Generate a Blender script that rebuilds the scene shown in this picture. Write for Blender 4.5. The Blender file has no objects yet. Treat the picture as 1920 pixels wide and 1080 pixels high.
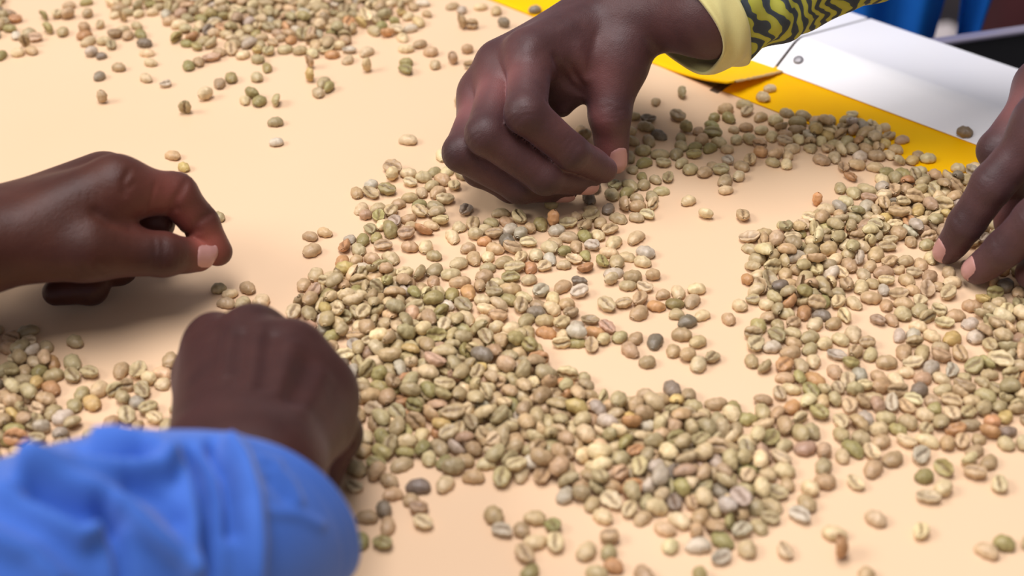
import bpy, bmesh, math, random
import numpy as np
from mathutils import Vector, Matrix, Euler

C = bpy.context.scene.collection
TABLE_Z = 0.85          # height of the sorting belt above the floor (m)

# ---------------------------------------------------------------- camera
# All layout below is in millimetres with the belt surface at z = 0; S() turns it into metres.
PITCH = math.radians(38)
F_PX = 2140.0 / math.tan(PITCH)
DIST = F_PX / 4.0
CAM = np.array([0.0, -DIST * math.cos(PITCH), DIST * math.sin(PITCH)])
_FW = np.array([0.0, math.cos(PITCH), -math.sin(PITCH)])
_UP = np.array([0.0, math.sin(PITCH), math.cos(PITCH)])


def at(px, py, z=0.0):
    """Point at height z (mm above the belt) seen at pixel (px, py) of the photograph."""
    d = _FW + np.array([1.0, 0, 0]) * (px - 960) / F_PX + _UP * (540 - py) / F_PX
    return CAM + d * ((z - CAM[2]) / d[2])


def S(p):
    return (p[0] / 1000.0, p[1] / 1000.0, p[2] / 1000.0 + TABLE_Z)


cam_data = bpy.data.cameras.new('camera')
cam = bpy.data.objects.new('camera', cam_data)
C.objects.link(cam)
cam.location = S(CAM)
cam.rotation_euler = (math.pi / 2 - PITCH, 0, 0)
cam_data.sensor_width = 36.0
cam_data.lens = F_PX / 1920 * 36.0
cam_data.clip_start = 0.01
cam_data.dof.use_dof = True
cam_data.dof.focus_distance = 0.716
cam_data.dof.aperture_fstop = 6.0
bpy.context.scene.camera = cam

# ---------------------------------------------------------------- world, lamps, exposure
sc = bpy.context.scene
world = bpy.data.worlds.new('world')
sc.world = world
world.use_nodes = True
bg = world.node_tree.nodes['Background']
bg.inputs[0].default_value = (0.95, 0.92, 1.0, 1)
bg.inputs[1].default_value = 0.265


def area(name, loc, target, sx, sy, watts, color):
    d = bpy.data.lights.new(name, 'AREA')
    d.shape = 'RECTANGLE'
    d.size, d.size_y, d.energy, d.color = sx, sy, watts, color
    o = bpy.data.objects.new(name, d)
    C.objects.link(o)
    o.location = (loc[0], loc[1], loc[2] + TABLE_Z)
    v = Vector((target[0] - loc[0], target[1] - loc[1], target[2] - loc[2]))
    o.rotation_euler = v.to_track_quat('-Z', 'Y').to_euler()
    return o


area('window_light', (-3.3, -0.55, 2.7), (0.05, 0.0, 0), 1.7, 1.3, 87, (1.0, 0.955, 0.94))
area('ceiling_light', (-0.25, 0.0, 1.9), (0.05, 0.05, 0), 1.5, 0.8, 39, (1.0, 0.95, 0.98))
sc.view_settings.view_transform = 'Standard'
sc.view_settings.look = 'None'
sc.view_settings.gamma = 1.0
sc.view_settings.use_curve_mapping = False
sc.view_settings.exposure = 0.0
sc.cycles.max_bounces = 6

# ---------------------------------------------------------------- helpers


def srgb(r, g, b):
    def f(c):
        c /= 255.0
        return c / 12.92 if c <= 0.04045 else ((c + 0.055) / 1.055) ** 2.4
    return (f(r), f(g), f(b), 1.0)


def material(name, color, rough=0.5, spec=0.5, metal=0.0):
    m = bpy.data.materials.new(name)
    m.use_nodes = True
    b = m.node_tree.nodes['Principled BSDF']
    b.inputs['Base Color'].default_value = color
    b.inputs['Roughness'].default_value = rough
    b.inputs['Specular IOR Level'].default_value = spec
    b.inputs['Metallic'].default_value = metal
    return m


def nd(m, kind, **kw):
    n = m.node_tree.nodes.new(kind)
    for k, v in kw.items():
        if k in n.inputs:
            n.inputs[k].default_value = v
        else:
            setattr(n, k, v)
    return n


def ln(m, a, ao, b, bi):
    m.node_tree.links.new(a.outputs[ao], b.inputs[bi])


def bsdf(m):
    return m.node_tree.nodes['Principled BSDF']


def ramp(m, stops):
    n = nd(m, 'ShaderNodeValToRGB')
    e = n.color_ramp.elements
    while len(e) < len(stops):
        e.new(0.5)
    for i, (p, c) in enumerate(stops):
        e[i].position = p
        e[i].color = c
    return n


def add_bump(m, src, out, strength, dist=0.001, src_node=None):
    b = nd(m, 'ShaderNodeBump', Strength=strength, Distance=dist)
    ln(m, src, out, b, 'Height')
    old = bsdf(m).inputs['Normal'].links
    if old:
        m.node_tree.links.new(old[0].from_socket, b.inputs['Normal'])
    ln(m, b, 'Normal', bsdf(m), 'Normal')
    return b


def noise_color(m, c1, c2, scale, detail=3.0, lo=0.35, hi=0.65):
    tc = nd(m, 'ShaderNodeTexCoord')
    n = nd(m, 'ShaderNodeTexNoise', Scale=scale, Detail=detail)
    ln(m, tc, 'Object', n, 'Vector')
    r = ramp(m, [(lo, c1), (hi, c2)])
    ln(m, n, 'Fac', r, 'Fac')
    ln(m, r, 'Color', bsdf(m), 'Base Color')
    return n


def mesh_obj(name, verts, faces, mat, parent=None, smooth=True, mm=True, origin=None):
    """One mesh object; verts in mm (belt space) unless mm=False; origin = mm point that becomes the object's origin."""
    v = np.asarray(verts, dtype=np.float64)
    if mm:
        v = v / 1000.0
        v[:, 2] += TABLE_Z
    me = bpy.data.meshes.new(name)
    o = bpy.data.objects.new(name, me)
    if origin is not None:
        org = np.array(S(origin))
        v = v - org
        o.location = org
    if isinstance(faces, np.ndarray):
        k = faces.shape[1]
        me.vertices.add(len(v))
        me.vertices.foreach_set('co', v.astype(np.float32).ravel())
        me.loops.add(faces.size)
        me.loops.foreach_set('vertex_index', faces.astype(np.int32).ravel())
        me.polygons.add(len(faces))
        me.polygons.foreach_set('loop_start', np.arange(0, faces.size, k, dtype=np.int32))
        me.polygons.foreach_set('loop_total', np.full(len(faces), k, dtype=np.int32))
        me.update(calc_edges=True)
    else:
        me.from_pydata([tuple(p) for p in v], [], faces)
        me.update()
    if smooth:
        me.polygons.foreach_set('use_smooth', [True] * len(me.polygons))
    if mat:
        me.materials.append(mat)
    C.objects.link(o)
    if parent is not None:
        o.parent = parent
        o.matrix_parent_inverse = Matrix.Translation(parent.location).inverted() if origin is None else Matrix.Translation(parent.location).inverted()
    return o


def fix_normals(o):
    bm = bmesh.new()
    bm.from_mesh(o.data)
    bmesh.ops.recalc_face_normals(bm, faces=bm.faces)
    bm.to_mesh(o.data)
    bm.free()
    return o


def bevel(o, w, seg=2, angle=40):
    md = o.modifiers.new('bevel', 'BEVEL')
    md.width, md.segments, md.limit_method, md.angle_limit = w / 1000.0, seg, 'ANGLE', math.radians(angle)
    return o


def empty(name, loc_mm):
    o = bpy.data.objects.new(name, None)
    o.empty_display_size = 0.02
    C.objects.link(o)
    o.location = S(loc_mm)
    return o


def tag(o, label, cat, group=None, kind=None):
    o['label'] = label
    o['category'] = cat
    if group:
        o['group'] = group
    if kind:
        o['kind'] = kind
    return o


def prism(name, poly, z0, z1, mat, parent=None, smooth=False):
    """Vertical prism over a list of (x, y) in mm."""
    n = len(poly)
    v = [(x, y, z0) for x, y in poly] + [(x, y, z1) for x, y in poly]
    f = [tuple(range(n))[::-1], tuple(range(n, 2 * n))] + [(i, (i + 1) % n, n + (i + 1) % n, n + i) for i in range(n)]
    return fix_normals(mesh_obj(name, v, f, mat, parent, smooth))


def extrude_profile(name, prof, a, b, mat, parent=None, thick=None, smooth=False):
    """Closed profile of 3-D offset vectors swept from point a to point b (mm)."""
    n = len(prof)
    a, b = np.asarray(a, float), np.asarray(b, float)
    v = [a + p for p in prof] + [b + p for p in prof]
    f = [tuple(range(n))[::-1], tuple(range(n, 2 * n))] + [(i, (i + 1) % n, n + (i + 1) % n, n + i) for i in range(n)]
    return fix_normals(mesh_obj(name, v, f, mat, parent, smooth))


# ================================================================ the sorting table
# Direction of the belt edge (and of yellow strip and white trim) on the belt plane
E0, E1 = at(930, 5), at(1735, 320)
ED = (E1 - E0) / np.linalg.norm(E1 - E0)              # along the edge, to the right / towards the camera
EN = np.array([-ED[1], ED[0], 0.0])                   # outwards, away from the belt
UPV = np.array([0, 0, 1.0])


def edge(s, t, z=0.0):
    """s mm along the edge from E0, t mm outwards, z up."""
    return E0 + ED * s + EN * t + UPV * z


T_TRIM = float(np.dot(at(1451, 133) - E0, EN))        # where the yellow strip meets the white trim
S_SEAM = float(np.dot(at(1451, 133) - E0, ED))        # the seam between two trim panels

m_belt = material('cream_belt', srgb(244, 216, 172), 0.42, 0.35)
noise_color(m_belt, srgb(229, 195, 156), srgb(234, 202, 165), 3.0, 4.0, 0.3, 0.7)
_tc = nd(m_belt, 'ShaderNodeTexCoord')
_wx = nd(m_belt, 'ShaderNodeTexNoise', Scale=900.0, Detail=2.0)
ln(m_belt, _tc, 'Object', _wx, 'Vector')
add_bump(m_belt, _wx, 'Fac', 0.06, 0.0004)
m_yellow = material('yellow_rubber', srgb(252, 190, 0), 0.6, 0.12)
noise_color(m_yellow, srgb(252, 188, 0), srgb(255, 198, 0), 20.0)
m_white = material('white_sheet_metal', srgb(240, 240, 243), 0.42, 0.5)
_n = noise_color(m_white, srgb(243, 243, 246), srgb(248, 248, 250), 8.0)
m_steel = material('screw_steel', srgb(150, 148, 150), 0.5, 0.5, 0.7)
m_frame = material('painted_frame', srgb(205, 205, 210), 0.5)
m_dark_gap = material('dark_gap', srgb(70, 55, 40), 0.9)  # plain dark brown for the insides of gap and joint

table = empty('sorting_table', (0, 0, -TABLE_Z * 1000))
tag(table, 'long sorting table with a cream belt, yellow edge strip and white metal trim', 'table')

# cream belt: a slab that runs on past the frame on every open side
belt_poly = [edge(-700, 0)[:2], edge(900, 0)[:2], edge(900, -900)[:2], edge(-700, -900)[:2]]
belt = prism('belt', belt_poly, -6, 0, m_belt, table)
belt['label'] = 'cream belt surface'
# bed under the belt and the four legs
bed = prism('bed', [edge(-690, 60)[:2], edge(890, 60)[:2], edge(890, -890)[:2], edge(-690, -890)[:2]], -70, -6.3, m_frame, table)
for s_, t_ in ((-640, 20), (840, 20), (-640, -840), (840, -840)):
    c = edge(s_, t_)
    lg = prism('leg', [(c[0] - 25, c[1] - 25), (c[0] + 25, c[1] - 25), (c[0] + 25, c[1] + 25), (c[0] - 25, c[1] + 25)],
               -TABLE_Z * 1000, -70.2, m_frame, table)

# yellow edge strip, two lengths: the far one ends in a lifted corner at the seam
ys = []
strip_r = extrude_profile('yellow_strip', [EN * 0.3 + UPV * -5, EN * 0.3 + UPV * 0.4, EN * (T_TRIM + 6) + UPV * 0.4, EN * (T_TRIM + 6) + UPV * -5],
                          edge(S_SEAM - 10, 0), edge(890, 0), m_yellow, table)
strip_r['label'] = 'nearer length of yellow strip'


def lifted_strip():
    """Far length: lies flat, then its end bulges out over the belt and curls up off the surface."""
    nu, nv = 60, 12
    s0, s1 = -690.0, S_SEAM - 1.0
    top, bot = [], []
    for i in range(nu + 1):
        u = i / nu
        s = s0 + (s1 - s0) * (1 - (1 - u) ** 2.2)
        k = max(0.0, (s - (s1 - 62)) / 62.0)
        for j in range(nv + 1):
            v = j / nv                                    # 0 at the belt side, 1 under the trim
            inner = 0.3 - 4.5 * k ** 1.5
            t = inner + (T_TRIM + 6 - inner) * v
            ss = s + k * k * (10.0 * (v - 0.35))
            z = 1.0 + (9.0 * k ** 2.2) * (1 - v) ** 1.2
            top.append(edge(ss, t, z))
            bot.append(edge(ss, t, z - 1.3))
    n = (nu + 1) * (nv + 1)
    f = []
    w = nv + 1
    for i in range(nu):
        for j in range(nv):
            a = i * w + j
            f.append((a, a + 1, a + w + 1, a + w))
            f.append((n + a, n + a + w, n + a + w + 1, n + a + 1))
    for i in range(nu):
        a = i * w
        f.append((a, a + w, n + a + w, n + a))
        a = i * w + nv
        f.append((a, n + a, n + a + w, a + w))
    for j in range(nv):
        a = j
        f.append((a, n + a, n + a + 1, a + 1))
        a = nu * w + j
        f.append((a, a + 1, n + a + 1, n + a))
    o = fix_normals(mesh_obj('yellow_strip', top + bot, f, m_yellow, table))
    o['label'] = 'far length of yellow strip with a lifted end'
    # frayed beige cloth edge along the lifted end
    fr = []
    rng = random.Random(3)
    path = [edge(s1 + 10.0 * (v - 0.35) + 0.6, -4.2 + (T_TRIM + 4.2 + 6) * v, 0.6 + 9 * (1 - v) ** 1.2) for v in np.linspace(0.1, 0.9, 26)]
    v_, f_ = [], []
    for i, p in enumerate(path):
        r = rng.uniform(0.7, 1.5)
        for k in range(6):
            a = k * math.pi / 3
            v_.append(p + ED * r * math.cos(a) + UPV * r * 0.7 * math.sin(a))
    for i in range(len(path) - 1):
        for k in range(6):
            f_.append((i * 6 + k, i * 6 + (k + 1) % 6, (i + 1) * 6 + (k + 1) % 6, (i + 1) * 6 + k))
    fo = fix_normals(mesh_obj('frayed_edge', v_, f_, material('frayed_cloth', srgb(196, 160, 105), 0.9), o))
    return o


strip_l = lifted_strip()
# dark strip that paints the shade in the gap under the lifted end
gap = prism('gap_shade', [edge(S_SEAM - 16, -4)[:2], edge(S_SEAM - 10.5, -4)[:2], edge(S_SEAM - 10.5, T_TRIM)[:2], edge(S_SEAM - 16, T_TRIM)[:2]], -4, 0.35, m_dark_gap, table)

# white trim: bent sheet, inner face rising from the strip, outer face falling away
def on_seam(px, py):
    z = np.linspace(40, -60, 4001)
    s = np.array([np.dot(at(px, py, q) - E0, ED) for q in z])
    k = int(np.argmin(np.abs(s - S_SEAM)))
    return float(np.dot(at(px, py, z[k]) - E0, EN)), float(z[k])


TR, ZR = on_seam(1497, 70)


TO, ZO = on_seam(1629, 34)
th = 1.5


def trim_profile():
    # outer skin with rounded ridge, then the drop at the outside, then back underneath
    pts = []
    a, r, o_ = np.array([T_TRIM, 1.2]), np.array([TR, ZR]), np.array([TO, ZO])
    pts.append(a)
    d1, d2 = (r - a) / np.linalg.norm(r - a), (o_ - r) / np.linalg.norm(o_ - r)
    for k in range(7):                                    # soft bend
        w = k / 6
        p = (1 - w) ** 2 * (r - d1 * 6) + 2 * w * (1 - w) * r + w * w * (r + d2 * 6)
        pts.append(p)
    pts += [o_, o_ + np.array([1.0, -1.2]), np.array([TO + 1.0, -60]), np.array([TO - 1, -60]), np.array([TO - 1.0, ZO - 2.5])]
    for k in range(6, -1, -1):
        w = k / 6
        p = (1 - w) ** 2 * (r - d1 * 6) + 2 * w * (1 - w) * r + w * w * (r + d2 * 6)
        pts.append(p - np.array([0, 2.0]))
    pts.append(np.array([T_TRIM + 1.5, 0.0]))
    return [EN * p[0] + UPV * p[1] for p in pts]


SEAM_SKEW = 0.0
trim_far = extrude_profile('trim_panel', trim_profile(), edge(-690, 0), edge(S_SEAM - 0.9, 0), m_white, table)
trim_far['label'] = 'far white metal trim panel'
trim_near = extrude_profile('trim_panel', trim_profile(), edge(S_SEAM + 0.9, 0), edge(890, 0), m_white, table)
trim_near['label'] = 'near white metal trim panel with a screw'
for t_ in (trim_far, trim_near):
    bevel(t_, 0.5, 2, 50)
# dark lining that shows in the open joint between the two panels
_a = [EN * (T_TRIM + 0.5) + UPV * 0.2, EN * (TR - 1.0) + UPV * (ZR - 3.6), EN * TR + UPV * (ZR - 3.4), EN * (TO - 1.5) + UPV * (ZO - 3.2), EN * (TO - 1.5) + UPV * -20, EN * (T_TRIM + 2) + UPV * -2]
joint = extrude_profile('joint_lining', _a, edge(S_SEAM - 4, 0), edge(S_SEAM + 4, 0), m_dark_gap, table)


def screw(parent, px, py):
    # point on the inner face
    n1 = np.array([0, 0, 0.0])
    for z in np.linspace(0, 40, 1601):
        p = at(px, py, z)
        t = float(np.dot(p - E0, EN))
        if z >= 1.2 + (ZR - 1.2) * (t - T_TRIM) / (TR - T_TRIM):
            break
    nrm = np.cross(ED, EN * (TR - T_TRIM) + UPV * (ZR - 1.2))
    nrm /= np.linalg.norm(nrm)
    if nrm[2] < 0:
        nrm = -nrm
    e1 = ED
    e2 = np.cross(nrm, e1)
    v, f = [], []
    prof = [(3.0, -0.5), (3.05, 0.5), (2.8, 1.0), (2.0, 1.45), (1.0, 1.6)]
    for r, h in prof:
        for k in range(28):
            a = 2 * math.pi * k / 28
            v.append(p + e1 * r * math.cos(a) + e2 * r * math.sin(a) + nrm * h)
    for i in range(len(prof) - 1):
        for k in range(28):
            f.append((i * 28 + k, i * 28 + (k + 1) % 28, (i + 1) * 28 + (k + 1) % 28, (i + 1) * 28 + k))
    f.append(tuple((len(prof) - 1) * 28 + k for k in range(28)))
    o = fix_normals(mesh_obj('screw_head', v, f, m_steel, parent))
    return o


screw(trim_near, 1497, 113)

# floor below
m_floor = material('dark_floor', srgb(52, 44, 46), 0.8)
noise_color(m_floor, srgb(44, 37, 40), srgb(66, 54, 54), 6.0)
fl = prism('floor', [(-2500, -2500), (2500, -2500), (2500, 3000), (-2500, 3000)], -TABLE_Z * 1000 - 50, -TABLE_Z * 1000, m_floor)
fl['kind'] = 'structure'
fl['label'] = 'dark floor below the table'


# ================================================================ things beyond the table
def soft_body(name, center, size, mat, seed, lump=0.10, parent=None, power=3.0):
    """A filled, slumped sack: rounded box with lumps and a gathered top."""
    nu, nv = 40, 24
    rng = np.random.RandomState(seed)
    ph = rng.uniform(0, 6.28, 8)
    V, F = [], []
    for j in range(nv + 1):
        t = -math.pi / 2 + math.pi * j / nv
        for i in range(nu):
            a = 2 * math.pi * i / nu
            d = np.array([math.cos(a) * math.cos(t), math.sin(a) * math.cos(t), math.sin(t)])
            k = (np.abs(d) ** power).sum() ** (-1 / power)
            w = 1 + lump * (math.sin(3 * a + ph[0] + 2 * t) * 0.4 + math.sin(5 * a + ph[1] - 3 * t) * 0.25 + math.sin(2 * t * 3 + ph[2]) * 0.3)
            p = d * k * w * np.array(size) / 2
            if d[2] > 0:
                p[:2] *= 1 - 0.35 * d[2] ** 2
            V.append(np.array(center) + p)
    for j in range(nv):
        for i in range(nu):
            F.append((j * nu + i, j * nu + (i + 1) % nu, (j + 1) * nu + (i + 1) % nu, (j + 1) * nu + i))
    return fix_normals(mesh_obj(name, V, F, mat, parent))


m_bin = material('dark_metal', srgb(38, 38, 40), 0.5, 0.5)
m_rim = material('lit_rim', srgb(176, 170, 190), 0.3, 0.5, 0.6)  # pale lilac paints the light caught by the guard's top edge
binA, binB = at(1740, 84, -25), at(1935, 56, -25)
bd = (binB - binA) / np.linalg.norm(binB - binA)
bn = np.array([-bd[1], bd[0], 0])
b0, b1 = binA + bd * 2, binA + bd * 320
guard = empty('metal_guard', (b0 + b1) / 2 + UPV * -300)
tag(guard, 'dark metal guard panel with a shiny folded top edge beyond the white trim', 'panel')


def slab(name, a, b, n, t0, t1, z0, z1, mat, parent, bev=0.0):
    pts = [a + n * t0, b + n * t0, b + n * t1, a + n * t1]
    o = prism(name, [p[:2] for p in pts], z0, z1, mat, parent)
    if bev:
        bevel(o, bev, 3)
    return o


slab('panel', b0, b1, bn, 0, 3, -420, -27.2, m_bin, guard)
fe = slab('folded_edge', b0, b1, bn, -2.0, 5.5, -27, -23.5, m_rim, guard, 1.2)
fe['label'] = 'shiny folded edge'
for a_ in (b0 + bd * 10, b1 - bd * 30):
    slab('leg', a_, a_ + bd * 20, bn, 3.3, 23, -TABLE_Z * 1000, -60, m_bin, guard)

# blue coat whose two loose panels hang behind the trim
m_blue_coat = material('blue_coat_cloth', srgb(18, 104, 196), 0.75, 0.25)
noise_color(m_blue_coat, srgb(14, 96, 186), srgb(26, 112, 204), 14.0)
coat = empty('blue_coat', at(1680, 40, -250))
tag(coat, 'bright blue cloth coat hanging in two loose folded panels behind the white trim', 'coat')


def coat_panel(x_top, x_bot, zt, zb, depth, pleats, amp, seed):
    """closed, pleated cloth panel; x_top / x_bot = (left, right) in mm, depth = y in mm"""
    nu, nv = 48, 26
    rng = np.random.RandomState(seed)
    ph = rng.uniform(0, 6.28, 4)
    fr, bk = [], []
    for j in range(nv + 1):
        v = j / nv
        z = zt + (zb - zt) * v
        xl = x_top[0] + (x_bot[0] - x_top[0]) * v
        xr = x_top[1] + (x_bot[1] - x_top[1]) * v
        for i in range(nu + 1):
            u = i / nu
            x = xl + (xr - xl) * u
            y = depth + amp * (0.5 + 0.5 * v) * math.sin(pleats * math.pi * 2 * u + ph[0] + 0.8 * math.sin(2.2 * v + ph[1])) + 4 * math.sin(7 * u + 3 * v + ph[2])
            fr.append((x, y, z))
            bk.append((x, y + 3.0, z))
    n, w, f = len(fr), nu + 1, []
    for j in range(nv):
        for i in range(nu):
            a = j * w + i
            f += [(a, a + 1, a + w + 1, a + w), (n + a, n + a + w, n + a + w + 1, n + a + 1)]
    for i in range(nu):
        a = nv * w + i
        f += [(i, n + i, n + i + 1, i + 1), (a, a + 1, n + a + 1, n + a)]
    for j in range(nv):
        a, b = j * w, j * w + nu
        f += [(a, a + w, n + a + w, n + a), (b, n + b, n + b + w, b + w)]
    return fix_normals(mesh_obj('coat_panel', fr + bk, f, m_blue_coat, coat))


def ray_at_y(px, py, y):
    d = _FW + np.array([1.0, 0, 0]) * (px - 960) / F_PX + _UP * (540 - py) / F_PX
    return CAM + d * ((y - CAM[1]) / d[1])


YC = float(at(1660, 50, -40)[1]) + 40
pa, pb = ray_at_y(1763, 0, YC), ray_at_y(1738, 70, YC)
zslope = (pa[0] - pb[0]) / (pa[2] - pb[2])
left_x = ray_at_y(1570, 20, YC)[0]
coat_panel((left_x - 30, pa[0] + zslope * (60 - pa[2])), (left_x, pb[0] + zslope * (-330 - pb[2]) * 0.25), 60, -330, YC, 2.3, 13, 4)
qa, qb = ray_at_y(1790, 0, YC + 12), ray_at_y(1836, 0, YC + 12)
rb0, rb1 = ray_at_y(1797, 68, YC + 12), ray_at_y(1816, 68, YC + 12)
coat_panel((qa[0] - 6, qb[0] + 22), (rb0[0] + 4, rb1[0] - 3), 60, -160, YC + 12, 1.2, 7, 9)

# sacks on the floor, far out of focus
m_sack_w = material('white_sacking', srgb(232, 222, 220), 0.9)
m_sack_m = material('maroon_sacking', srgb(86, 40, 42), 0.9)
m_sack_o = material('straw_sacking', srgb(150, 142, 92), 0.9)


def sack(name, px, py, z, w, hgt, mat, seed, label):
    c = at(px, py, z)
    o = soft_body(name, (0, 0, 0), (w, w * 0.8, hgt), mat, seed)
    o.location = S((c[0], c[1], -TABLE_Z * 1000 + hgt / 2 + 0.5))
    o.data.transform(Matrix.Translation((0, 0, -TABLE_Z)))
    return tag(o, label, 'sack')


sack('sack', 1768, 60, -800, 84, 60, m_sack_w, 3, 'small white sack on floor seen between the two blue coat panels')
sack('sack', 1975, -10, -700, 230, 400, m_sack_m, 5, 'maroon sack on the floor beyond the dark metal guard')
sack('sack', 1864, 60, -420, 58, 380, m_sack_o, 8, 'straw coloured sack on the floor beside the maroon sack')


# ================================================================ hands
# A hand is one continuous surface: a signed distance field made of tapered bones, palm slabs and muscle pads,
# blended at the joints, dented at the creases and meshed with surface nets.


def smin(a, b, k):
    h = np.clip(k - np.abs(a - b), 0, None) / k
    return np.minimum(a, b) - h * h * k * 0.25


class Field:
    def __init__(self, lo, hi, h):
        self.h = h
        self.lo = np.asarray(lo, float)
        self.n = np.maximum(((np.asarray(hi) - self.lo) / h).astype(int) + 2, 4)
        self.d = np.full(self.n, 60.0, np.float32)
        self.ax = [self.lo[i] + h * np.arange(self.n[i]) for i in range(3)]

    def sub(self, lo, hi):
        i0 = np.clip(((np.asarray(lo) - self.lo) / self.h).astype(int) - 1, 0, self.n)
        i1 = np.clip(((np.asarray(hi) - self.lo) / self.h).astype(int) + 2, 0, self.n)
        sl = tuple(slice(a, b) for a, b in zip(i0, i1))
        X, Y, Z = (self.ax[i][sl[i]].astype(np.float32) for i in range(3))
        return sl, X[:, None, None], Y[None, :, None], Z[None, None, :]

    def _cone(self, X, Y, Z, a, b, ra, rb):
        ba = b - a
        L2 = float(ba @ ba) + 1e-9
        px, py, pz = X - a[0], Y - a[1], Z - a[2]
        t = np.clip((px * ba[0] + py * ba[1] + pz * ba[2]) / L2, 0, 1)
        return np.sqrt((px - t * ba[0]) ** 2 + (py - t * ba[1]) ** 2 + (pz - t * ba[2]) ** 2) - (ra + t * (rb - ra))

    def cone(self, a, b, ra, rb, k=3.0):
        a, b = np.asarray(a, float), np.asarray(b, float)
        m = max(ra, rb) + k + 2
        sl, X, Y, Z = self.sub(np.minimum(a, b) - m, np.maximum(a, b) + m)
        if min(self.d[sl].shape) == 0:
            return
        self.d[sl] = smin(self.d[sl], self._cone(X, Y, Z, a, b, ra, rb), k)

    def ell(self, c, axes, r, k=5.0, rot=None):
        """ellipsoid: axes = 3 unit vectors (rows), r = radii"""
        c = np.asarray(c, float)
        A = np.asarray(axes, float)
        m = max(r) + k + 2
        sl, X, Y, Z = self.sub(c - m, c + m)
        if min(self.d[sl].shape) == 0:
            return
        px, py, pz = X - c[0], Y - c[1], Z - c[2]
        q = [(px * A[i][0] + py * A[i][1] + pz * A[i][2]) for i in range(3)]
        k0 = np.sqrt(sum((q[i] / r[i]) ** 2 for i in range(3))) + 1e-6
        k1 = np.sqrt(sum((q[i] / r[i] ** 2) ** 2 for i in range(3))) + 1e-6
        self.d[sl] = smin(self.d[sl], (k0 * (k0 - 1) / k1).astype(np.float32), k)

    def tri(self, a, b, c, r, k=6.0):
        a, b, c = (np.asarray(v, float) for v in (a, b, c))
        m = r + k + 2
        lo = np.minimum(np.minimum(a, b), c) - m
        hi = np.maximum(np.maximum(a, b), c) + m
        sl, X, Y, Z = self.sub(lo, hi)
        if min(self.d[sl].shape) == 0:
            return
        nr = np.cross(b - a, c - a)
        nr /= np.linalg.norm(nr)
        dp = np.abs((X - a[0]) * nr[0] + (Y - a[1]) * nr[1] + (Z - a[2]) * nr[2])
        inside = None
        ed = None
        for p, q in ((a, b), (b, c), (c, a)):
            en = np.cross(nr, q - p)
            s = ((X - p[0]) * en[0] + (Y - p[1]) * en[1] + (Z - p[2]) * en[2]) >= 0
            inside = s if inside is None else (inside & s)
            e = self._cone(X, Y, Z, p, q, 0, 0)
            ed = e if ed is None else np.minimum(ed, e)
        self.d[sl] = smin(self.d[sl], np.where(inside, dp, ed) - r, k)

    def bump(self, c, r, amp):
        """gaussian swelling (amp > 0) or dent (amp < 0)"""
        c = np.asarray(c, float)
        sl, X, Y, Z = self.sub(c - 3 * r, c + 3 * r)
        self.d[sl] -= amp * np.exp(-((X - c[0]) ** 2 + (Y - c[1]) ** 2 + (Z - c[2]) ** 2) / (r * r))

    def ridge(self, a, b, r, amp):
        a, b = np.asarray(a, float), np.asarray(b, float)
        sl, X, Y, Z = self.sub(np.minimum(a, b) - 3 * r, np.maximum(a, b) + 3 * r)
        e = self._cone(X, Y, Z, a, b, 0, 0)
        self.d[sl] -= amp * np.exp(-(e / r) ** 2)

    def value(self, p):
        g = (np.atleast_2d(p) - self.lo) / self.h
        g = np.clip(g, 0, self.n - 1.001)
        i = g.astype(int)
        f = g - i
        out = 0
        for dx in (0, 1):
            for dy in (0, 1):
                for dz in (0, 1):
                    w = (f[:, 0] if dx else 1 - f[:, 0]) * (f[:, 1] if dy else 1 - f[:, 1]) * (f[:, 2] if dz else 1 - f[:, 2])
                    out = out + w * self.d[i[:, 0] + dx, i[:, 1] + dy, i[:, 2] + dz]
        return out

    def mesh(self):
        """surface nets: verts (mm), quads"""
        d = self.d
        for ax in range(3):                     # close the surface where it leaves the grid
            for e in (0, -1):
                d[tuple(e if i == ax else slice(None) for i in range(3))] = 1.0
        s = d < 0
        n0, n1, n2 = d.shape
        cs = np.zeros((n0 - 1, n1 - 1, n2 - 1), np.int8)
        for dx in (0, 1):
            for dy in (0, 1):
                for dz in (0, 1):
                    cs += s[dx:n0 - 1 + dx, dy:n1 - 1 + dy, dz:n2 - 1 + dz]
        cell = np.argwhere((cs > 0) & (cs < 8))
        idx = np.full(cs.shape, -1, np.int32)
        idx[tuple(cell.T)] = np.arange(len(cell))
        cor = np.stack([d[cell[:, 0] + dx, cell[:, 1] + dy, cell[:, 2] + dz] for dx in (0, 1) for dy in (0, 1) for dz in (0, 1)], 1)
        offs = np.array([(dx, dy, dz) for dx in (0, 1) for dy in (0, 1) for dz in (0, 1)], float)
        acc = np.zeros((len(cell), 3))
        cnt = np.zeros(len(cell))
        for i in range(8):
            for j in range(i + 1, 8):
                if np.abs(offs[i] - offs[j]).sum() != 1:
                    continue
                a, b = cor[:, i], cor[:, j]
                m = (a < 0) != (b < 0)
                t = np.where(m, a / np.where(np.abs(a - b) < 1e-9, 1, a - b), 0)
                acc += np.where(m[:, None], offs[i] + t[:, None] * (offs[j] - offs[i]), 0)
                cnt += m
        V = self.lo + self.h * (cell + acc / cnt[:, None])
        Q = []
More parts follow.
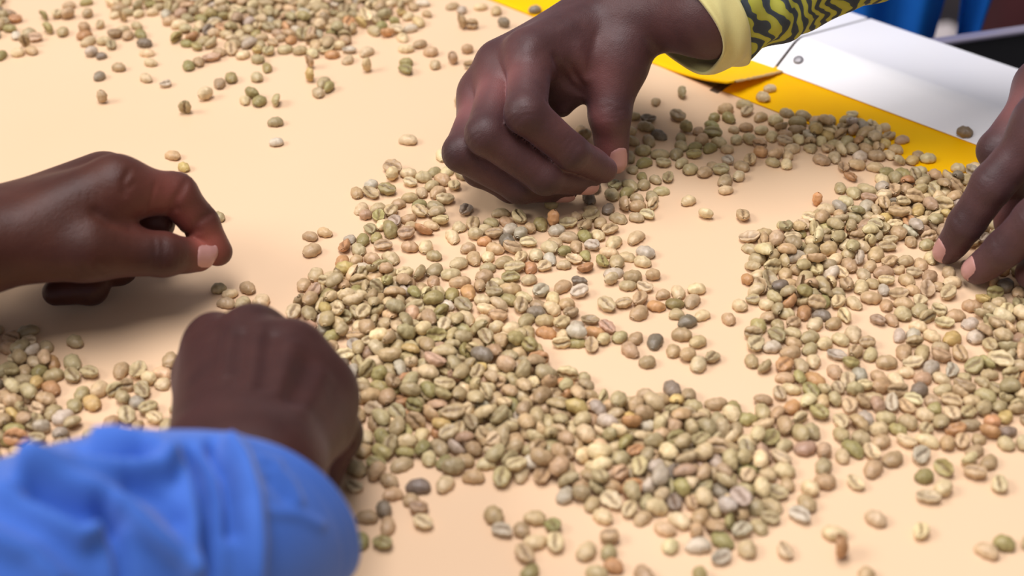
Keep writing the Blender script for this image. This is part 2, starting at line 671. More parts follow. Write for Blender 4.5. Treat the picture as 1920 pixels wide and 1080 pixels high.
        for ax in range(3):
            o1, o2 = (ax + 1) % 3, (ax + 2) % 3
            sa = np.take(s, range(0, d.shape[ax] - 1), ax)
            sb = np.take(s, range(1, d.shape[ax]), ax)
            for flip, mm in ((False, sa & ~sb), (True, ~sa & sb)):
                e = np.argwhere(mm)
                ok = (e[:, o1] > 0) & (e[:, o2] > 0) & (e[:, o1] < d.shape[o1] - 1) & (e[:, o2] < d.shape[o2] - 1)
                e = e[ok]
                q = []
                for a1, a2 in ((1, 1), (0, 1), (0, 0), (1, 0)):
                    c = e.copy()
                    c[:, o1] -= a1
                    c[:, o2] -= a2
                    q.append(idx[tuple(c.T)])
                q = np.stack(q, 1)
                Q.append(q[:, ::-1] if flip else q)
        Q = np.concatenate(Q)
        Q = Q[(Q >= 0).all(1)]
        return V, Q


def on_surface(f, px, py):
    """first point of the field's surface along the sight line of a pixel"""
    a = at(px, py, 140.0)
    b = at(px, py, 0.0)
    t = np.linspace(0, 1, 700)[:, None]
    P_ = a + (b - a) * t
    ok = (P_ > f.lo).all(1) & (P_ < f.lo + f.h * (f.n - 1)).all(1)
    d = np.where(ok, f.value(P_), 60.0)
    i = np.argmax(d < 0.3)
    return P_[i] if d[i] < 0.3 else None


def crease(f, line, r, amp):
    """press a line (amp < 0) or raise it (amp > 0) along the surface, tapering at both ends"""
    pts = []
    n = 0
    for (x0, y0), (x1, y1) in zip(line[:-1], line[1:]):
        k = max(2, int(math.hypot(x1 - x0, y1 - y0) / 5))
        for q in range(k):
            pts.append((x0 + (x1 - x0) * q / k, y0 + (y1 - y0) * q / k))
    pts.append(line[-1])
    pts = [on_surface(f, *q) for q in pts]
    pts = [q for q in pts if q is not None]
    segs = [(a, b) for a, b in zip(pts[:-1], pts[1:]) if np.linalg.norm(a - b) < 8]
    if not segs:
        return
    V = np.array(pts)
    sl, X, Y, Z = f.sub(V.min(0) - 3 * r, V.max(0) + 3 * r)
    best = None
    for i, (a, b) in enumerate(segs):
        w = min(1.0, (i + 1) / 2.0, (len(segs) - i) / 2.0)
        e = w * np.exp(-(f._cone(X, Y, Z, a, b, 0, 0) / r) ** 2)
        best = e if best is None else np.maximum(best, e)
    f.d[sl] -= amp * best


def nrm(v):
    v = np.asarray(v, float)
    return v / (np.linalg.norm(v) + 1e-9)


def dorsal(a, b, c, hint=None):
    """outward side of the last segment b-c of a curled finger a-b-c"""
    u2 = nrm(c - b)
    if hint is not None:
        w = np.asarray(hint, float)
    else:
        w = b - a
    return nrm(w - u2 * (w @ u2))


def skin_material(name, dark, light, palm, sheen=0.3):
    m = material(name, dark, 0.50, 0.34)
    b = bsdf(m)
    tc = nd(m, 'ShaderNodeTexCoord')
    n = nd(m, 'ShaderNodeTexNoise', Scale=55.0, Detail=4.0)
    ln(m, tc, 'Object', n, 'Vector')
    r = ramp(m, [(0.3, dark), (0.7, light)])
    ln(m, n, 'Fac', r, 'Fac')
    at_ = nd(m, 'ShaderNodeAttribute', attribute_name='tone')
    mx = nd(m, 'ShaderNodeMix', data_type='RGBA')
    ln(m, at_, 'Fac', mx, 0)
    m.node_tree.links.new(r.outputs['Color'], mx.inputs[6])
    mx.inputs[7].default_value = palm
    ad = nd(m, 'ShaderNodeAttribute', attribute_name='dusk')
    md = nd(m, 'ShaderNodeMix', data_type='RGBA')
    ln(m, ad, 'Fac', md, 0)
    m.node_tree.links.new(mx.outputs[2], md.inputs[6])
    md.inputs[7].default_value = srgb(44, 29, 29)
    m.node_tree.links.new(md.outputs[2], b.inputs['Base Color'])
    b.inputs['Sheen Weight'].default_value = 0.06
    b.inputs['Sheen Tint'].default_value = (0.72, 0.62, 0.85, 1)
    b.inputs['Sheen Roughness'].default_value = 0.45
    b.inputs['Subsurface Weight'].default_value = 0.12
    b.inputs['Subsurface Radius'].default_value = (0.004, 0.0012, 0.0006)
    b.inputs['Subsurface Scale'].default_value = 0.6
    # fine skin relief: pores and short cross lines
    v = nd(m, 'ShaderNodeTexVoronoi', Scale=900.0, feature='DISTANCE_TO_EDGE')
    ln(m, tc, 'Object', v, 'Vector')
    add_bump(m, v, 'Distance', 0.22, 0.0006)
    n2 = nd(m, 'ShaderNodeTexNoise', Scale=260.0, Detail=5.0)
    ln(m, tc, 'Object', n2, 'Vector')
    add_bump(m, n2, 'Fac', 0.22, 0.001)
    return m


m_nail = material('fingernail', srgb(198, 144, 134), 0.3, 0.5)
m_nail.node_tree.nodes['Principled BSDF'].inputs['Subsurface Weight'].default_value = 0.1


def nail_mesh(parent, fld, tip, d, n, width, length, mat, back=None, lift=0.35):
    """A nail plate laid on the finger's surface: tip = end of the last bone, d = bone direction, n = dorsal side."""
    d, n = nrm(d), nrm(n)
    s = np.cross(d, n)
    nu, nv = 12, 14
    c0 = tip + d * (length * 0.42)
    pts = []
    for j in range(nv + 1):
        v = j / nv
        for i in range(nu + 1):
            u = -1 + 2 * i / nu
            # rounded lunula end and gently rounded free end
            wv = width * 0.5 * (1 - 0.10 * (1 - v)) * min(1.0, (1 - (1 - min(v, 0.30) / 0.30) ** 2.2) ** 0.5 + 1e-3) if v < 0.30 else width * 0.5 * (1 - 0.12 * max(0, (v - .6) / .4) ** 2)
            ll = v * length - (0.10 * length * u * u if v > 0.75 else 0) * (v - 0.75) / 0.25
            pts.append(c0 - d * (length - ll) + s * (u * wv))
    pts = np.array(pts)
    # drop onto the surface along -n
    t = np.full(len(pts), 16.0)
    for _ in range(60):
        val = fld.value(pts + n * t[:, None])
        t = t - np.clip(val, -1, 2) * 0.6
    U = np.tile(np.linspace(-1, 1, nu + 1), nv + 1)
    Vv = np.repeat(np.linspace(0, 1, nv + 1), nu + 1)
    h = lift - 0.55 * np.abs(U) ** 4 - 0.5 * (1 - np.clip(Vv / 0.12, 0, 1)) + 0.35 * np.clip((Vv - 0.8) / 0.2, 0, 1)
    t = np.maximum(t, np.median(t) - 4.5)
    top = pts + n * (t + h)[:, None]
    bot = top - n * 0.8
    m_ = len(pts)
    w = nu + 1
    f = []
    for j in range(nv):
        for i in range(nu):
            a = j * w + i
            f.append((a, a + 1, a + w + 1, a + w))
            f.append((m_ + a, m_ + a + w, m_ + a + w + 1, m_ + a + 1))
    for i in range(nu):
        f.append((i, m_ + i, m_ + i + 1, i + 1))
        a = nv * w + i
        f.append((a, a + 1, m_ + a + 1, m_ + a))
    for j in range(nv):
        a = j * w
        f.append((a, a + w, m_ + a + w, m_ + a))
        a = j * w + nu
        f.append((a, m_ + a, m_ + a + w, a + w))
    return fix_normals(mesh_obj('fingernail', np.concatenate([top, bot]), f, mat, parent))


def build_hand(spec, mat, lo, hi, h=1.0):
    """spec: palm(field) builds palm and forearm; fingers = list of dicts(j=[mcp,pip,dip,tip], r=[4], hint=None)"""
    base = Field(lo, hi, h)
    spec['palm'](base)
    parts = []
    for fg in spec['fingers']:
        f = Field(lo, hi, h)
        f.d = base.d.copy()
        j = [np.asarray(p, float) for p in fg['j']]
        r = fg['r']
        kb = fg.get('kb', 7.0)
        for i in range(len(j) - 1):
            f.cone(j[i], j[i + 1], r[i], r[i + 1], kb if i == 0 else 2.5)
        # joint details
        for i in range(1, len(j) - 1):
            u1, u2 = nrm(j[i] - j[i - 1]), nrm(j[i + 1] - j[i])
            nd_ = nrm(u1 - u2) if np.linalg.norm(u1 - u2) > 0.15 else dorsal(j[i - 1], j[i], j[i + 1], fg.get('hint'))
            if fg.get('hint') is not None:
                hh = np.asarray(fg['hint'], float)
                nd_ = nrm(hh - u2 * (hh @ u2))
            side = nrm(np.cross(u2, nd_))
            amp = fg.get('knuckle', 0.9)
            f.bump(j[i] + nd_ * (r[i] * 0.55), r[i] * 0.75, amp)
            # dorsal wrinkle lines across the joint
            for q in (-0.42, -0.14, 0.14, 0.42):
                cc = j[i] + nrm(u1 + u2) * (q * r[i]) + nd_ * r[i] * 1.03
                f.ridge(cc - side * r[i] * 0.45, cc + side * r[i] * 0.45, 0.95, -0.42)
            # palmar crease
            cp = j[i] - nd_ * r[i] * 0.98
            f.ridge(cp - side * r[i] * 0.85 + nd_ * r[i] * .35, cp + side * r[i] * 0.0, 1.3, -1.0)
            f.ridge(cp + side * r[i] * 0.85 + nd_ * r[i] * .35, cp + side * r[i] * 0.0, 1.3, -1.0)
        # soft pad under the last bone
        a, b, c = j[-3], j[-2], j[-1]
        dn = dorsal(a, b, c, fg.get('hint'))
        f.ell((b * 0.35 + c * 0.65) - dn * r[-1] * 0.30, [nrm(c - b), dn, np.cross(nrm(c - b), dn)], (r[-1] * 1.35, r[-1] * 0.9, r[-1] * 0.95), 3)
        fg['dn'] = dn
        parts.append(f)
    out = Field(lo, hi, h)
    out.d = base.d
    for f in parts:
        out.d = smin(out.d, f.d, 0.9)
    if 'post' in spec:
        spec['post'](out)
    return out


def hand_object(name, fld, spec, mat, parent=None):
    V, Q = fld.mesh()
    o = mesh_obj(name, V, Q, mat, parent)
    tone = np.zeros(len(V), np.float32)
    for c, r, w in spec.get('tones', []):
        tone = np.maximum(tone, w * np.exp(-((V - np.asarray(c)) ** 2).sum(1) / (r * r)))
    for fg in spec['fingers']:
        j = [np.asarray(p, float) for p in fg['j']]
        dn = fg['dn']
        c = j[-2] * 0.3 + j[-1] * 0.7 - dn * fg['r'][-1] * 1.0
        tone = np.maximum(tone, fg.get('pad', 0.8) * np.exp(-((V - c) ** 2).sum(1) / (fg['r'][-1] * 1.25) ** 2))
        for i in range(len(j) - 1):        # palmar side of every bone a little lighter
            u = nrm(j[i + 1] - j[i])
            w = (j[i] - j[i - 1]) if i else dn
            n_ = nrm(dn - u * (dn @ u))
            c = (j[i] + j[i + 1]) / 2 - n_ * fg['r'][i]
            tone = np.maximum(tone, 0.35 * np.exp(-((V - c) ** 2).sum(1) / (fg['r'][i] * 1.1) ** 2))
    a = o.data.attributes.new('tone', 'FLOAT', 'POINT')
    a.data.foreach_set('value', np.clip(tone, 0, 1).astype(np.float32))
    dusk = np.zeros(len(V), np.float32)                     # skin is darker over the knuckles
    for fg in spec['fingers']:
        j = [np.asarray(p, float) for p in fg['j']]
        for i in range(1, len(j) - 1):
            u1, u2 = nrm(j[i] - j[i - 1]), nrm(j[i + 1] - j[i])
            n_ = nrm(fg['hint']) if fg.get('hint') is not None else (nrm(u1 - u2) if np.linalg.norm(u1 - u2) > 0.15 else fg['dn'])
            c = j[i] + n_ * fg['r'][i]
            dusk = np.maximum(dusk, fg.get('dusk', 0.45) * np.exp(-((V - c) ** 2).sum(1) / (fg['r'][i] * 0.85) ** 2))
    a = o.data.attributes.new('dusk', 'FLOAT', 'POINT')
    a.data.foreach_set('value', dusk)
    return o


def quad_palm(f, wr, wu, mi, mm, mr, mp, r, kn, k=7.0):
    """palm slab between wrist (radial, ulnar) and the four knuckles, with metacarpals and knuckle bumps"""
    f.tri(wr, mi, mm, r, k)
    f.tri(wr, mm, (np.asarray(wr) + np.asarray(wu)) / 2, r, k)
    f.tri((np.asarray(wr) + np.asarray(wu)) / 2, mm, mr, r, k)
    f.tri((np.asarray(wr) + np.asarray(wu)) / 2, mr, wu, r, k)
    f.tri(wu, mr, mp, r, k)


# ---------------------------------------------------------------- hand picking a bean, arm from behind (zebra sleeve)
sk_mid = skin_material('skin_dusky', srgb(68, 42, 41), srgb(85, 54, 51), srgb(176, 112, 108))
Wm = at(1168, 0, 74)
WR, WU = at(1176, 22, 74), at(1126, 6, 61)
mi, mm_, mr_, mp_ = at(995, 105, 68), at(945, 128, 56), at(912, 178, 42), at(903, 228, 28)
spec_mid = {}


def palm_mid(f):
    quad_palm(f, WR, WU, mi, mm_, mr_, mp_, 10.5, None, 8)
    for m_, r_ in ((mi, 11.0), (mm_, 10.5), (mr_, 10.0), (mp_, 9.5)):
        f.cone(WR * 0.5 + WU * 0.5, m_, 13, r_, 9)
    # thumb column and web
    t0, t1, t2 = at(1168, 35, 72), at(1160, 100, 62), at(1147, 215, 38)
    f.cone(WR, t1, 15, 12.0, 10)
    f.tri(t1, mi, WR, 5.5, 10)
    f.tri(t0 * 0.3 + t1 * 0.7, t1 * .85 + t2 * .15, mi, 4.5, 8)
    # thumb ball and the web muscle towards the index finger
    f.cone(at(1176, 60, 68), at(1166, 118, 58), 15.5, 12.5, 8)
    f.cone(at(1120, 150, 50), at(1020, 150, 52), 7.5, 7.5, 9)
    f.tri(at(1125, 120, 56), at(1010, 120, 58), at(1052, 196, 38), 6.0, 9)
    # wrist and forearm
    e1, e2 = at(1330, 28, 86), at(1600, -110, 113)
    f.cone(WR, e1, 17.5, 17.5, 9)
    f.cone(WU, e1, 15, 17, 10)
    f.cone(e1, e2, 17.5, 21, 10)
    f.cone(e2, at(1900, -290, 156), 23, 28, 10)
    for m_ in (mi, mm_, mr_):
        f.ridge(m_ * 0.2 + (WR + WU) * 0.4, m_ + UPV * 9 - ED * 0, 4.0, 0.0)


spec_mid['palm'] = palm_mid
spec_mid['fingers'] = [
    dict(j=[mi, at(986, 212, 60), at(1070, 284, 39), at(1132, 318, 21)], r=[11.0, 10.0, 8.6, 6.8], kb=8, pad=0.35),
    dict(j=[mm_, at(913, 252, 48), at(1022, 330, 27), at(1100, 340, 15)], r=[10.8, 10.2, 8.8, 6.8], kb=8, pad=0.3),
    dict(j=[mr_, at(868, 286, 34), at(975, 350, 17), at(1060, 354, 11)], r=[10.2, 9.6, 8.2, 6.6], kb=8, pad=0.3),
    dict(j=[mp_, at(900, 318, 21), at(958, 352, 10.5), at(1010, 358, 8.5)], r=[9.2, 8.4, 7.2, 6.0], kb=7, pad=0.2),
    dict(j=[at(1164, 95, 63), at(1143, 215, 38), at(1150, 298, 15)], r=[12.8, 10.6, 7.8], kb=9, hint=(0.32, -0.80, 0.50), pad=0.55, knuckle=0.5),
]


def post_mid(f):
    f.bump(mi + nrm(mi - WR) * 2 + np.array([-3, -4, 8]), 10, 1.4)
    f.bump(mm_ + np.array([-7, -3, 6]), 9, 1.3)
    f.bump(mr_ + np.array([-7, -5, 3]), 8, 1.0)
    # fold of skin between thumb and index, thumb tendon, wrinkles at the thumb joint
    crease(f, [(1040, 105), (1052, 135), (1070, 160), (1092, 175)], 1.9, -1.9)
    crease(f, [(1062, 112), (1078, 140), (1096, 165)], 1.5, -1.0)
    crease(f, [(1085, 85), (1094, 120), (1100, 150)], 3.6, 1.2)
    crease(f, [(1120, 60), (1108, 110), (1104, 140)], 2.2, -0.7)
    crease(f, [(1075, 40), (1020, 75), (985, 100)], 3.5, 0.5)
    crease(f, [(1050, 30), (985, 85), (945, 122)], 3.5, 0.5)
    for dy in (-9, -2, 5, 12):
        crease(f, [(1118, 213 + dy), (1142, 208 + dy), (1166, 216 + dy)], 0.95, -0.5)
    for x, y in ((972, 196), (968, 208), (970, 221)):
        crease(f, [(x, y), (x + 16, y - 6), (x + 32, y - 5)], 0.9, -0.4)
    for x, y in ((1052, 262), (1060, 270), (1068, 279)):
        crease(f, [(x, y + 14), (x + 8, y), (x + 18, y - 8)], 0.9, -0.35)


spec_mid['post'] = post_mid
tt = spec_mid['fingers'][4]['j'][2]
spec_mid['tones'] = [(at(1105, 150, 60), 12, 0.35), (at(1115, 240, 40), 11, 0.6), (at(1125, 290, 24), 10, 0.6)]
lo = np.array([-52, 25, -1.0])
hi = np.array([245, 205, 190.0])
f_mid = build_hand(spec_mid, sk_mid, lo, hi, 1.0)
p_mid = hand_object('person', f_mid, spec_mid, sk_mid)
tag(p_mid, 'dark right hand in zebra-striped sleeve with pale yellow cuff, pinching at beans', 'person', 'people sorting beans')
for k, (wd, lg) in ((4, (11.5, 15.5)), (1, (9.0, 10.5)), (2, (8.5, 10.0))):
    fg = spec_mid['fingers'][k]
    nail_mesh(p_mid, f_mid, np.asarray(fg['j'][-1]), fg['j'][-1] - fg['j'][-2], fg['dn'], wd, lg, m_nail)

# ---------------------------------------------------------------- bare left hand from the left edge
sk_left = skin_material('skin_warm_brown', srgb(61, 28, 16), srgb(76, 39, 25), srgb(176, 98, 84))
LW = at(-90, 445, 52)
LWR, LWU = at(-70, 474, 56), at(-80, 430, 40)
li, lm, lr, lp = at(218, 355, 62), at(196, 350, 48), at(172, 376, 34), at(140, 420, 24)
spec_left = {}


def palm_left(f):
    quad_palm(f, LWR, LWU, li, lm, lr, lp, 11.5, None, 9)
    for m_, r_ in ((li, 11.0), (lm, 10.5), (lr, 10), (lp, 9.5)):
        f.cone((LWR + LWU) / 2, m_, 15, r_, 9)
    f.cone(at(-60, 468, 52), at(165, 466, 46), 17, 12.5, 10)
    f.tri(at(150, 460, 47), at(-60, 460, 54), li, 7, 10)
    f.tri(at(215, 455, 44), at(110, 455, 48), li, 4.0, 8)
    f.cone(at(-70, 466, 52), at(-420, 470, 66), 19, 30, 12)
    f.cone(at(-80, 440, 48), at(-420, 440, 66), 17, 28, 12)
    f.cone(at(-420, 455, 66), at(-700, 470, 80), 30, 36, 12)


spec_left['palm'] = palm_left
spec_left['fingers'] = [
    dict(j=[li, at(329, 365, 51), at(375, 419, 36), at(409, 472, 22)], r=[11.6, 9.6, 8.2, 6.6], kb=9, pad=0.9),
    dict(j=[lm, at(286, 416, 36), at(268, 436, 22), at(205, 445, 20)], r=[10.8, 9.4, 8.6, 7.0], kb=8, pad=0.2),
    dict(j=[lr, at(232, 440, 20), at(222, 500, 12), at(160, 520, 12)], r=[10.2, 9.4, 8.2, 6.8], kb=8, pad=0.2),
    dict(j=[lp, at(190, 500, 14), at(170, 540, 10), at(105, 548, 8.5)], r=[9.4, 8.6, 7.4, 6.2], kb=8, pad=0.2),
    dict(j=[at(165, 466, 46), at(306, 477, 35), at(371, 480, 25)], r=[12.6, 9.8, 7.3], kb=9, hint=(0.05, -0.80, 0.60), pad=0.3, knuckle=0.4),
]


def post_left(f):
    f.bump(li + np.array([0, 4, 10]), 10, 0.9)
    crease(f, [(245, 316), (233, 338), (231, 360), (236, 368)], 1.2, -1.2)
    crease(f, [(234, 358), (245, 350), (254, 341)], 1.1, -0.9)
    crease(f, [(290, 345), (286, 372), (277, 398)], 1.2, -0.9)
    crease(f, [(351, 337), (341, 357), (324, 386), (316, 401)], 1.5, -1.7)
    crease(f, [(400, 397), (374, 413), (355, 438)], 1.3, -1.3)
    crease(f, [(176, 396), (204, 415), (250, 428)], 2.2, -1.6)
    for x in (289, 303, 308):
        crease(f, [(x, 446), (x + 2, 470), (x - 1, 497)], 0.95, -0.55)
    crease(f, [(313, 446), (322, 452)], 0.9, -0.5)
    for x, y in ((127, 508), (157, 502), (186, 500)):
        crease(f, [(x, y), (x + 9, y + 10), (x + 16, y + 17)], 1.2, -0.8)
    for x in (150, 165, 180):
        crease(f, [(x, 345), (x + 4, 360), (x + 4, 376)], 1.0, -0.25)


spec_left['post'] = post_left
ti = spec_left['fingers'][0]['j']
spec_left['tones'] = [((ti[2] + ti[3]) / 2 + np.array([-1, -7, 1]), 9, 0.95), ((ti[1] + ti[2]) / 2 + np.array([-3, -8, 0]), 9, 0.6), (at(300, 378, 54), 15, 0.4), (at(255, 390, 55), 13, 0.3)]
f_left = build_hand(spec_left, sk_left, np.array([-400, -110, -1.0]), np.array([-115, 75, 122.0]), 1.0)
p_left = hand_object('person', f_left, spec_left, sk_left)
tag(p_left, 'bare brown left hand reaching in over empty belt, index finger curled onto thumb', 'person', 'people sorting beans')
fg = spec_left['fingers'][4]
nail_mesh(p_left, f_left, np.asarray(fg['j'][-1]), fg['j'][-1] - fg['j'][-2], fg['dn'], 11.5, 13.0, m_nail)

# ---------------------------------------------------------------- fingers reaching in from the right edge
sk_right = skin_material('skin_dark_plum', srgb(70, 46, 46), srgb(90, 62, 62), srgb(165, 105, 102))
rn = (-0.55, -0.35, 0.76)
r1 = [at(1960, 235, 74), at(1862, 345, 47), at(1812, 420, 26), at(1776, 470, 8.5)]
r2 = [at(2040, 320, 68), at(1942, 412, 43), at(1884, 466, 25), at(1832, 506, 8.5)]
r3 = [at(1960, 165, 70), at(1872, 282, 52), at(1900, 360, 28), at(1890, 420, 14)]
r4 = [at(2010, 130, 62), at(1940, 250, 44), at(1960, 340, 22), at(1950, 390, 12)]
RWa, RWb = at(2330, 130, 96), at(2260, 60, 84)
spec_right = {}


def palm_right(f):
    quad_palm(f, RWa, RWb, r2[0], r1[0], r3[0], r4[0], 10.5, None, 9)
    for m_, r_ in ((r1[0], 10.5), (r2[0], 10.5), (r3[0], 10), (r4[0], 9.5)):
        f.cone((RWa + RWb) / 2, m_, 15, r_, 9)
    f.cone(RWa, at(2140, 420, 52), 15, 11.5, 9)
    f.cone(RWa, at(2650, 60, 120), 20, 28, 10)
    f.cone(RWb, at(2650, 0, 118), 17, 26, 10)


spec_right['palm'] = palm_right
spec_right['fingers'] = [
    dict(j=r1, r=[10.6, 9.6, 8.4, 6.6], hint=rn, pad=0.6, kb=8),
    dict(j=r2, r=[10.8, 9.8, 8.6, 6.9], hint=rn, pad=0.6, kb=8),
    dict(j=r3, r=[10.2, 9.4, 8.0, 6.4], pad=0.4, kb=8),
    dict(j=r4, r=[9.4, 8.4, 7.2, 6.0], pad=0.4, kb=8),
    dict(j=[at(2140, 420, 52), at(2010, 500, 28), at(1935, 512, 12)], r=[11.5, 10.0, 7.6], hint=(-.3, -.9, .3), pad=0.5, kb=8),
]
f_right = build_hand(spec_right, sk_right, np.array([190, -45, -1.0]), np.array([400, 165, 155.0]), 1.0)
p_right = hand_object('person', f_right, spec_right, sk_right)
tag(p_right, 'hand reaching in at the right edge of the picture, two fingertips on beans', 'person', 'people sorting beans')
for k in (0, 1):
    fg = spec_right['fingers'][k]
    nail_mesh(p_right, f_right, np.asarray(fg['j'][-1]), fg['j'][-1] - fg['j'][-2], fg['dn'], 10.0, 12.0, m_nail)

# ---------------------------------------------------------------- left fist in the foreground (blue sleeve)
sk_fist = skin_material('skin_brown_fist', srgb(54, 26, 20), srgb(66, 34, 27), srgb(165, 100, 90))
g = [at(598, 738, 48), at(543, 682, 55), at(476, 652, 54), at(408, 656, 45)]    # index .. little knuckle
FWr, FWu = at(496, 890, 64), at(392, 885, 62)
spec_fist = {}


def palm_fist(f):
    quad_palm(f, FWr, FWu, g[0], g[1], g[2], g[3], 12.0, None, 9)
    for m_, r_ in zip(g, (11.5, 11.5, 11.0, 10.0)):
        f.cone((FWr + FWu) / 2, m_, 16, r_, 10)
    f.cone(FWr, at(598, 800, 40), 14, 11.0, 10)
    f.cone(at(490, 870, 52), at(570, 760, 32), 13, 11, 10)          # fleshy underside of the palm
    f.cone(at(400, 880, 50), at(386, 710, 30), 14, 12, 10)          # little-finger edge
    f.tri(at(490, 870, 50), at(570, 760, 32), at(386, 710, 28), 10, 10)
    a, b = at(183, 1077, 73), at(-299, 1233, 82)
    f.cone(FWr, a, 18, 21, 12)
    f.cone(FWu, a, 17, 21, 12)
    f.cone(a, b, 22, 26, 12)
    f.cone(b, at(-1249, 1527, 96), 26, 30, 12)


def curl(m_, r_, dx=0.0, px=0.0):
    """finger folded under the fist from a knuckle"""
    d = nrm(m_ - (FWr + FWu) / 2)
    d[2] = 0
    d = nrm(d)
    p = m_ + d * 10 + np.array([0, 0, -30.0])
    p[2] = max(p[2], r_[1] + 1.0)
    q = p - d * 20 + np.array([0, 0, -8.0])
    q[2] = max(q[2], r_[2] + 0.8)
    t = q - d * 14 + np.array([0, 0, -1.0])
    t[2] = max(t[2], r_[3] + 0.8)
    return [m_, p, q, t]


spec_fist['palm'] = palm_fist
spec_fist['fingers'] = [
    dict(j=curl(g[0], (11.5, 10.5, 9, 7.5)), r=[11.6, 10.2, 8.8, 7], kb=9, knuckle=0.6),
    dict(j=curl(g[1], (11.5, 10.5, 9, 7.5)), r=[11.6, 10.4, 9.0, 7], kb=9, knuckle=0.6),
    dict(j=curl(g[2], (11.5, 10.5, 9, 7.5)), r=[11.0, 9.8, 8.6, 7], kb=9, knuckle=0.6),
    dict(j=curl(g[3], (10, 9, 8, 7)), r=[10.2, 9.0, 7.8, 6.4], kb=9, knuckle=0.6),
    dict(j=[at(598, 800, 40), at(618, 782, 24), at(592, 755, 12)], r=[11.5, 9.8, 7.6], kb=8, hint=(0.9, -0.2, 0.3)),
]


def post_fist(f):
    for m_, am in zip(g, (2.2, 2.8, 2.8, 2.4)):
        f.bump(m_ + np.array([0, 2.0, 9.0]), 9, am)
    for a_, b_ in ((0, 1), (1, 2), (2, 3)):
        c = (g[a_] + g[b_]) / 2
        f.bump(c + np.array([0, 6, 8.0]), 7.0, -4.6)
    for m_ in g[:3]:
        w = (FWr + FWu) / 2
        f.ridge(m_ * 0.85 + w * 0.15 + UPV * 11, m_ * 0.4 + w * 0.6 + UPV * 13, 4.0, 1.5)


def lines_fist(f):
    for ln_, am in (([(438, 606), (430, 650), (422, 705)], 1.3), ([(484, 604), (478, 650), (470, 720)], 1.2), ([(545, 640), (530, 690), (515, 740)], 1.2), ([(612, 700), (590, 740), (565, 780)], 1.0)):
        crease(f, ln_, 4.2, am)
    for ln_, am in (([(404, 625), (397, 665), (392, 710)], -1.5), ([(456, 620), (450, 665), (444, 715)], -1.4), ([(510, 625), (503, 675), (496, 725)], -1.5), ([(580, 672), (564, 712), (545, 752)], -1.4)):
        crease(f, ln_, 3.6, am)


_post_knuckles = post_fist


def post_fist(f):
    _post_knuckles(f)
    lines_fist(f)


spec_fist['post'] = post_fist
f_fist = build_hand(spec_fist, sk_fist, np.array([-285, -350, -1.0]), np.array([-40, -55, 130.0]), 1.0)
p_fist = hand_object('person', f_fist, spec_fist, sk_fist)
tag(p_fist, 'dark fist resting among beans in the foreground, arm in a light blue sleeve', 'person', 'people sorting beans')


# ================================================================ sleeves (children of the people)
def pixel_of(V):
    q = V - CAM
    w = q @ _FW
    return 960 + F_PX * q[:, 0] / w, 540 - F_PX * (q @ _UP) / w


def seg_dist(px, py, line):
    best = np.full(len(px), 1e9)
    for (x0, y0), (x1, y1) in zip(line[:-1], line[1:]):
        dx, dy = x1 - x0, y1 - y0
        t = np.clip(((px - x0) * dx + (py - y0) * dy) / (dx * dx + dy * dy + 1e-9), 0, 1)
        best = np.minimum(best, np.hypot(px - x0 - t * dx, py - y0 - t * dy))
    return best


def catmull(P_, n):
    P_ = [np.asarray(p, float) for p in P_]
    P_ = [2 * P_[0] - P_[1]] + P_ + [2 * P_[-1] - P_[-2]]
    out = []
    segs = len(P_) - 3
    for k in range(n + 1):
        s = min(k / n * segs, segs - 1e-6)
        i = int(s)
        t = s - i
        a, b, c, d = P_[i:i + 4]
        out.append(0.5 * ((2 * b) + (c - a) * t + (2 * a - 5 * b + 4 * c - d) * t * t + (3 * b - a - 3 * c + d) * t ** 3))
    return np.array(out)


def sleeve_grid(path, radii, n_along, n_round, tilt=None, squash=1.0):
    """centre line and frames -> grid of points and outward normals, shape (n_along+1, n_round, 3)"""
    c = catmull(path, n_along)
    r = catmull([np.array([x]) for x in radii], n_along)[:, 0]
    T = np.gradient(c, axis=0)
    T /= np.linalg.norm(T, axis=1)[:, None]
    G, N = [], []
    for i in range(n_along + 1):
        t = T[i]
        if tilt is not None:
            k = max(0.0, 1 - i / (n_along * 0.35))
            t = nrm(t + np.asarray(tilt) * k)
        s = nrm(np.cross(t, UPV))
        u = np.cross(s, t)
        a = np.linspace(0, 2 * np.pi, n_round, endpoint=False)
        d = np.cos(a)[:, None] * s + np.sin(a)[:, None] * u * squash
        G.append(c[i] + d * r[i])
        N.append(d / np.linalg.norm(d, axis=1)[:, None])
    return np.array(G), np.array(N)


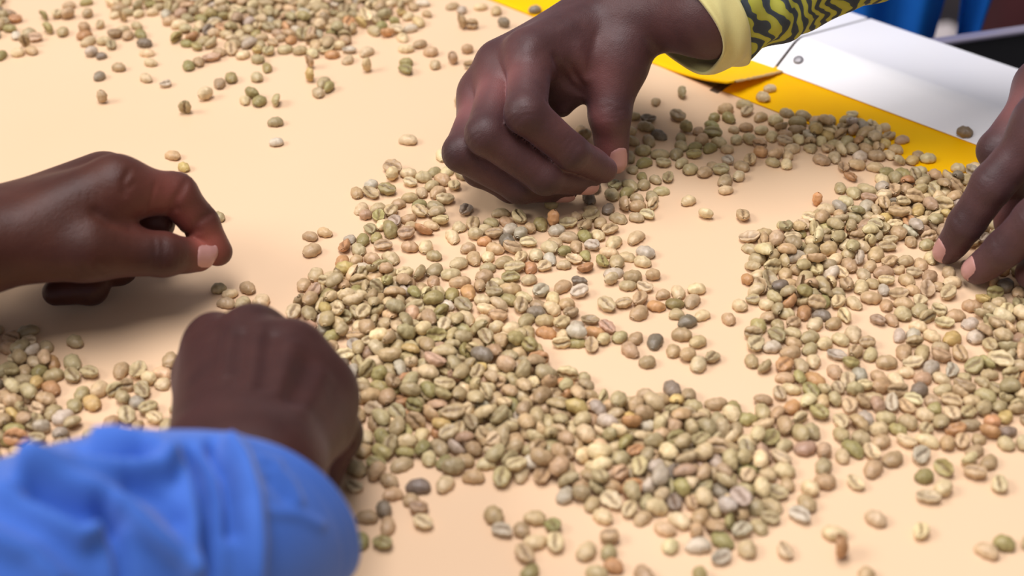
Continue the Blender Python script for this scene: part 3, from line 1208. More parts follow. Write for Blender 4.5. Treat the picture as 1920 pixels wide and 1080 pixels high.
def cloth_tube(name, G, N, thick, mat, parent, close_end=True):
    """outer and inner skin of a tube of cloth joined at the hem"""
    a, r = G.shape[:2]
    V = np.concatenate([G.reshape(-1, 3), (G - N * thick).reshape(-1, 3)])
    n = a * r
    f = []
    for i in range(a - 1):
        for k in range(r):
            k2 = (k + 1) % r
            p, q, s, t = i * r + k, i * r + k2, (i + 1) * r + k2, (i + 1) * r + k
            f += [(p, q, s, t), (n + p, n + t, n + s, n + q)]
    for k in range(r):
        k2 = (k + 1) % r
        f.append((k, n + k, n + k2, k2))
        p = (a - 1) * r
        f.append((p + k, p + k2, n + p + k2, n + p + k))
    o = fix_normals(mesh_obj(name, V, f, mat, parent))
    uv = np.zeros((2 * n, 3), np.float32)
    L = np.concatenate([[0], np.cumsum(np.linalg.norm(np.diff(G.mean(1), axis=0), axis=1))])
    rad = np.linalg.norm(G - G.mean(1, keepdims=True), axis=2).mean()
    for h in (0, 1):
        uv[h * n:(h + 1) * n, 0] = np.repeat(L, r)
        ang = np.tile(np.linspace(0, 2 * np.pi, r, endpoint=False), a)
        uv[h * n:(h + 1) * n, 1] = np.cos(ang) * rad
        uv[h * n:(h + 1) * n, 2] = np.sin(ang) * rad
    at_ = o.data.attributes.new('cloth', 'FLOAT_VECTOR', 'POINT')
    at_.data.foreach_set('vector', uv.ravel())
    return o


def fabric(name, c1, c2, scale=30.0):
    m = material(name, c1, 0.8, 0.25)
    noise_color(m, c1, c2, scale, 3.0)
    bsdf(m).inputs['Sheen Weight'].default_value = 0.25
    tc = nd(m, 'ShaderNodeTexCoord')
    n = nd(m, 'ShaderNodeTexNoise', Scale=1400.0, Detail=2.0)
    ln(m, tc, 'Object', n, 'Vector')
    add_bump(m, n, 'Fac', 0.2, 0.0004)
    return m


# ---- zebra sleeve with a pale yellow cuff
m_cuff = fabric('pale_yellow_cotton', srgb(204, 194, 126), srgb(214, 204, 138))
m_zebra = material('zebra_print', srgb(200, 200, 60), 0.8, 0.25)
at_c = nd(m_zebra, 'ShaderNodeAttribute', attribute_name='cloth')
nz = nd(m_zebra, 'ShaderNodeTexNoise', Scale=0.045, Detail=2.0)
m_zebra.node_tree.links.new(at_c.outputs['Vector'], nz.inputs['Vector'])
sub = nd(m_zebra, 'ShaderNodeVectorMath', operation='SUBTRACT')
sub.inputs[1].default_value = (0.5, 0.5, 0.5)
m_zebra.node_tree.links.new(nz.outputs['Color'], sub.inputs[0])
scl = nd(m_zebra, 'ShaderNodeVectorMath', operation='SCALE')
scl.inputs['Scale'].default_value = 26.0
m_zebra.node_tree.links.new(sub.outputs[0], scl.inputs[0])
addv = nd(m_zebra, 'ShaderNodeVectorMath', operation='ADD')
m_zebra.node_tree.links.new(at_c.outputs['Vector'], addv.inputs[0])
m_zebra.node_tree.links.new(scl.outputs[0], addv.inputs[1])
wv = nd(m_zebra, 'ShaderNodeTexWave', Scale=0.044, Distortion=1.2, Detail=1.0)
wv.wave_type = 'BANDS'
wv.bands_direction = 'X'
wv.inputs['Detail Scale'].default_value = 0.6
m_zebra.node_tree.links.new(addv.outputs[0], wv.inputs['Vector'])
rz = ramp(m_zebra, [(0.0, srgb(62, 70, 78)), (0.47, srgb(74, 82, 86)), (0.53, srgb(172, 174, 62)), (1.0, srgb(184, 184, 80))])
ln(m_zebra, wv, 'Fac', rz, 'Fac')
ln(m_zebra, rz, 'Color', bsdf(m_zebra), 'Base Color')

zp = [at(1272, 44, 80), at(1370, 10, 89), at(1480, -40, 98), at(1640, -130, 118), at(1850, -260, 152), at(2050, -380, 185)]
zr = [29.0, 27.0, 27.5, 31.0, 38.0, 46.0]
G, N = sleeve_grid(zp, zr, 90, 72, tilt=(0.0, 0.70, 0.0))
Vf = G.reshape(-1, 3)
rng_ = np.random.RandomState(2)
A_ = np.tile(np.linspace(0, 2 * np.pi, 72, endpoint=False), 91).reshape(91, 72)
I_ = np.repeat(np.linspace(0, 1, 91)[:, None], 72, 1)
wr = 1.3 * np.sin(3 * A_ + 30 * I_) * np.clip(I_ * 6, 0.3, 1) + 0.9 * np.sin(5 * A_ - 46 * I_ + 1) + 1.6 * np.sin(2 * A_ + 14 * I_ + 2) * I_
wr += 1.6 * np.exp(-((I_ - 0.0) / 0.012) ** 2) * np.sin(2 * A_ + 1)
G = G + N * wr[:, :, None]
k_c = 15
zeb = cloth_tube('sleeve', G[k_c - 1:], N[k_c - 1:], 1.0, m_zebra, p_mid)
zeb['label'] = 'yellow-green and slate zebra-print sleeve'
cuff = cloth_tube('cuff', G[:k_c] + N[:k_c] * 1.3, N[:k_c], 1.6, m_cuff, zeb)
cuff['label'] = 'plain pale yellow cuff'

# ---- light blue sleeve of the foreground arm
m_blue = fabric('light_blue_cotton', srgb(56, 100, 184), srgb(63, 107, 191))
bp = [at(478, 980, 62), at(384, 1010, 67), at(183, 1077, 73), at(-299, 1233, 82), at(-1249, 1527, 96), at(-3027, 2070, 118)]
br = [36.5, 39.5, 42.5, 44.0, 48.0, 54.0]
G, N = sleeve_grid(bp, br, 150, 180, tilt=(0.45, -0.60, -0.15))
V_ = G.reshape(-1, 3)
px_, py_ = pixel_of(V_)
_c = (N.reshape(-1, 3) * (CAM - V_)).sum(1) / np.linalg.norm(CAM - V_, axis=1)
face = np.clip(_c * 2.2 + 0.1, 0, 1)                      # folds fade out towards the hidden side
disp = np.zeros(len(V_))
FOLDS = [
    ([(36, 906), (146, 886), (255, 888), (310, 884)], 17, 4.0),
    ([(182, 826), (255, 835), (299, 847), (321, 873)], 14, 3.5),
    ([(55, 902), (182, 928), (237, 957), (292, 1008), (346, 1052), (370, 1090)], 20, 4.5),
    ([(0, 931), (109, 986), (157, 1011), (182, 990)], 18, 4.0),
    ([(-20, 1010), (60, 1040), (110, 1090)], 20, 3.5),
    ([(432, 840), (452, 869), (470, 935), (474, 1015), (467, 1090)], 18, 3.8),
    ([(330, 860), (350, 905), (362, 979), (360, 1060)], 14, 2.6),
    ([(185, 1000), (205, 1040), (215, 1090)], 13, 2.5),
    ([(150, 856), (215, 862), (265, 858)], 15, -3.6),
    ([(352, 850), (362, 862), (372, 880), (388, 940), (391, 1000), (386, 1085)], 14, -5.2),
    ([(398, 840), (425, 885), (436, 940), (438, 1000)], 13, -3.4),
    ([(190, 955), (205, 985), (222, 1052), (228, 1090)], 13, -4.0),
    ([(60, 940), (150, 968), (215, 985)], 16, -2.8),
    ([(240, 915), (300, 940), (330, 980)], 15, -2.0),
    ([(520, 880), (545, 905), (560, 940)], 9, 0.9),
    ([(505, 900), (535, 935)], 8, -0.9),
    ([(500, 960), (560, 965), (600, 985)], 9, 0.8),
    ([(490, 860), (520, 868)], 8, 0.8),
]
for line, wd, am in FOLDS:
    disp += face * 1.75 * am * np.exp(-(seg_dist(px_, py_, line) / wd) ** 2)
A_ = np.tile(np.linspace(0, 2 * np.pi, 180, endpoint=False), 151)
I_ = np.repeat(np.linspace(0, 1, 151), 180)
disp += (1 - 0.85 * face) * (0.7 * np.sin(4 * A_ + 14 * I_) + 0.4 * np.sin(6 * A_ - 20 * I_ + 1))
disp += 0.35 * np.exp(-((I_ - 0.075) / 0.005) ** 2) * -1.2        # hem stitching line
G = G + N * disp.reshape(151, 180)[:, :, None]
blue = cloth_tube('sleeve', G, N, 1.4, m_blue, p_fist)
blue['label'] = 'light blue cotton sleeve with soft folds'


# ================================================================ green coffee beans
# Bean kinds: half-ellipsoid dome with a flatter face cut by a curved crease. x = long axis, +z = dome side.
# (length, width, dome height, face depth, crease depth, crease wander, hollow, bend, taper)
BEAN_KINDS = [
    (8.9, 6.6, 3.1, 1.15, 0.85, 0.35, 0.0, 0.0, 0.05),
    (9.4, 6.4, 2.9, 1.05, 0.85, -0.55, 0.0, 0.55, 0.12),
    (8.3, 6.9, 3.2, 1.15, 0.80, 0.25, 0.0, -0.4, 0.06),
    (9.8, 6.9, 3.3, 0.95, 0.95, 0.6, 0.2, 0.8, 0.15),
    (8.6, 6.2, 2.8, 1.00, 0.95, -0.25, 0.0, 0.1, 0.18),
    (7.4, 6.0, 2.9, 2.20, 0.80, 0.2, 0.0, 0.0, 0.0),      # peaberry, nearly round
    (10.4, 6.2, 3.0, 1.00, 0.85, 0.4, 0.0, 0.9, 0.08),    # long and bent
    (9.6, 6.6, 3.0, 0.60, 0.55, 0.3, 1.15, 0.3, 0.05),    # shell bean, hollow face
    (8.0, 5.4, 2.3, 1.20, 0.70, 0.3, 0.25, 0.9, 0.22),    # small curled
    (7.0, 6.3, 2.5, 0.90, 0.60, -0.3, 0.3, 0.1, 0.35),    # chipped, blunt
]
BN_RING, BN_LEN = 26, 15


def bean_geometry(kind, seed=0):
    L, W, HT, HB, cd, wander, hollow, bend, taper = BEAN_KINDS[kind]
    rng = np.random.RandomState(100 + kind + seed)
    ph = rng.uniform(0, 6.28, 6)
    # ring angles concentrated on the face (bottom) around the crease
    base = np.linspace(0, 2 * np.pi, BN_RING, endpoint=False) - np.pi / 2
    ang = base - 0.42 * np.sin(2 * (base + np.pi / 2)) * 0.6
    us = np.linspace(0, np.pi, BN_LEN + 2)[1:-1]
    V, crease = [], []
    for u in us:
        X = -math.cos(u)
        rr = math.sin(u) ** 0.88
        for a in ang:
            cy, sz = math.cos(a), math.sin(a)
            wy = W / 2 * (1 - taper * X)
            y = wy * rr * np.sign(cy) * abs(cy) ** 0.86
            x = L / 2 * X
            y0 = wander * math.sin(2.6 * X + 0.4)
            cr = 0.0
            if sz >= 0:
                z = HT * rr * sz ** 0.92
            else:
                z = -HB * rr * abs(sz) ** 0.5
                e = math.exp(-((y - y0) / 0.60) ** 2) * (1 - abs(X) ** 4)
                lip = math.exp(-((abs(y - y0) - 1.2) / 0.7) ** 2) * (1 - abs(X) ** 3)
                z += cd * 1.15 * e - 0.2 * lip
                z += hollow * (1 - (y / wy) ** 2) * (1 - X * X) * 1.5
                cr = e
            nz = 0.19 * math.sin(2.1 * x + ph[0] + y) + 0.15 * math.sin(1.3 * y * 2 + ph[1] + 0.7 * x) + 0.08 * math.sin(4 * a + 3 * X + ph[2])
            z += nz * 0.7 * rr
            y += 0.20 * rr * math.sin(1.9 * x + ph[3]) + bend * (X * X - 0.4) * 0.9
            z += -0.12 * bend * X * X
            V.append((x, y, z))
            crease.append(cr)
    n = len(V)
    V.append((-L / 2, bend * 0.54, 0.1))
    V.append((L / 2, bend * 0.54, 0.1))
    crease += [0, 0]
    F = []
    for i in range(BN_LEN - 1):
        for k in range(BN_RING):
            k2 = (k + 1) % BN_RING
            F.append((i * BN_RING + k, i * BN_RING + k2, (i + 1) * BN_RING + k2, (i + 1) * BN_RING + k)[::-1])
    tris = []
    for k in range(BN_RING):
        k2 = (k + 1) % BN_RING
        tris.append((n, k, k2)[::-1])
        tris.append((n + 1, (BN_LEN - 1) * BN_RING + k2, (BN_LEN - 1) * BN_RING + k)[::-1])
    return np.array(V), F + tris, np.array(crease)


# settled bean layout, nine numbers per bean: x, y (0.1 mm), z (0.01 mm), three Euler angles (degrees), kind, colour, size (percent); largest in view first
BEAN_DATA = [
    390,-1391,327,-156,0,-43,3,1,99,283,-1642,140,0,2,61,1,1,106,-2025,-1071,640,-118,10,12,3,5,103,805,-1589,142,0,2,-46,1,4,107,190,-1224,520,11,-13,50,0,2,109,
    709,-1617,142,0,2,-172,1,3,108,-2009,-1180,204,13,12,-32,0,1,109,1232,-1652,531,4,82,-5,3,5,110,-447,-1176,34,-1,-1,-146,7,0,109,120,-1180,577,10,18,-11,3,2,104,
    -238,-1204,310,-52,-1,-174,0,0,108,565,-1425,248,-21,-24,-179,7,1,103,-71,-1459,147,0,3,117,2,2,109,1119,-1462,290,-168,-2,-45,1,3,100,587,-1293,687,32,-7,71,1,3,110,
    1802,-1642,135,0,2,147,1,1,102,48,-1663,325,178,8,-57,0,2,101,355,-1150,627,44,-3,-2,1,1,110,1548,-1148,141,0,2,38,1,2,107,-247,-919,700,173,1,-159,3,0,107,
    894,-1634,141,0,3,86,2,1,104,888,-1424,889,157,0,127,0,3,108,1202,-1088,142,0,2,20,1,6,107,751,-1396,544,6,-12,114,2,1,102,-41,-1263,351,-175,7,-97,0,0,110,
    2135,-577,602,-144,-1,-35,1,1,109,-533,-548,628,43,-9,-2,6,2,102,-131,-545,566,-23,-8,157,7,7,108,474,-1359,479,-1,28,-64,4,0,105,122,-1243,319,174,-2,69,7,2,104,
    1735,-1211,324,-135,-7,-58,7,4,99,-374,-1305,144,0,2,-177,1,7,109,591,-1528,128,0,2,-26,1,1,97,1412,-1477,148,4,-2,141,0,1,101,1455,-1208,142,0,2,-126,1,2,107,
    509,-1467,30,-1,1,-133,7,2,96,-1758,-1084,129,1,-2,-47,6,2,98,1666,-1135,328,-156,0,51,3,3,99,303,-1043,572,-16,-6,130,0,1,106,165,-1608,316,178,8,-86,0,1,99,
    1642,-1363,308,174,-2,-11,7,1,101,1249,-1277,145,0,3,172,2,2,107,1878,-1605,138,0,3,-21,2,4,102,883,-1541,317,-173,-10,-133,4,3,108,1859,-1230,329,-175,7,162,0,2,103,
    648,-1487,138,0,2,142,1,1,104,-67,-1150,524,21,-11,44,6,0,95,990,-1331,401,7,19,-81,7,1,95,1191,-1007,262,-37,10,123,1,0,108,582,-204,109,1,1,51,3,2,107,
    -400,-953,434,116,-40,161,0,2,106,-482,-1512,121,1,-2,88,6,2,92,-1675,-936,34,-1,0,-95,7,2,108,1396,-1091,136,1,-2,128,6,4,104,790,-1676,279,174,-2,-144,7,3,91,
    88,-1474,140,-2,0,176,4,2,104,-473,-993,506,-15,-13,75,1,0,103,-334,-584,741,-153,-8,149,3,6,109,-268,-1293,143,-2,0,-120,4,1,107,-545,-1235,346,-46,36,-137,1,2,95,
    -1613,-902,353,163,8,-68,0,1,109,89,-1597,133,0,2,11,1,1,101,-38,-1541,264,-168,-2,-25,1,3,91,775,-1153,585,1,22,-151,2,1,106,881,-1192,551,4,22,-82,3,0,96,
    1093,-1218,156,4,-2,-15,0,1,107,354,-1466,141,4,-2,-38,0,1,96,839,-1448,663,68,-21,-41,4,3,102,-1727,-1008,131,1,-2,179,6,1,101,-24,-614,634,-50,2,141,0,6,110,
    1652,-1247,132,0,3,-151,2,4,98,-546,-944,545,11,-5,128,3,0,98,633,-1142,516,-1,1,123,2,1,106,267,-862,391,-31,-1,164,6,8,106,-55,-940,714,161,-38,26,0,0,109,
    -577,-1591,125,0,2,86,1,4,94,1710,-1044,130,1,-2,153,6,1,99,211,-1350,131,0,2,61,1,3,99,-217,-674,714,2,9,67,6,0,101,-262,-1033,619,-171,11,-146,2,1,106,
    508,-1241,726,-168,10,-96,1,0,98,955,-1512,30,-1,2,118,7,0,93,-1905,-1103,92,1,1,-22,3,4,90,1710,-1321,261,-5,3,-137,5,1,108,-1780,-816,156,4,-2,-49,0,8,107,
    -344,-1501,293,-175,7,-26,0,1,92,2013,-589,371,-175,-29,25,2,0,106,1642,-554,156,4,-2,-1,0,2,107,597,-841,486,-7,26,-36,1,1,108,1157,-1395,142,-2,0,115,4,2,106,
    672,-1343,538,57,19,-56,2,4,93,-360,-680,709,-9,1,-24,0,1,109,1134,-962,293,-48,11,98,1,2,109,-432,-773,589,-66,-5,170,7,0,98,865,-817,127,1,-2,10,6,2,97,
    1240,-1554,138,0,2,-15,1,1,105,733,-1466,139,-2,0,53,4,2,104,1085,-436,351,-167,5,58,3,1,105,-155,-1251,131,0,2,-179,1,2,99,382,-1717,128,0,3,-25,2,5,94,
    1439,-960,319,-58,0,-56,3,2,107,524,-468,142,0,2,-60,1,6,107,-565,-1468,125,0,2,180,1,2,95,373,-1577,302,171,-12,-4,5,2,103,1188,-582,346,178,7,-133,2,5,104,
    1292,-877,334,-175,7,122,0,4,105,434,-158,344,-175,7,-48,0,1,108,-1627,-609,334,174,-2,-96,7,0,109,688,-1269,659,18,7,-170,6,6,95,1469,-1113,306,174,-2,-82,7,1,100,
    1939,-1296,292,170,-5,80,4,1,100,1233,-481,104,1,1,22,3,2,102,1019,-1402,32,-1,2,136,7,0,103,-472,-395,647,-39,-35,-178,4,0,107,127,-812,582,-17,-4,-126,1,2,108,
    1784,-215,148,0,3,103,2,1,110,18,-1220,674,171,6,29,4,1,106,-532,-1117,260,50,-3,-35,7,4,97,-159,-1097,207,25,1,122,2,2,103,1523,-975,139,0,3,-158,2,1,103,
    -473,-1346,127,1,-5,-160,8,2,109,-1925,-550,107,1,1,-54,3,0,105,1533,-358,109,1,1,-97,3,1,108,2030,-1059,127,0,3,117,2,1,94,552,-908,486,36,19,10,0,2,101,
    37,-1533,125,0,3,104,2,2,92,-299,-1080,102,1,1,123,3,0,100,2123,-748,539,-2,-20,-18,2,0,108,577,-1085,575,-39,-7,-163,4,0,103,1890,-513,364,170,16,-13,2,2,109,
    1655,-934,143,0,3,-42,2,2,106,-600,433,256,3,-26,112,3,4,106,-494,-1606,291,-175,7,158,0,4,91,1967,-390,146,0,3,-141,2,8,108,-2055,-776,515,-8,-8,138,3,0,91,
    1572,-1546,268,-168,-2,-113,1,1,92,1000,-1190,569,-10,-7,79,4,1,102,348,-1294,765,-168,21,114,0,0,103,835,-1124,656,-118,-3,-24,1,2,106,986,-910,95,1,1,0,3,4,93,
    1182,-1321,249,-5,3,136,5,1,103,288,-378,462,-5,-2,161,0,3,107,-1881,-905,176,15,2,41,4,3,110,761,-364,155,4,-2,-6,0,2,106,1934,-1164,126,0,2,52,1,2,95,
    1607,-822,321,144,-5,85,6,3,96,1838,-981,315,-162,12,-170,4,5,108,1934,-40,336,180,11,-99,7,2,107,-524,-818,518,-23,8,88,2,2,109,805,-999,559,-3,-11,132,3,0,91,
    921,-888,240,-43,4,119,3,1,97,1395,-171,557,158,-9,176,2,2,104,272,-1355,366,-58,-18,179,2,0,92,1663,-97,144,0,2,-7,1,2,109,1369,-1285,265,174,-2,125,7,1,86,
    -628,-621,414,-108,-43,40,0,0,105,-1769,-729,148,0,3,-106,2,2,110,-361,-134,467,-25,9,-171,1,4,105,2021,-68,338,-167,5,-121,3,1,101,1648,-748,334,128,-11,-163,6,2,98,
    496,-1766,142,1,-2,-63,6,2,109,1184,-837,130,0,2,54,1,5,98,695,-1102,744,25,-1,46,1,0,92,1751,244,112,1,1,67,3,2,110,495,-968,689,132,15,10,2,5,109,
    1866,-804,285,-168,-2,-33,1,2,98,956,-1419,166,2,-21,74,9,0,105,686,-728,159,4,-2,114,0,7,109,815,-566,157,4,-2,71,0,1,107,50,-660,743,31,-35,64,1,0,96,
    700,-1185,689,138,-21,8,4,0,107,765,-1263,568,11,-12,55,1,2,88,59,-973,581,1,9,111,0,2,102,-626,-1206,154,4,-2,139,0,0,105,1065,-1033,327,174,-2,-127,7,4,107,
    1734,-888,132,0,3,136,2,1,97,-833,-301,561,-9,1,85,0,0,107,1186,-374,312,-168,-2,-67,1,0,107,-2116,-817,290,-27,-29,-171,2,2,104,-489,-1273,137,4,-2,-40,0,2,94,
    604,-1618,122,0,3,58,2,1,90,1979,-997,336,-107,0,150,4,5,104,-1702,-606,138,0,2,-94,1,2,104,1755,-557,308,180,11,-169,7,1,98,-1648,-1039,137,4,-2,-142,0,7,93,
    1044,-1339,310,174,-2,156,7,0,101,240,-649,356,-90,-1,-12,0,1,107,458,-1433,286,178,8,-116,0,1,89,638,-411,140,0,2,-111,1,7,106,147,-658,513,19,19,-5,1,0,107,
    154,-340,33,-1,-1,164,7,5,104,2234,-246,290,38,16,-25,3,1,105,-597,-791,353,-31,-25,-151,6,2,108,1519,-1050,141,4,-2,29,0,2,96,-150,-850,741,-5,-32,-88,3,1,108,
    -965,269,161,4,-2,37,0,2,110,1036,-1642,253,-168,-2,102,1,1,87,1847,-887,326,175,8,100,0,1,102,1976,-496,303,-168,-2,88,1,2,104,-1955,-1116,315,-90,-4,107,1,0,99,
    395,-960,480,-1,-8,-30,3,3,95,-529,-225,692,-3,12,-14,0,0,105,1991,-850,227,33,6,53,4,0,106,-223,-161,348,178,8,-45,0,0,109,-727,-148,530,94,-8,16,6,1,98,
    1586,-710,243,37,7,39,7,2,105,-1833,-622,304,170,-5,-31,4,0,104,-244,25,132,1,-2,10,6,2,101,-501,-1093,397,170,-37,61,1,0,105,312,-58,334,178,8,-146,0,3,104,
    68,-1744,122,0,2,50,1,4,92,-412,-880,644,116,5,138,4,4,105,-1905,-641,291,-168,-2,120,1,0,100,2077,-279,95,1,1,32,3,3,93,1002,-1475,262,170,-5,166,4,0,90,
    1426,-837,290,-168,-2,-98,1,1,100,-503,-734,779,149,-22,-90,2,2,103,358,-1220,522,-2,-12,17,0,1,101,227,-1282,318,28,33,-175,6,0,96,-2182,-331,34,-1,2,-154,7,0,110,
    -1988,-640,150,4,-2,26,0,0,103,1790,-941,244,-23,18,73,0,0,103,-35,-1030,324,46,16,-91,3,0,106,1623,-1046,273,-168,-2,146,1,1,94,1257,-1193,145,4,-2,-113,0,0,99,
    448,-840,587,20,15,73,0,0,108,156,-1517,297,170,16,126,2,4,89,-1842,-1068,192,-25,1,8,0,0,97,1312,-656,34,-1,1,-42,7,5,107,-1977,-806,259,-31,7,-20,2,2,106,
    135,-51,349,-175,7,60,0,3,109,366,-1649,119,0,3,-113,2,0,87,-1581,-741,303,-167,14,-56,4,0,103,-335,-417,660,136,-6,-169,7,4,94,1733,-484,141,0,2,-107,1,2,107,
    -1976,-725,157,4,-2,-46,0,5,107,-365,-1424,303,178,7,0,2,2,91,18,-439,566,8,28,19,0,4,108,851,-1310,632,-121,-12,149,1,1,98,1458,-280,129,0,2,42,1,2,97,
    -1952,-976,350,-62,-32,-153,4,3,92,1442,-1027,135,0,3,-41,2,0,100,1467,-737,314,90,17,-5,2,0,94,1157,375,339,180,11,-173,7,1,109,315,-1400,131,4,-2,60,0,2,89,
    1374,-932,276,-168,-2,-79,1,1,95,1943,-709,315,-168,-2,146,1,2,108,783,-1533,260,15,29,125,7,2,104,793,-272,147,1,3,-152,4,7,109,-115,-919,605,-16,-20,10,6,1,95,
    748,-979,342,90,17,-54,2,0,102,1404,-615,141,4,-2,-73,0,6,96,432,-1266,578,148,7,-140,5,2,100,2025,670,662,-151,16,-12,1,2,107,1667,-839,272,167,0,117,6,2,87,
    704,-941,633,-15,12,30,7,2,100,1236,115,412,125,-15,-144,3,1,109,2185,-413,586,19,1,-33,0,0,94,-215,-415,510,31,19,20,1,0,94,931,-1188,662,-55,-26,-128,0,0,101,
    219,-432,313,103,0,180,1,1,89,1092,-1143,283,-168,-2,133,1,1,97,637,-1393,273,170,-5,93,4,7,94,-373,-301,681,-1,4,-66,1,2,104,1959,-279,288,174,-2,179,7,1,94,
    -9,-31,110,1,1,5,3,2,109,183,-177,166,3,-14,140,4,1,105,316,-1753,142,4,-2,167,0,0,97,440,-1184,510,28,12,39,2,0,96,1360,-1008,169,-2,15,109,4,0,100,
    1154,-448,139,-2,0,-161,4,3,103,1526,272,298,-43,7,-172,2,2,104,1569,-906,138,-2,0,-10,4,1,102,468,-1102,574,-82,-10,52,2,4,99,-337,-891,358,-108,5,133,3,2,108,
    -224,-1094,350,118,9,-42,0,3,99,-1534,-849,315,178,8,48,0,0,98,1468,-397,139,-2,0,-52,4,1,103,42,-163,343,-153,-8,83,0,0,102,1745,-731,137,0,3,-130,2,7,102,
    -338,-1145,135,4,-2,95,0,1,92,1852,-727,126,1,-5,22,8,1,109,1374,-286,139,-2,0,47,4,1,103,-437,-1058,263,-51,12,-176,1,1,96,-366,116,142,0,2,59,1,0,107,
    292,-956,547,-8,7,-144,0,0,94,-354,-775,586,2,-13,128,3,4,89,2021,-766,136,0,2,145,1,0,103,831,-122,135,0,2,-122,1,1,102,-61,-236,364,170,16,15,2,2,109,
    -2153,-549,486,38,21,-51,5,0,100,605,374,140,1,-2,-129,6,1,107,593,-548,128,0,3,-159,2,0,94,1545,-832,229,22,-21,109,0,6,93,11,124,367,178,-5,12,3,0,104,
    -119,-418,580,-146,4,-61,6,0,91,-107,-1178,124,1,-5,-162,8,1,106,1918,548,644,168,-2,-13,3,2,108,-501,-1431,241,-5,3,103,5,7,100,-3113,2659,368,102,0,14,2,0,103,
    -3035,2523,136,4,-2,176,0,4,92,-2971,2434,119,0,3,96,2,3,88,-2903,2463,146,0,3,52,2,0,108,-2848,2399,295,-156,0,13,3,2,89,-2886,2322,413,-1,82,94,4,0,97,
    -2907,2228,128,0,3,-144,2,1,95,-2836,2255,95,1,1,141,3,2,93,-2997,2193,128,0,2,-99,1,4,97,-2871,2668,299,78,0,129,7,4,90,-2800,2497,347,76,0,133,2,4,101,
    -2704,2480,151,4,-2,-85,0,0,103,-2789,2708,320,-175,7,95,0,1,100,-2722,2694,377,109,0,42,2,2,106,-2750,2826,132,-2,0,-157,4,2,98,-2653,2872,119,0,2,-155,1,4,90,
    -2606,2710,238,-5,3,-105,5,2,99,-2498,2568,256,171,-12,83,5,0,87,-2585,2531,249,-5,3,-22,5,2,103,-2562,2436,139,0,2,33,1,5,106,-2522,2362,136,1,-2,54,6,1,104,
    -2431,2367,145,4,-2,-161,0,1,99,-2374,2316,260,-168,-2,95,1,0,89,-2472,2225,257,-5,3,41,5,3,107,-2408,2195,82,2,-1,6,9,7,93,-2381,2447,354,178,7,24,2,2,106,
    -2349,2518,92,1,1,37,3,1,90,-2276,2561,127,4,-2,150,0,0,86,-2302,2434,144,4,-2,-101,0,2,99,-2229,2457,132,0,2,-56,1,4,100,-2185,2339,155,4,-2,169,0,7,106,
    -2149,2233,32,-1,-1,-13,7,1,101,-2103,2112,118,0,2,-23,1,1,89,-2276,2052,139,4,-2,-16,0,2,95,-2366,1951,127,0,3,-106,2,7,94,-2093,1931,126,0,2,-48,1,1,95,
    -1970,1864,216,165,-2,-142,8,3,89,-2288,1691,380,3,82,-113,2,2,93,-1803,1562,416,-3,82,90,2,0,102,-1876,2071,146,-2,0,109,4,4,109,-1823,2114,137,-2,0,-69,4,2,102,
    -1757,2165,336,174,-2,16,7,6,110,-1722,2228,137,4,-2,162,0,2,93,-1720,1727,370,75,0,44,0,1,107,-1663,1864,142,-2,0,-86,4,6,106,-1606,1927,155,4,-2,-69,0,4,106,
    -1492,1682,125,-2,0,-76,4,1,92,-1457,1742,354,102,0,-28,0,4,102,-1997,2388,319,-75,0,56,3,4,97,-1933,2340,115,0,2,-16,1,4,87,-1866,2300,259,-168,-2,128,1,4,89,
    -2431,2786,141,0,2,15,1,2,107,-2376,2642,398,-2,82,59,4,2,94,-2484,2851,354,-159,-4,143,0,1,108,-2438,2705,88,2,-1,18,9,1,99,-2366,2736,133,-2,0,-8,4,0,99,
    -2294,2716,128,4,-2,-120,0,1,87,-2215,2739,121,0,3,18,2,1,89,-2245,2834,279,-175,7,46,0,4,87,-2319,2800,372,101,0,70,3,0,96,-49,2582,309,-79,0,150,0,7,93,
    -98,2756,135,0,2,87,1,2,102,-309,2765,120,0,3,67,2,3,88,-368,2826,31,-1,2,38,7,2,99,-194,2809,113,1,-2,7,6,1,86,-521,2721,114,1,-5,-59,8,2,98,
    -570,2608,141,1,-2,117,6,2,108,-307,2556,482,-5,82,28,1,2,104,-242,2556,330,-113,0,5,5,2,104,-263,2260,236,-5,3,20,5,2,98,-346,2130,376,3,82,29,5,6,103,
    -239,2059,313,103,0,174,1,2,90,-447,2082,125,0,3,-85,2,1,93,-479,2234,146,0,3,-179,2,6,108,-545,2330,129,0,2,32,1,2,97,-626,2274,124,1,-2,-5,6,1,95,
    -617,2115,130,-2,0,178,4,4,96,-613,2018,313,-168,-2,-50,1,4,107,-840,2036,441,2,82,-35,1,2,95,-960,2259,280,174,-2,-4,7,3,91,-957,2145,128,1,-5,63,8,1,110,
    -856,2234,104,1,1,-130,3,1,102,-748,2455,336,108,0,19,8,5,108,-697,2503,317,-168,-2,-34,1,1,109,-654,2421,33,-1,-1,-71,7,1,106,-615,2524,132,0,2,-152,1,3,100,
    -1175,2075,420,-1,82,40,8,2,106,-1148,1929,416,-1,82,-162,2,8,102,-1073,1876,141,0,2,-111,1,0,107,-1091,1762,133,0,3,-64,2,1,99,-1037,1816,255,-72,0,-114,6,4,89,
    -1308,1662,312,-72,0,91,0,0,95,-1293,1450,138,-2,0,-167,4,0,103,-1262,1247,130,4,-2,-166,0,3,88,-558,1266,144,0,2,173,1,1,109,-289,1648,329,-75,0,103,2,2,93,
    -1419,2051,116,1,-2,105,6,4,89,-1460,1937,137,0,3,107,2,0,101,-1409,1667,145,0,3,61,2,4,108,-1055,2203,129,0,2,3,1,5,98,-366,1118,144,0,2,-95,1,1,109,
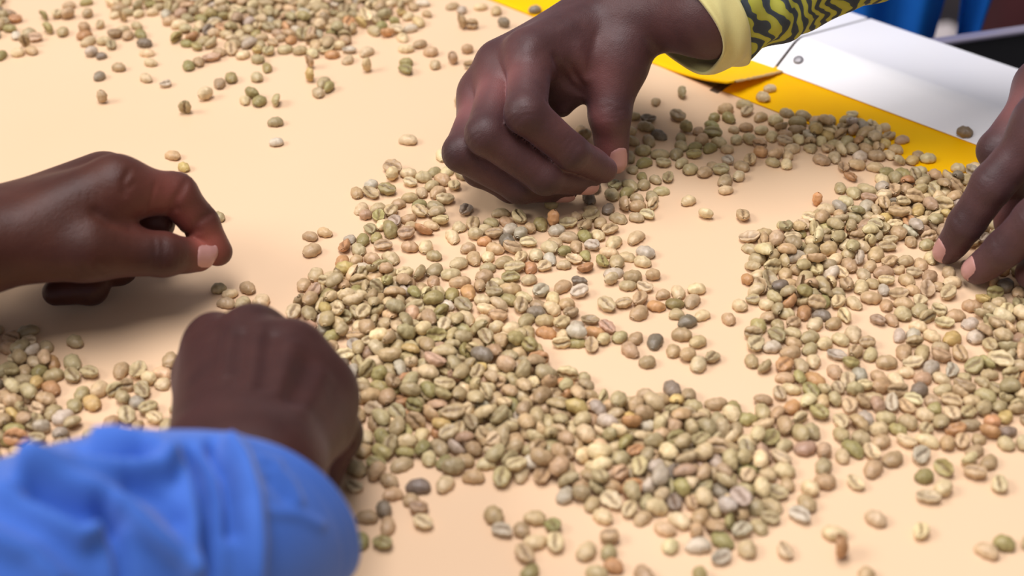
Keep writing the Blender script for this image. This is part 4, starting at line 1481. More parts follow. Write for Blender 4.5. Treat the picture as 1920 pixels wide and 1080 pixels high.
    -621,986,353,-156,0,-21,3,2,107,-538,942,147,4,-2,179,0,1,101,-624,915,359,-75,0,-122,2,1,101,-793,770,94,1,1,112,3,2,91,-724,835,139,4,-2,45,0,3,95,
    -717,757,318,180,11,-40,7,2,102,-637,784,344,-175,7,-18,0,4,108,-460,768,130,4,-2,-67,0,1,89,-523,857,276,-175,7,-22,0,1,86,-520,722,126,0,2,-174,1,2,95,
    -575,665,129,-2,0,-151,4,2,95,-469,663,118,0,2,-147,1,4,89,-460,592,332,178,8,-46,0,1,104,-337,700,342,178,8,15,0,1,107,-380,768,141,0,2,-125,1,2,107,
    -298,828,302,178,7,104,2,1,91,-457,907,143,0,3,-11,2,0,106,-414,831,123,0,2,-133,1,0,93,-359,888,107,1,1,133,3,2,105,-257,934,150,4,-2,-58,0,0,102,
    -231,606,302,170,-5,-112,4,7,104,-386,650,126,0,2,-19,1,0,95,-374,579,245,-32,2,30,0,0,108,-352,516,348,168,-22,-40,1,0,106,-399,480,127,-8,-3,-31,6,1,86,
    -729,567,212,-5,3,-175,5,6,88,-757,633,32,-1,-1,74,7,1,103,-674,631,93,1,1,-153,3,0,90,-664,559,289,175,-2,96,7,4,94,-605,596,323,178,7,-115,2,2,97,
    -581,511,278,-168,-2,-67,1,3,95,-514,541,123,1,-5,25,8,2,106,-502,471,88,1,1,-133,3,2,86,-518,401,348,-169,-5,12,2,2,104,-431,440,348,-127,-9,153,7,5,107,
    -641,483,137,4,-2,-121,0,1,93,-698,443,260,-168,-2,-64,1,0,89,-662,380,119,-2,0,76,4,4,88,-728,361,131,0,2,91,1,4,99,-790,368,83,2,-1,-71,9,3,94,
    -812,300,314,143,6,84,1,5,98,-743,279,142,-2,0,123,4,1,105,-624,307,287,-168,-2,0,1,2,98,-747,197,119,-2,0,-125,4,2,88,-670,208,140,4,-2,-29,0,2,95,
    -810,178,146,4,-2,84,0,5,100,-583,212,105,1,1,135,3,1,103,-616,138,301,-168,-2,5,1,4,104,-495,299,151,-2,10,-5,0,2,98,-417,299,155,7,-1,83,0,1,102,
    -293,386,130,1,-2,114,6,1,100,-374,231,129,4,-2,-21,0,0,88,-919,424,116,0,2,-28,1,2,87,-263,472,96,2,-1,109,9,1,108,-193,484,324,178,8,-95,0,2,101,
    -179,399,248,-5,3,-13,5,1,103,-89,406,324,-175,7,-174,0,2,101,-136,451,94,2,-1,-116,9,1,106,-58,586,119,1,-2,-169,6,0,91,-28,519,31,-1,2,-55,7,2,96,
    -103,507,114,0,2,157,1,0,86,36,546,319,-168,-2,105,1,1,110,198,656,234,-5,3,-173,5,0,97,143,492,106,1,1,-82,3,4,104,208,502,463,-4,82,-147,4,5,109,
    276,497,309,174,-2,-164,7,1,101,220,437,144,4,-2,18,0,3,98,275,380,134,0,2,177,1,1,101,89,452,214,-5,3,-55,5,2,89,79,335,269,-168,-2,-13,1,1,92,
    -10,444,148,-1,9,-139,0,3,97,42,403,261,-5,3,67,5,3,108,-135,350,118,-2,0,-166,4,5,87,-25,355,143,0,3,119,2,7,106,-81,290,101,1,1,-30,3,2,99,
    2,285,338,177,-20,170,1,2,105,41,214,272,-168,-2,-105,1,1,93,-114,218,122,0,3,71,2,1,90,-38,177,138,0,2,-155,1,0,104,-116,134,124,-2,0,-172,4,0,92,
    87,134,123,0,3,-88,2,5,91,116,233,138,0,3,85,2,1,102,151,143,258,-180,8,-140,9,1,102,-215,293,130,-2,0,-142,4,2,96,-181,207,140,0,2,-81,1,2,106,
    210,342,116,0,2,141,1,2,88,253,260,224,-5,3,33,5,4,93,182,292,182,-23,13,138,7,1,105,183,206,125,0,2,-72,1,3,94,246,159,117,-2,0,-170,4,1,86,
    297,201,270,174,-2,155,7,1,88,960,1757,269,-75,0,95,6,0,93,803,1670,108,1,-5,-108,8,2,92,910,1504,343,-175,7,-36,0,0,107,1183,1586,147,0,3,-156,2,2,109,
    1294,1636,102,1,1,-25,3,1,100,1297,1560,262,-168,-2,45,1,1,90,1459,1810,130,4,-2,-157,0,1,88,1407,1713,146,0,3,112,2,1,108,1365,1503,93,1,1,-138,3,2,91,
    1441,1465,146,0,3,30,2,1,108,1110,1501,127,4,-2,-126,0,4,87,1190,1496,136,0,2,-67,1,4,103,1090,1416,119,1,-2,136,6,4,91,947,1381,329,74,0,-44,2,4,96,
    908,1294,119,-2,0,88,4,0,88,1011,1364,88,2,-1,69,9,6,99,1020,1279,103,1,1,64,3,2,101,1086,1333,319,-168,-2,-26,1,4,110,1203,1381,77,2,-1,172,9,1,86,
    1272,1397,133,4,-2,-172,0,2,90,1351,1368,131,4,-2,-165,0,1,89,1203,1273,120,0,3,-112,2,1,89,1275,1277,149,4,-2,118,0,1,102,1109,1248,96,1,1,137,3,1,94,
    1052,1188,95,1,1,-136,3,4,93,975,1206,116,0,2,-160,1,4,87,870,1130,99,1,1,-114,3,0,97,961,1123,307,-175,7,176,0,4,96,783,1123,142,0,2,2,1,0,108,
    904,1208,139,-2,0,-69,4,0,103,1144,1179,118,0,3,179,2,1,87,888,1044,114,1,-2,-128,6,1,87,928,978,142,0,3,28,2,0,105,1001,952,150,4,-2,-137,0,2,103,
    1086,967,353,178,7,168,2,0,106,1135,1068,273,-173,-10,-66,4,3,92,1051,1026,77,2,-1,12,9,0,86,1200,1011,138,-2,0,146,4,2,103,1251,1069,304,170,-5,77,4,2,104,
    1098,876,145,0,2,66,1,0,110,1172,909,226,-5,3,-130,5,1,94,1093,792,125,-2,0,9,4,1,92,1318,1207,325,84,0,148,4,2,99,1316,1138,252,-5,3,-26,5,5,105,
    1387,1115,325,-106,0,-157,0,2,98,1368,1049,134,4,-2,146,0,0,91,1457,1114,129,4,-2,-98,0,1,87,1438,1034,130,-2,0,84,4,1,97,1460,1250,315,-175,7,-19,0,6,99,
    1494,1186,97,1,1,17,3,1,95,1539,1273,135,-2,0,-73,4,1,100,1591,1187,96,2,-1,-85,9,0,109,1628,1072,140,0,2,-39,1,2,106,890,694,133,-2,0,-144,4,1,99,
    967,571,304,103,0,-21,0,1,87,1149,560,321,-175,7,92,0,2,101,1541,682,367,1,82,-143,4,5,87,671,1513,120,-2,0,4,4,0,89,747,1482,310,180,11,28,7,7,99,
    729,1406,104,1,1,-36,3,0,102,794,1327,34,-1,2,-50,7,7,108,621,1354,141,1,-2,-3,6,1,108,732,1259,134,1,-2,102,6,0,102,636,1257,129,1,-2,160,6,0,99,
    618,1100,138,0,2,-84,1,0,104,695,1161,144,0,3,-179,2,0,107,794,1039,299,178,8,2,0,0,93,692,1044,133,0,2,-150,1,4,101,632,987,80,2,-1,44,9,0,90,
    806,906,271,174,-2,79,7,0,88,741,888,117,-2,0,-53,4,0,87,676,917,111,1,-5,-82,8,4,95,527,829,308,-175,7,52,0,0,96,509,746,141,0,3,-62,2,0,104,
    675,840,127,0,3,-120,2,0,94,583,768,128,0,2,-126,1,4,97,762,790,31,-1,-1,-172,7,0,96,709,730,136,-2,0,99,4,0,101,634,715,130,4,-2,-40,0,0,88,
    389,718,126,1,-2,110,6,7,97,422,814,285,-168,-2,-82,1,7,98,484,623,130,-2,0,66,4,7,96,529,548,33,-1,1,145,7,0,105,572,642,356,90,-13,-82,2,2,105,
    620,548,125,-2,0,-27,4,1,93,675,571,260,-168,-2,-41,1,1,89,710,647,322,105,0,-123,4,1,98,631,645,148,4,-2,5,0,2,101,394,559,336,174,-2,-135,7,0,110,
    319,568,81,2,-1,124,9,2,91,394,629,104,1,-5,-2,8,0,88,438,503,137,1,3,76,4,2,101,384,1371,117,1,-2,-56,6,1,89,362,1234,126,1,-5,173,8,0,109,
    387,1300,334,100,0,21,0,0,96,322,1328,127,4,-2,-78,0,1,86,1730,1001,272,174,-2,-97,7,2,89,1752,910,244,165,-2,-57,8,5,101,1679,811,123,0,2,88,1,0,93,
    1740,761,138,0,3,-67,2,1,102,1573,621,101,1,1,175,3,1,99,1703,1096,135,0,2,-91,1,1,102,-988,391,115,0,2,159,1,2,87,-997,-211,329,178,8,-100,0,1,103,
    -279,-77,151,4,-2,-95,0,4,104,-254,163,155,4,-2,-147,0,1,106,-289,83,138,0,2,15,1,1,105,-131,65,154,4,-2,34,0,2,105,-202,-57,143,0,2,-79,1,5,108,
    -150,-11,226,-5,3,94,5,2,93,-135,-113,133,1,3,-19,4,1,98,-70,20,118,-2,0,-15,4,0,88,-91,-37,309,167,-18,117,7,0,88,-83,-83,491,179,-11,-20,0,0,95,
    -63,-158,274,-42,10,-40,1,1,107,-6,54,279,-168,-2,1,1,4,96,80,40,132,4,-2,-150,0,1,90,-20,-110,133,0,2,155,1,4,101,55,-91,130,-4,-3,-35,1,1,93,
    122,-139,28,-1,2,-15,7,2,88,110,-200,138,-1,1,166,4,7,102,63,-263,133,-1,3,-129,1,0,100,-4,-321,141,0,3,-143,2,1,104,72,-350,99,1,1,-85,3,0,97,
    -118,-185,323,163,8,-4,0,1,100,-276,-234,28,-1,-1,91,7,1,86,-208,-244,131,1,-2,125,6,1,100,-135,-274,149,4,-2,-112,0,1,102,-71,-304,130,4,-2,41,0,1,88,
    -223,-320,95,1,1,-33,3,0,93,-116,-368,126,0,3,-117,2,1,93,-38,-383,127,-2,0,-4,4,1,94,-78,-438,118,0,2,159,1,4,89,-309,-328,134,0,2,142,1,0,101,
    -155,-437,136,-2,0,114,4,2,101,6,-431,122,0,2,-168,1,0,92,106,-465,139,-2,0,96,4,0,103,28,-500,147,0,3,-137,2,2,109,-441,79,354,108,0,68,0,0,102,
    -479,13,129,4,-2,-74,0,2,88,-369,27,130,4,-2,-91,0,2,89,-425,-29,123,0,3,-100,2,2,91,-508,83,352,-169,-5,-140,2,1,105,-545,11,147,4,-2,114,0,0,101,
    -572,92,117,-2,0,56,4,1,86,357,471,351,-153,-6,-116,0,2,106,482,441,278,-168,-2,24,1,2,95,420,398,132,1,3,119,4,1,98,356,389,143,4,-2,-60,0,4,98,
    312,307,90,1,1,-88,3,2,88,387,308,315,178,7,153,2,3,95,355,234,115,1,-5,-85,8,4,98,494,332,144,0,2,-120,1,1,109,467,257,125,-1,-4,-22,6,1,95,
    643,254,158,4,-2,155,0,3,108,555,229,30,-1,-1,155,7,1,93,500,176,166,-1,8,88,0,2,109,625,181,140,1,4,-29,4,1,103,433,183,292,-156,0,103,3,4,88,
    347,134,293,-156,0,-147,3,5,88,464,38,288,-75,0,-145,0,1,88,483,99,33,-1,2,13,7,3,106,569,64,145,0,3,-175,2,2,107,665,73,231,-5,3,9,5,2,96,
    235,-14,138,0,2,-137,1,2,104,316,30,236,172,12,7,8,7,97,618,-18,248,165,-2,150,8,1,102,543,-2,122,0,2,2,1,1,92,589,-109,303,-168,-2,-112,1,2,104,
    699,-69,118,-2,0,-146,4,2,87,771,-53,131,0,2,100,1,1,99,861,-31,144,4,-2,-168,0,1,99,514,-139,283,-175,7,-165,0,2,89,664,-156,125,0,2,-15,1,5,94,
    750,-139,125,0,2,-2,1,4,95,749,-213,95,2,-1,-151,9,0,107,866,-224,116,0,2,-148,1,1,87,985,-250,120,0,3,-69,2,2,88,1047,-152,129,0,3,124,2,1,95,
    1111,-108,236,-180,8,176,9,0,94,1239,409,140,-2,0,2,4,2,104,1106,38,216,-5,3,121,5,5,89,192,-96,92,1,1,-79,3,1,90,252,-141,126,0,3,25,2,2,93,
    149,-266,150,4,-2,-176,0,0,102,269,-207,320,170,16,56,2,2,96,226,-283,338,175,8,58,0,0,105,292,-318,140,0,3,-86,2,3,104,355,-258,272,174,-2,-13,7,2,89,
    373,-341,120,1,-2,-23,6,5,92,431,-316,312,171,10,-45,3,6,89,229,-371,123,0,3,-114,2,1,91,292,-411,30,-1,0,-171,7,4,94,353,-440,287,180,11,-90,7,2,92,
    409,-398,225,-4,6,52,5,1,93,484,-377,128,-2,0,39,4,0,95,554,-386,129,-2,0,50,4,2,95,1697,305,142,4,-2,122,0,1,97,1816,300,270,-168,-2,-12,1,2,93,
    1660,205,272,-107,0,-97,8,3,109,1556,95,266,176,-11,122,4,1,91,1605,151,158,4,-2,104,0,2,108,1706,152,90,1,1,67,3,2,87,1660,83,132,1,3,108,4,1,97,
    1758,98,143,0,2,-169,1,2,108,1802,179,297,170,-5,37,4,2,102,1840,125,101,1,-5,36,8,2,86,1881,187,141,4,-2,-158,0,0,96,1952,172,31,-1,2,91,7,2,97,
    1902,91,288,-175,7,2,0,1,90,2012,216,94,1,1,-103,3,1,92,1968,61,146,-2,0,-122,4,2,108,1758,33,281,-175,7,163,0,1,88,1689,18,86,2,-1,155,9,2,97,
    1630,-13,140,0,2,79,1,1,106,1733,-33,119,-2,0,89,4,3,88,1856,35,144,4,-2,-53,0,2,98,1867,-39,118,0,3,-28,2,2,87,1994,-3,80,2,-1,69,9,2,90,
    2068,96,140,4,-2,-93,0,2,95,2064,17,153,4,-2,-164,0,1,104,1795,-70,306,176,2,-166,7,2,99,1722,-151,129,4,-2,-103,0,2,88,1804,-136,99,1,1,170,3,2,97,
    1881,-119,251,-178,7,-126,9,1,100,1661,-259,268,176,-11,-53,4,6,92,1726,-256,117,0,2,-71,1,2,88,1866,-190,151,4,-2,48,0,0,103,1952,-193,296,113,8,125,1,1,89,
    2021,-226,100,1,1,-171,3,2,98,2112,-159,148,4,-2,-23,0,2,101,1835,-303,129,-2,0,161,4,1,96,1890,-250,313,-103,0,28,1,0,98,2173,150,126,0,3,-61,2,3,93,
    1882,-373,137,-2,0,-50,4,1,102,1736,-363,115,1,-2,75,6,3,88,1800,-361,123,0,3,-117,2,3,91,1791,-428,307,-76,0,11,0,0,93,2075,-381,143,0,3,34,2,3,106,
    1902,-450,130,4,-2,165,0,0,89,1814,-489,134,1,-2,-110,6,0,103,1519,-54,88,2,-1,-41,9,0,100,1577,-134,128,0,2,-60,1,1,97,1501,-130,287,-168,-2,-114,1,1,99,
    1438,-123,128,0,2,78,1,4,96,1511,-235,268,-107,0,-68,8,1,108,1413,-222,92,1,1,165,3,7,90,1336,-206,134,0,2,-111,1,5,102,1275,-281,295,-175,7,47,0,2,92,
    1256,-213,121,0,3,0,2,1,89,1392,-421,125,0,3,-139,2,1,92,1580,-423,298,178,7,-177,2,2,89,1515,-489,312,-167,-11,-127,5,2,105,1432,-502,288,174,-2,-27,7,3,94,
    1321,-458,125,0,2,53,1,0,94,1255,-405,28,-1,-1,-31,7,2,89,1332,-381,146,-2,0,-152,4,0,108,1262,-573,129,0,2,105,1,0,98,1181,-653,122,0,2,172,1,2,92,
    1099,-583,285,-131,-2,-122,1,0,92,1507,-636,134,0,3,-85,2,3,99,1588,-645,131,4,-2,125,0,2,89,1522,-703,300,170,16,23,2,1,90,1582,-496,128,0,2,67,1,1,97,
    1486,-559,318,170,16,8,2,4,95,1323,-546,134,-2,0,-101,4,1,99,1830,-584,98,1,1,-127,3,3,96,1911,-611,245,172,12,-116,8,3,101,1713,-617,123,-2,0,-179,4,1,91,
    1777,-657,131,0,3,-168,2,6,96,1858,-657,121,0,2,-45,1,1,91,1660,-671,134,0,2,-68,1,1,102,1790,-797,91,2,-1,-32,9,2,103,1484,-908,131,-2,0,-68,4,3,97,
    1602,-977,129,4,-2,147,0,4,88,1723,-972,265,-167,14,51,4,1,90,2071,-899,126,-2,0,43,4,8,93,2004,-935,235,-5,3,174,5,5,97,2056,-986,122,1,-5,3,8,7,104,
    1274,-1105,242,-5,3,76,5,6,100,1345,-1132,128,4,-2,87,0,1,87,1787,-1064,238,-5,3,77,5,2,99,1850,-1052,285,178,8,-112,0,2,89,1924,-1031,81,2,-1,-136,9,2,90,
    1894,-1098,30,-1,-1,37,7,2,95,1849,-1156,328,-107,0,-148,2,1,92,2101,-1062,238,-5,3,-93,5,1,99,1097,-1292,119,1,3,94,4,2,88,1321,-1761,125,0,3,-122,2,2,92,
    1984,-1595,125,1,-2,-136,6,0,95,710,-1540,212,-5,3,-99,5,2,87,700,-1761,217,-5,3,-90,5,4,90,829,-1333,128,0,2,-56,1,7,96,-396,-1373,88,2,-1,-14,9,2,99,
    38,-1238,122,0,2,-108,1,1,92,-550,-1182,322,178,7,-9,2,4,97,-196,-1161,140,-2,0,177,4,2,104,-274,-1165,120,0,2,57,1,4,91,-1948,-410,138,-2,0,-42,4,0,103,
    -2021,-550,130,1,-2,128,6,5,100,-1569,-662,242,-5,3,146,5,1,100,-1504,-686,91,2,-1,63,9,1,103,-1522,-614,32,-1,2,159,7,2,100,-1501,-536,147,-2,0,89,4,2,110,
    -1656,-716,331,109,0,175,9,2,96,-1697,-739,308,-107,0,44,4,0,96,-1838,-754,136,4,-2,80,0,0,93,-1310,-64,121,-2,0,20,4,1,89,-1319,-132,92,1,1,170,3,1,90,
    -1368,-25,122,0,3,8,2,0,90,-1240,-140,149,4,-2,-108,0,0,102,-1157,-127,158,4,-2,67,0,1,108,-1280,-246,144,0,3,-55,2,1,107,-1234,-22,143,4,-2,-44,0,2,98,
    -1463,554,120,0,3,-30,2,0,89,-1793,1116,125,0,2,160,1,2,95,-1715,1005,127,4,-2,129,0,8,86,-449,-198,385,133,20,-163,3,0,104,-677,-561,284,148,-4,102,1,0,88,
    -621,2,209,-12,-18,-154,0,1,94,-260,-396,378,-90,4,76,2,0,108,358,-1112,308,-9,35,-95,0,2,109,55,-841,325,102,15,122,0,0,95,-855,-75,104,1,1,66,3,4,102,
    48,-568,303,152,2,176,4,0,99,147,-1168,138,-1,7,-50,0,0,90,-632,-484,131,0,3,40,2,6,97,401,-1229,142,0,2,26,1,2,108,-326,-537,289,163,-1,32,0,1,89,
    -524,-164,329,-90,5,-98,3,0,102,526,-1250,314,171,9,102,0,2,98,-215,-395,124,-2,0,-117,4,5,92,-75,-795,140,0,2,59,1,1,106,-133,-549,139,-2,0,23,4,0,103,
    -751,-1175,354,-90,-5,-30,4,0,110,691,-1172,287,-178,-9,128,7,2,90,289,-1131,220,35,5,61,4,1,101,900,-1180,316,176,-11,124,4,3,108,-520,-675,266,-90,20,118,4,1,87,
    43,-763,129,0,3,94,2,1,95,418,-1153,154,4,-2,-140,0,0,105,916,-1390,300,-90,20,20,4,3,98,389,-784,258,120,9,-114,8,0,88,-223,-994,335,166,-10,86,3,0,95,
    886,-1104,154,4,-2,18,0,0,106,-240,-813,137,0,2,-51,1,2,104,806,-1001,142,-2,0,-100,4,4,106,756,-1059,104,3,-2,43,8,2,88,-657,-678,29,-1,2,-170,7,1,90,
    342,-1320,340,-152,-28,161,0,0,94,-299,-152,127,4,-2,-36,0,3,86,763,-1186,118,-2,0,154,4,6,87,-307,-985,90,2,-1,-117,9,5,102,-850,-322,129,1,3,-100,4,7,96,
    -559,-234,235,2,27,118,4,2,107,548,-1311,305,-62,-2,-138,0,3,98,239,-774,312,107,37,39,4,5,92,563,-824,122,1,3,107,4,0,90,-623,-198,337,-158,-5,-128,0,0,102,
    -444,-1000,286,171,-6,100,4,4,98,-105,-739,292,51,6,-175,5,1,99,-617,-114,134,0,2,-112,1,2,101,697,-1035,127,3,1,-159,6,1,94,-761,-243,314,142,6,128,1,0,98,
    -89,-881,272,-95,13,-118,1,0,87,-447,-450,186,17,-10,-36,4,0,98,626,-1179,119,-1,-4,132,6,0,90,-449,-132,136,0,2,166,1,1,103,973,-1054,159,2,2,4,0,1,107,
    677,-853,286,156,18,45,4,0,90,-636,-338,122,0,2,-40,1,2,92,-455,-532,143,0,2,142,1,0,108,-83,-606,139,4,-2,163,0,1,95,-710,-95,294,-90,14,179,1,1,95,
    618,-1310,292,158,-12,106,0,0,88,126,-614,305,109,6,50,6,0,87,-234,-554,253,-143,11,5,8,0,106,1055,-866,133,0,3,98,1,0,100,77,-1175,230,10,20,84,4,3,106,
    -412,-747,109,1,-5,11,8,0,93,-645,63,125,0,2,37,1,2,94,223,-1201,129,-3,0,110,2,1,92,726,-899,338,158,10,-172,0,0,103,-739,-576,238,-5,3,91,5,7,98,
    -256,-736,123,0,3,8,4,0,91,558,-1163,387,-157,-43,-22,2,2,103,444,-968,305,180,6,-95,2,0,91,710,-1104,379,-166,29,115,7,1,101,-111,-1048,456,172,-52,159,1,1,108,
    -924,-146,124,0,3,-105,2,2,91,-975,0,142,4,-2,-96,0,2,97,-902,-35,118,-2,0,55,4,1,87,327,-924,143,0,3,-178,2,2,106,612,-1031,344,77,-14,20,2,2,101,
    -435,-1120,215,-33,-8,-18,4,4,96,86,-693,217,2,-24,-54,0,1,102,-482,-808,292,-168,-2,-166,1,5,100,-5,-962,314,165,-7,-15,5,1,105,849,-1500,277,-111,16,69,1,4,88,
    -518,-396,314,100,8,-1,1,0,92,-676,-1009,327,-158,-21,-154,3,1,90,424,-835,146,0,-7,165,0,2,96,-809,-376,142,4,-2,-128,0,4,97,-404,-827,137,0,2,63,1,0,104,
    -649,-888,145,4,-2,-55,0,2,99,-326,-281,295,-66,11,9,4,4,93,-571,-316,335,10,-49,-14,2,0,100,-436,-898,120,-2,0,131,4,5,89,-854,71,91,2,-1,-70,9,1,103,
    -19,-740,121,2,-3,-68,8,6,103,495,-1011,134,0,2,53,1,0,101,-72,-1110,290,-168,-2,-177,1,1,99,204,-891,357,-144,-5,149,0,2,104,77,-1099,137,4,-2,-169,0,0,93,
    642,-942,326,72,1,-102,7,1,100,-803,-170,145,0,3,57,2,0,107,-160,-794,133,0,3,-154,2,2,99,-377,-183,29,-1,2,125,7,1,92,-292,-689,315,173,-27,-141,4,1,96,
    -787,-12,227,1,-30,-81,0,2,94,292,-728,277,-161,12,89,4,2,94,-926,-229,261,-38,0,-68,0,0,107,828,-1179,198,-24,2,-64,0,3,100,4,-692,287,-50,19,-66,4,0,106,
    -508,-866,116,0,2,147,1,1,87,497,-919,148,4,-2,122,0,8,101,-147,-923,165,-33,1,15,8,1,86,-363,-1095,247,-37,17,76,3,4,95,379,-992,306,-155,-2,145,3,1,92,
    167,-645,29,-1,-1,68,7,0,91,-621,-404,313,167,0,-147,6,1,100,315,-994,256,10,-38,-96,8,0,93,861,-918,138,-2,0,88,4,0,102,-680,-149,114,3,-2,133,8,2,96,
    36,-902,148,-1,-8,92,0,3,97,160,-1087,169,-4,10,65,0,0,109,-645,-782,150,2,-13,-166,4,1,95,802,-898,130,-2,6,-115,1,1,96,-704,-213,307,-180,-11,140,4,0,104,
    751,-1329,324,-156,10,-141,6,0,105,333,-784,280,-29,28,9,5,0,94,-507,-467,256,28,19,-107,2,0,101,257,-1061,138,0,2,123,1,2,104,532,-1387,130,-2,0,73,4,0,96,
    708,-1398,264,171,-12,107,5,2,90,59,-622,356,90,20,35,3,2,97,150,-934,139,0,2,110,1,0,105,870,-1271,136,3,-2,-95,0,0,92,-197,-671,247,38,19,102,7,4,97,
    1022,-1239,206,-29,3,135,0,0,94,528,-1092,148,0,3,-6,2,2,110,793,-1424,124,0,2,106,1,0,93,476,-1232,251,48,3,-92,1,0,87,-857,-245,124,0,3,-104,2,3,91,
    922,-1326,153,4,-2,-176,0,0,105,-386,-313,223,-47,14,76,7,1,87,-538,-366,253,57,6,-179,4,2,89,-582,-864,305,-155,-3,-27,3,0,91,934,-973,120,1,3,-90,4,2,88,
    -390,-421,151,4,-2,-40,0,0,103,-347,-97,347,178,21,-98,1,0,105,-607,-1095,97,2,-1,34,9,2,110,845,-1408,319,90,-13,95,2,1,93,-346,-640,259,-42,-2,-76,1,0,100,
    -258,-938,213,169,-6,-174,8,0,87,16,-1047,141,0,3,104,2,2,104,274,-1304,135,0,3,104,2,2,100,-512,-751,304,-173,6,-146,0,4,94,-322,-467,246,-4,7,56,5,6,102,
    982,-1285,275,-167,-11,-32,5,2,93,-565,-51,262,171,-11,-15,5,3,89,-3,-1176,388,125,-15,-125,3,0,102,314,-1250,139,-22,10,-23,7,2,93,-628,-1303,228,165,-2,152,8,1,94,
    37,-377,325,35,-31,-17,2,0,86,593,-1361,274,-15,-42,28,2,1,88,427,-1076,128,0,2,-140,1,1,96,-497,-952,133,1,3,-62,4,1,98,10,-602,238,12,-26,32,7,2,104,
    313,-660,209,-5,3,114,5,0,86,-918,-303,138,-2,10,153,0,6,90,979,-1172,125,0,3,93,2,1,93,-145,-352,435,33,54,176,3,0,106,-873,-170,303,121,7,-108,1,1,91,
    -34,-900,150,-2,10,-130,0,0,98,-694,-1175,299,109,-17,77,0,0,86,282,-823,274,176,-11,80,4,4,94,-380,-711,293,-53,-3,15,0,1,100,-604,-555,154,4,-2,0,0,1,105,
    600,-888,28,-1,-1,-92,7,0,87,-531,-1002,226,-132,6,2,8,0,93,347,-844,301,146,-14,179,2,2,89,777,-1120,290,-177,8,67,0,2,90,-44,-664,213,-5,5,129,5,0,88,
    -159,-502,422,-97,43,-14,6,1,94,-983,-134,378,153,67,113,2,0,91,629,-793,134,0,3,165,2,2,99,-339,-763,368,-166,5,45,3,0,110,-695,-374,333,169,-9,-2,3,2,94,
    102,-796,224,-4,7,35,5,2,93,-126,-863,256,39,6,-109,2,3,101,732,-1239,215,13,16,-42,0,2,108,-238,-662,426,164,-38,-125,7,6,109,432,-905,283,46,12,-151,0,0,101,
    252,-973,142,-2,0,-109,4,1,106,-455,-316,332,-165,-24,-14,7,1,94,499,-1172,122,0,2,-59,1,2,92,590,-1232,295,-169,-5,-98,2,0,88,677,-960,228,3,21,-117,6,1,103,
    -927,79,150,4,-2,73,0,1,103,-790,-290,203,-33,-3,116,3,1,92,-317,-842,226,27,21,162,7,6,107,-395,-261,287,-90,14,41,1,2,93,-1,-820,118,1,-2,116,6,4,90,
    -713,16,318,-109,1,4,1,2,100,498,-817,133,4,-2,-56,0,1,91,-383,-499,127,0,3,133,2,2,94,107,-738,271,167,-32,-39,9,0,93,-786,-84,281,-168,-2,-109,1,1,96,
    -737,-508,283,-169,0,12,1,1,97,-79,-505,392,-9,-23,-54,0,2,108,-569,-939,150,2,1,-74,0,2,101,335,-1050,139,0,2,142,1,0,106,-792,117,273,-40,-6,-173,0,8,106,
    -116,-675,151,4,-2,30,0,5,103,-195,-887,424,-162,-50,-14,2,1,109,-568,-440,215,-5,3,21,5,0,89,175,-776,285,-168,-2,48,1,0,98,634,-1102,126,0,2,-93,1,4,95,
    133,-853,139,1,3,8,4,2,103,334,-1190,118,0,2,-4,1,1,89,-699,-447,300,-175,7,-60,0,3,94,-689,-293,115,1,-2,-129,6,1,88,806,-1245,265,31,8,-45,5,0,93,
    -490,-55,296,162,-4,-49,5,3,99,-457,-683,318,159,0,-151,4,5,106,893,-1461,295,-105,-15,-94,5,2,97,69,-989,144,0,2,90,4,0,107,946,-1243,312,-108,0,2,0,4,93,
    -564,-151,287,-16,-30,-109,1,1,97,767,-832,137,4,-2,164,0,0,93,-200,-486,326,-126,4,89,3,4,95,-262,-484,118,-2,0,-105,4,1,88,228,-694,129,0,2,-7,1,5,98,
    -667,-41,386,125,-15,-88,3,0,102,569,-958,127,4,-2,12,0,3,86,-88,-972,92,2,-1,59,9,0,104,841,-1065,324,109,7,-129,1,1,97,116,-543,341,107,5,167,4,5,109,
    -533,-602,128,0,2,-74,1,0,96,941,-841,116,0,2,-69,1,4,87,-391,-581,194,1,23,-130,4,0,96,480,-1326,342,-155,-2,39,3,5,104,1029,-1122,334,-131,-2,98,1,6,108,
    -707,141,119,1,-5,-19,8,3,102,-319,-222,351,-79,-1,50,0,4,105,654,-1249,372,156,27,-95,2,7,101,-271,-882,143,1,3,173,4,0,106,-347,-365,242,37,7,-52,4,0,109,
    -532,-534,318,-112,1,-16,2,1,90,223,-1118,290,158,0,109,4,2,97,704,-1307,300,-4,39,139,2,1,108,185,-1011,349,143,13,166,2,2,103,567,-1011,104,3,-2,-7,8,2,88,
    -523,-292,321,169,-2,59,7,2,102,-706,77,306,136,14,-116,2,1,90,-456,-355,296,-111,-3,-159,7,0,88,-203,-724,205,-43,3,-71,8,1,96,398,-1315,232,1,-29,-157,0,2,97,
    -487,-603,249,-50,7,-75,6,3,99,-671,-957,218,34,0,-177,2,0,92,-572,-707,122,0,2,149,1,4,92,-291,-603,278,-169,0,-53,1,0,95,-159,-994,300,180,11,89,7,1,96,
    -404,-646,296,49,-26,146,0,2,88,127,-1002,421,177,-81,-170,4,1,98,191,-1145,537,-36,-25,126,5,2,106,522,-854,452,16,-8,62,2,2,100,205,-832,320,-110,12,5,2,0,87,
    186,-871,606,35,12,145,6,0,90,-263,-471,513,37,-3,-172,4,0,87,674,-1074,640,144,-5,-154,0,4,101,576,-1228,525,4,2,-147,2,3,88,-602,-1037,237,-9,-23,-76,3,1,99,
    670,-993,488,-14,31,-116,9,2,95,49,-892,595,7,-12,56,4,2,90,-32,-842,563,-167,22,124,0,1,89,-833,-126,547,-157,-13,-124,5,1,93,99,-1048,523,121,21,-19,2,1,101,
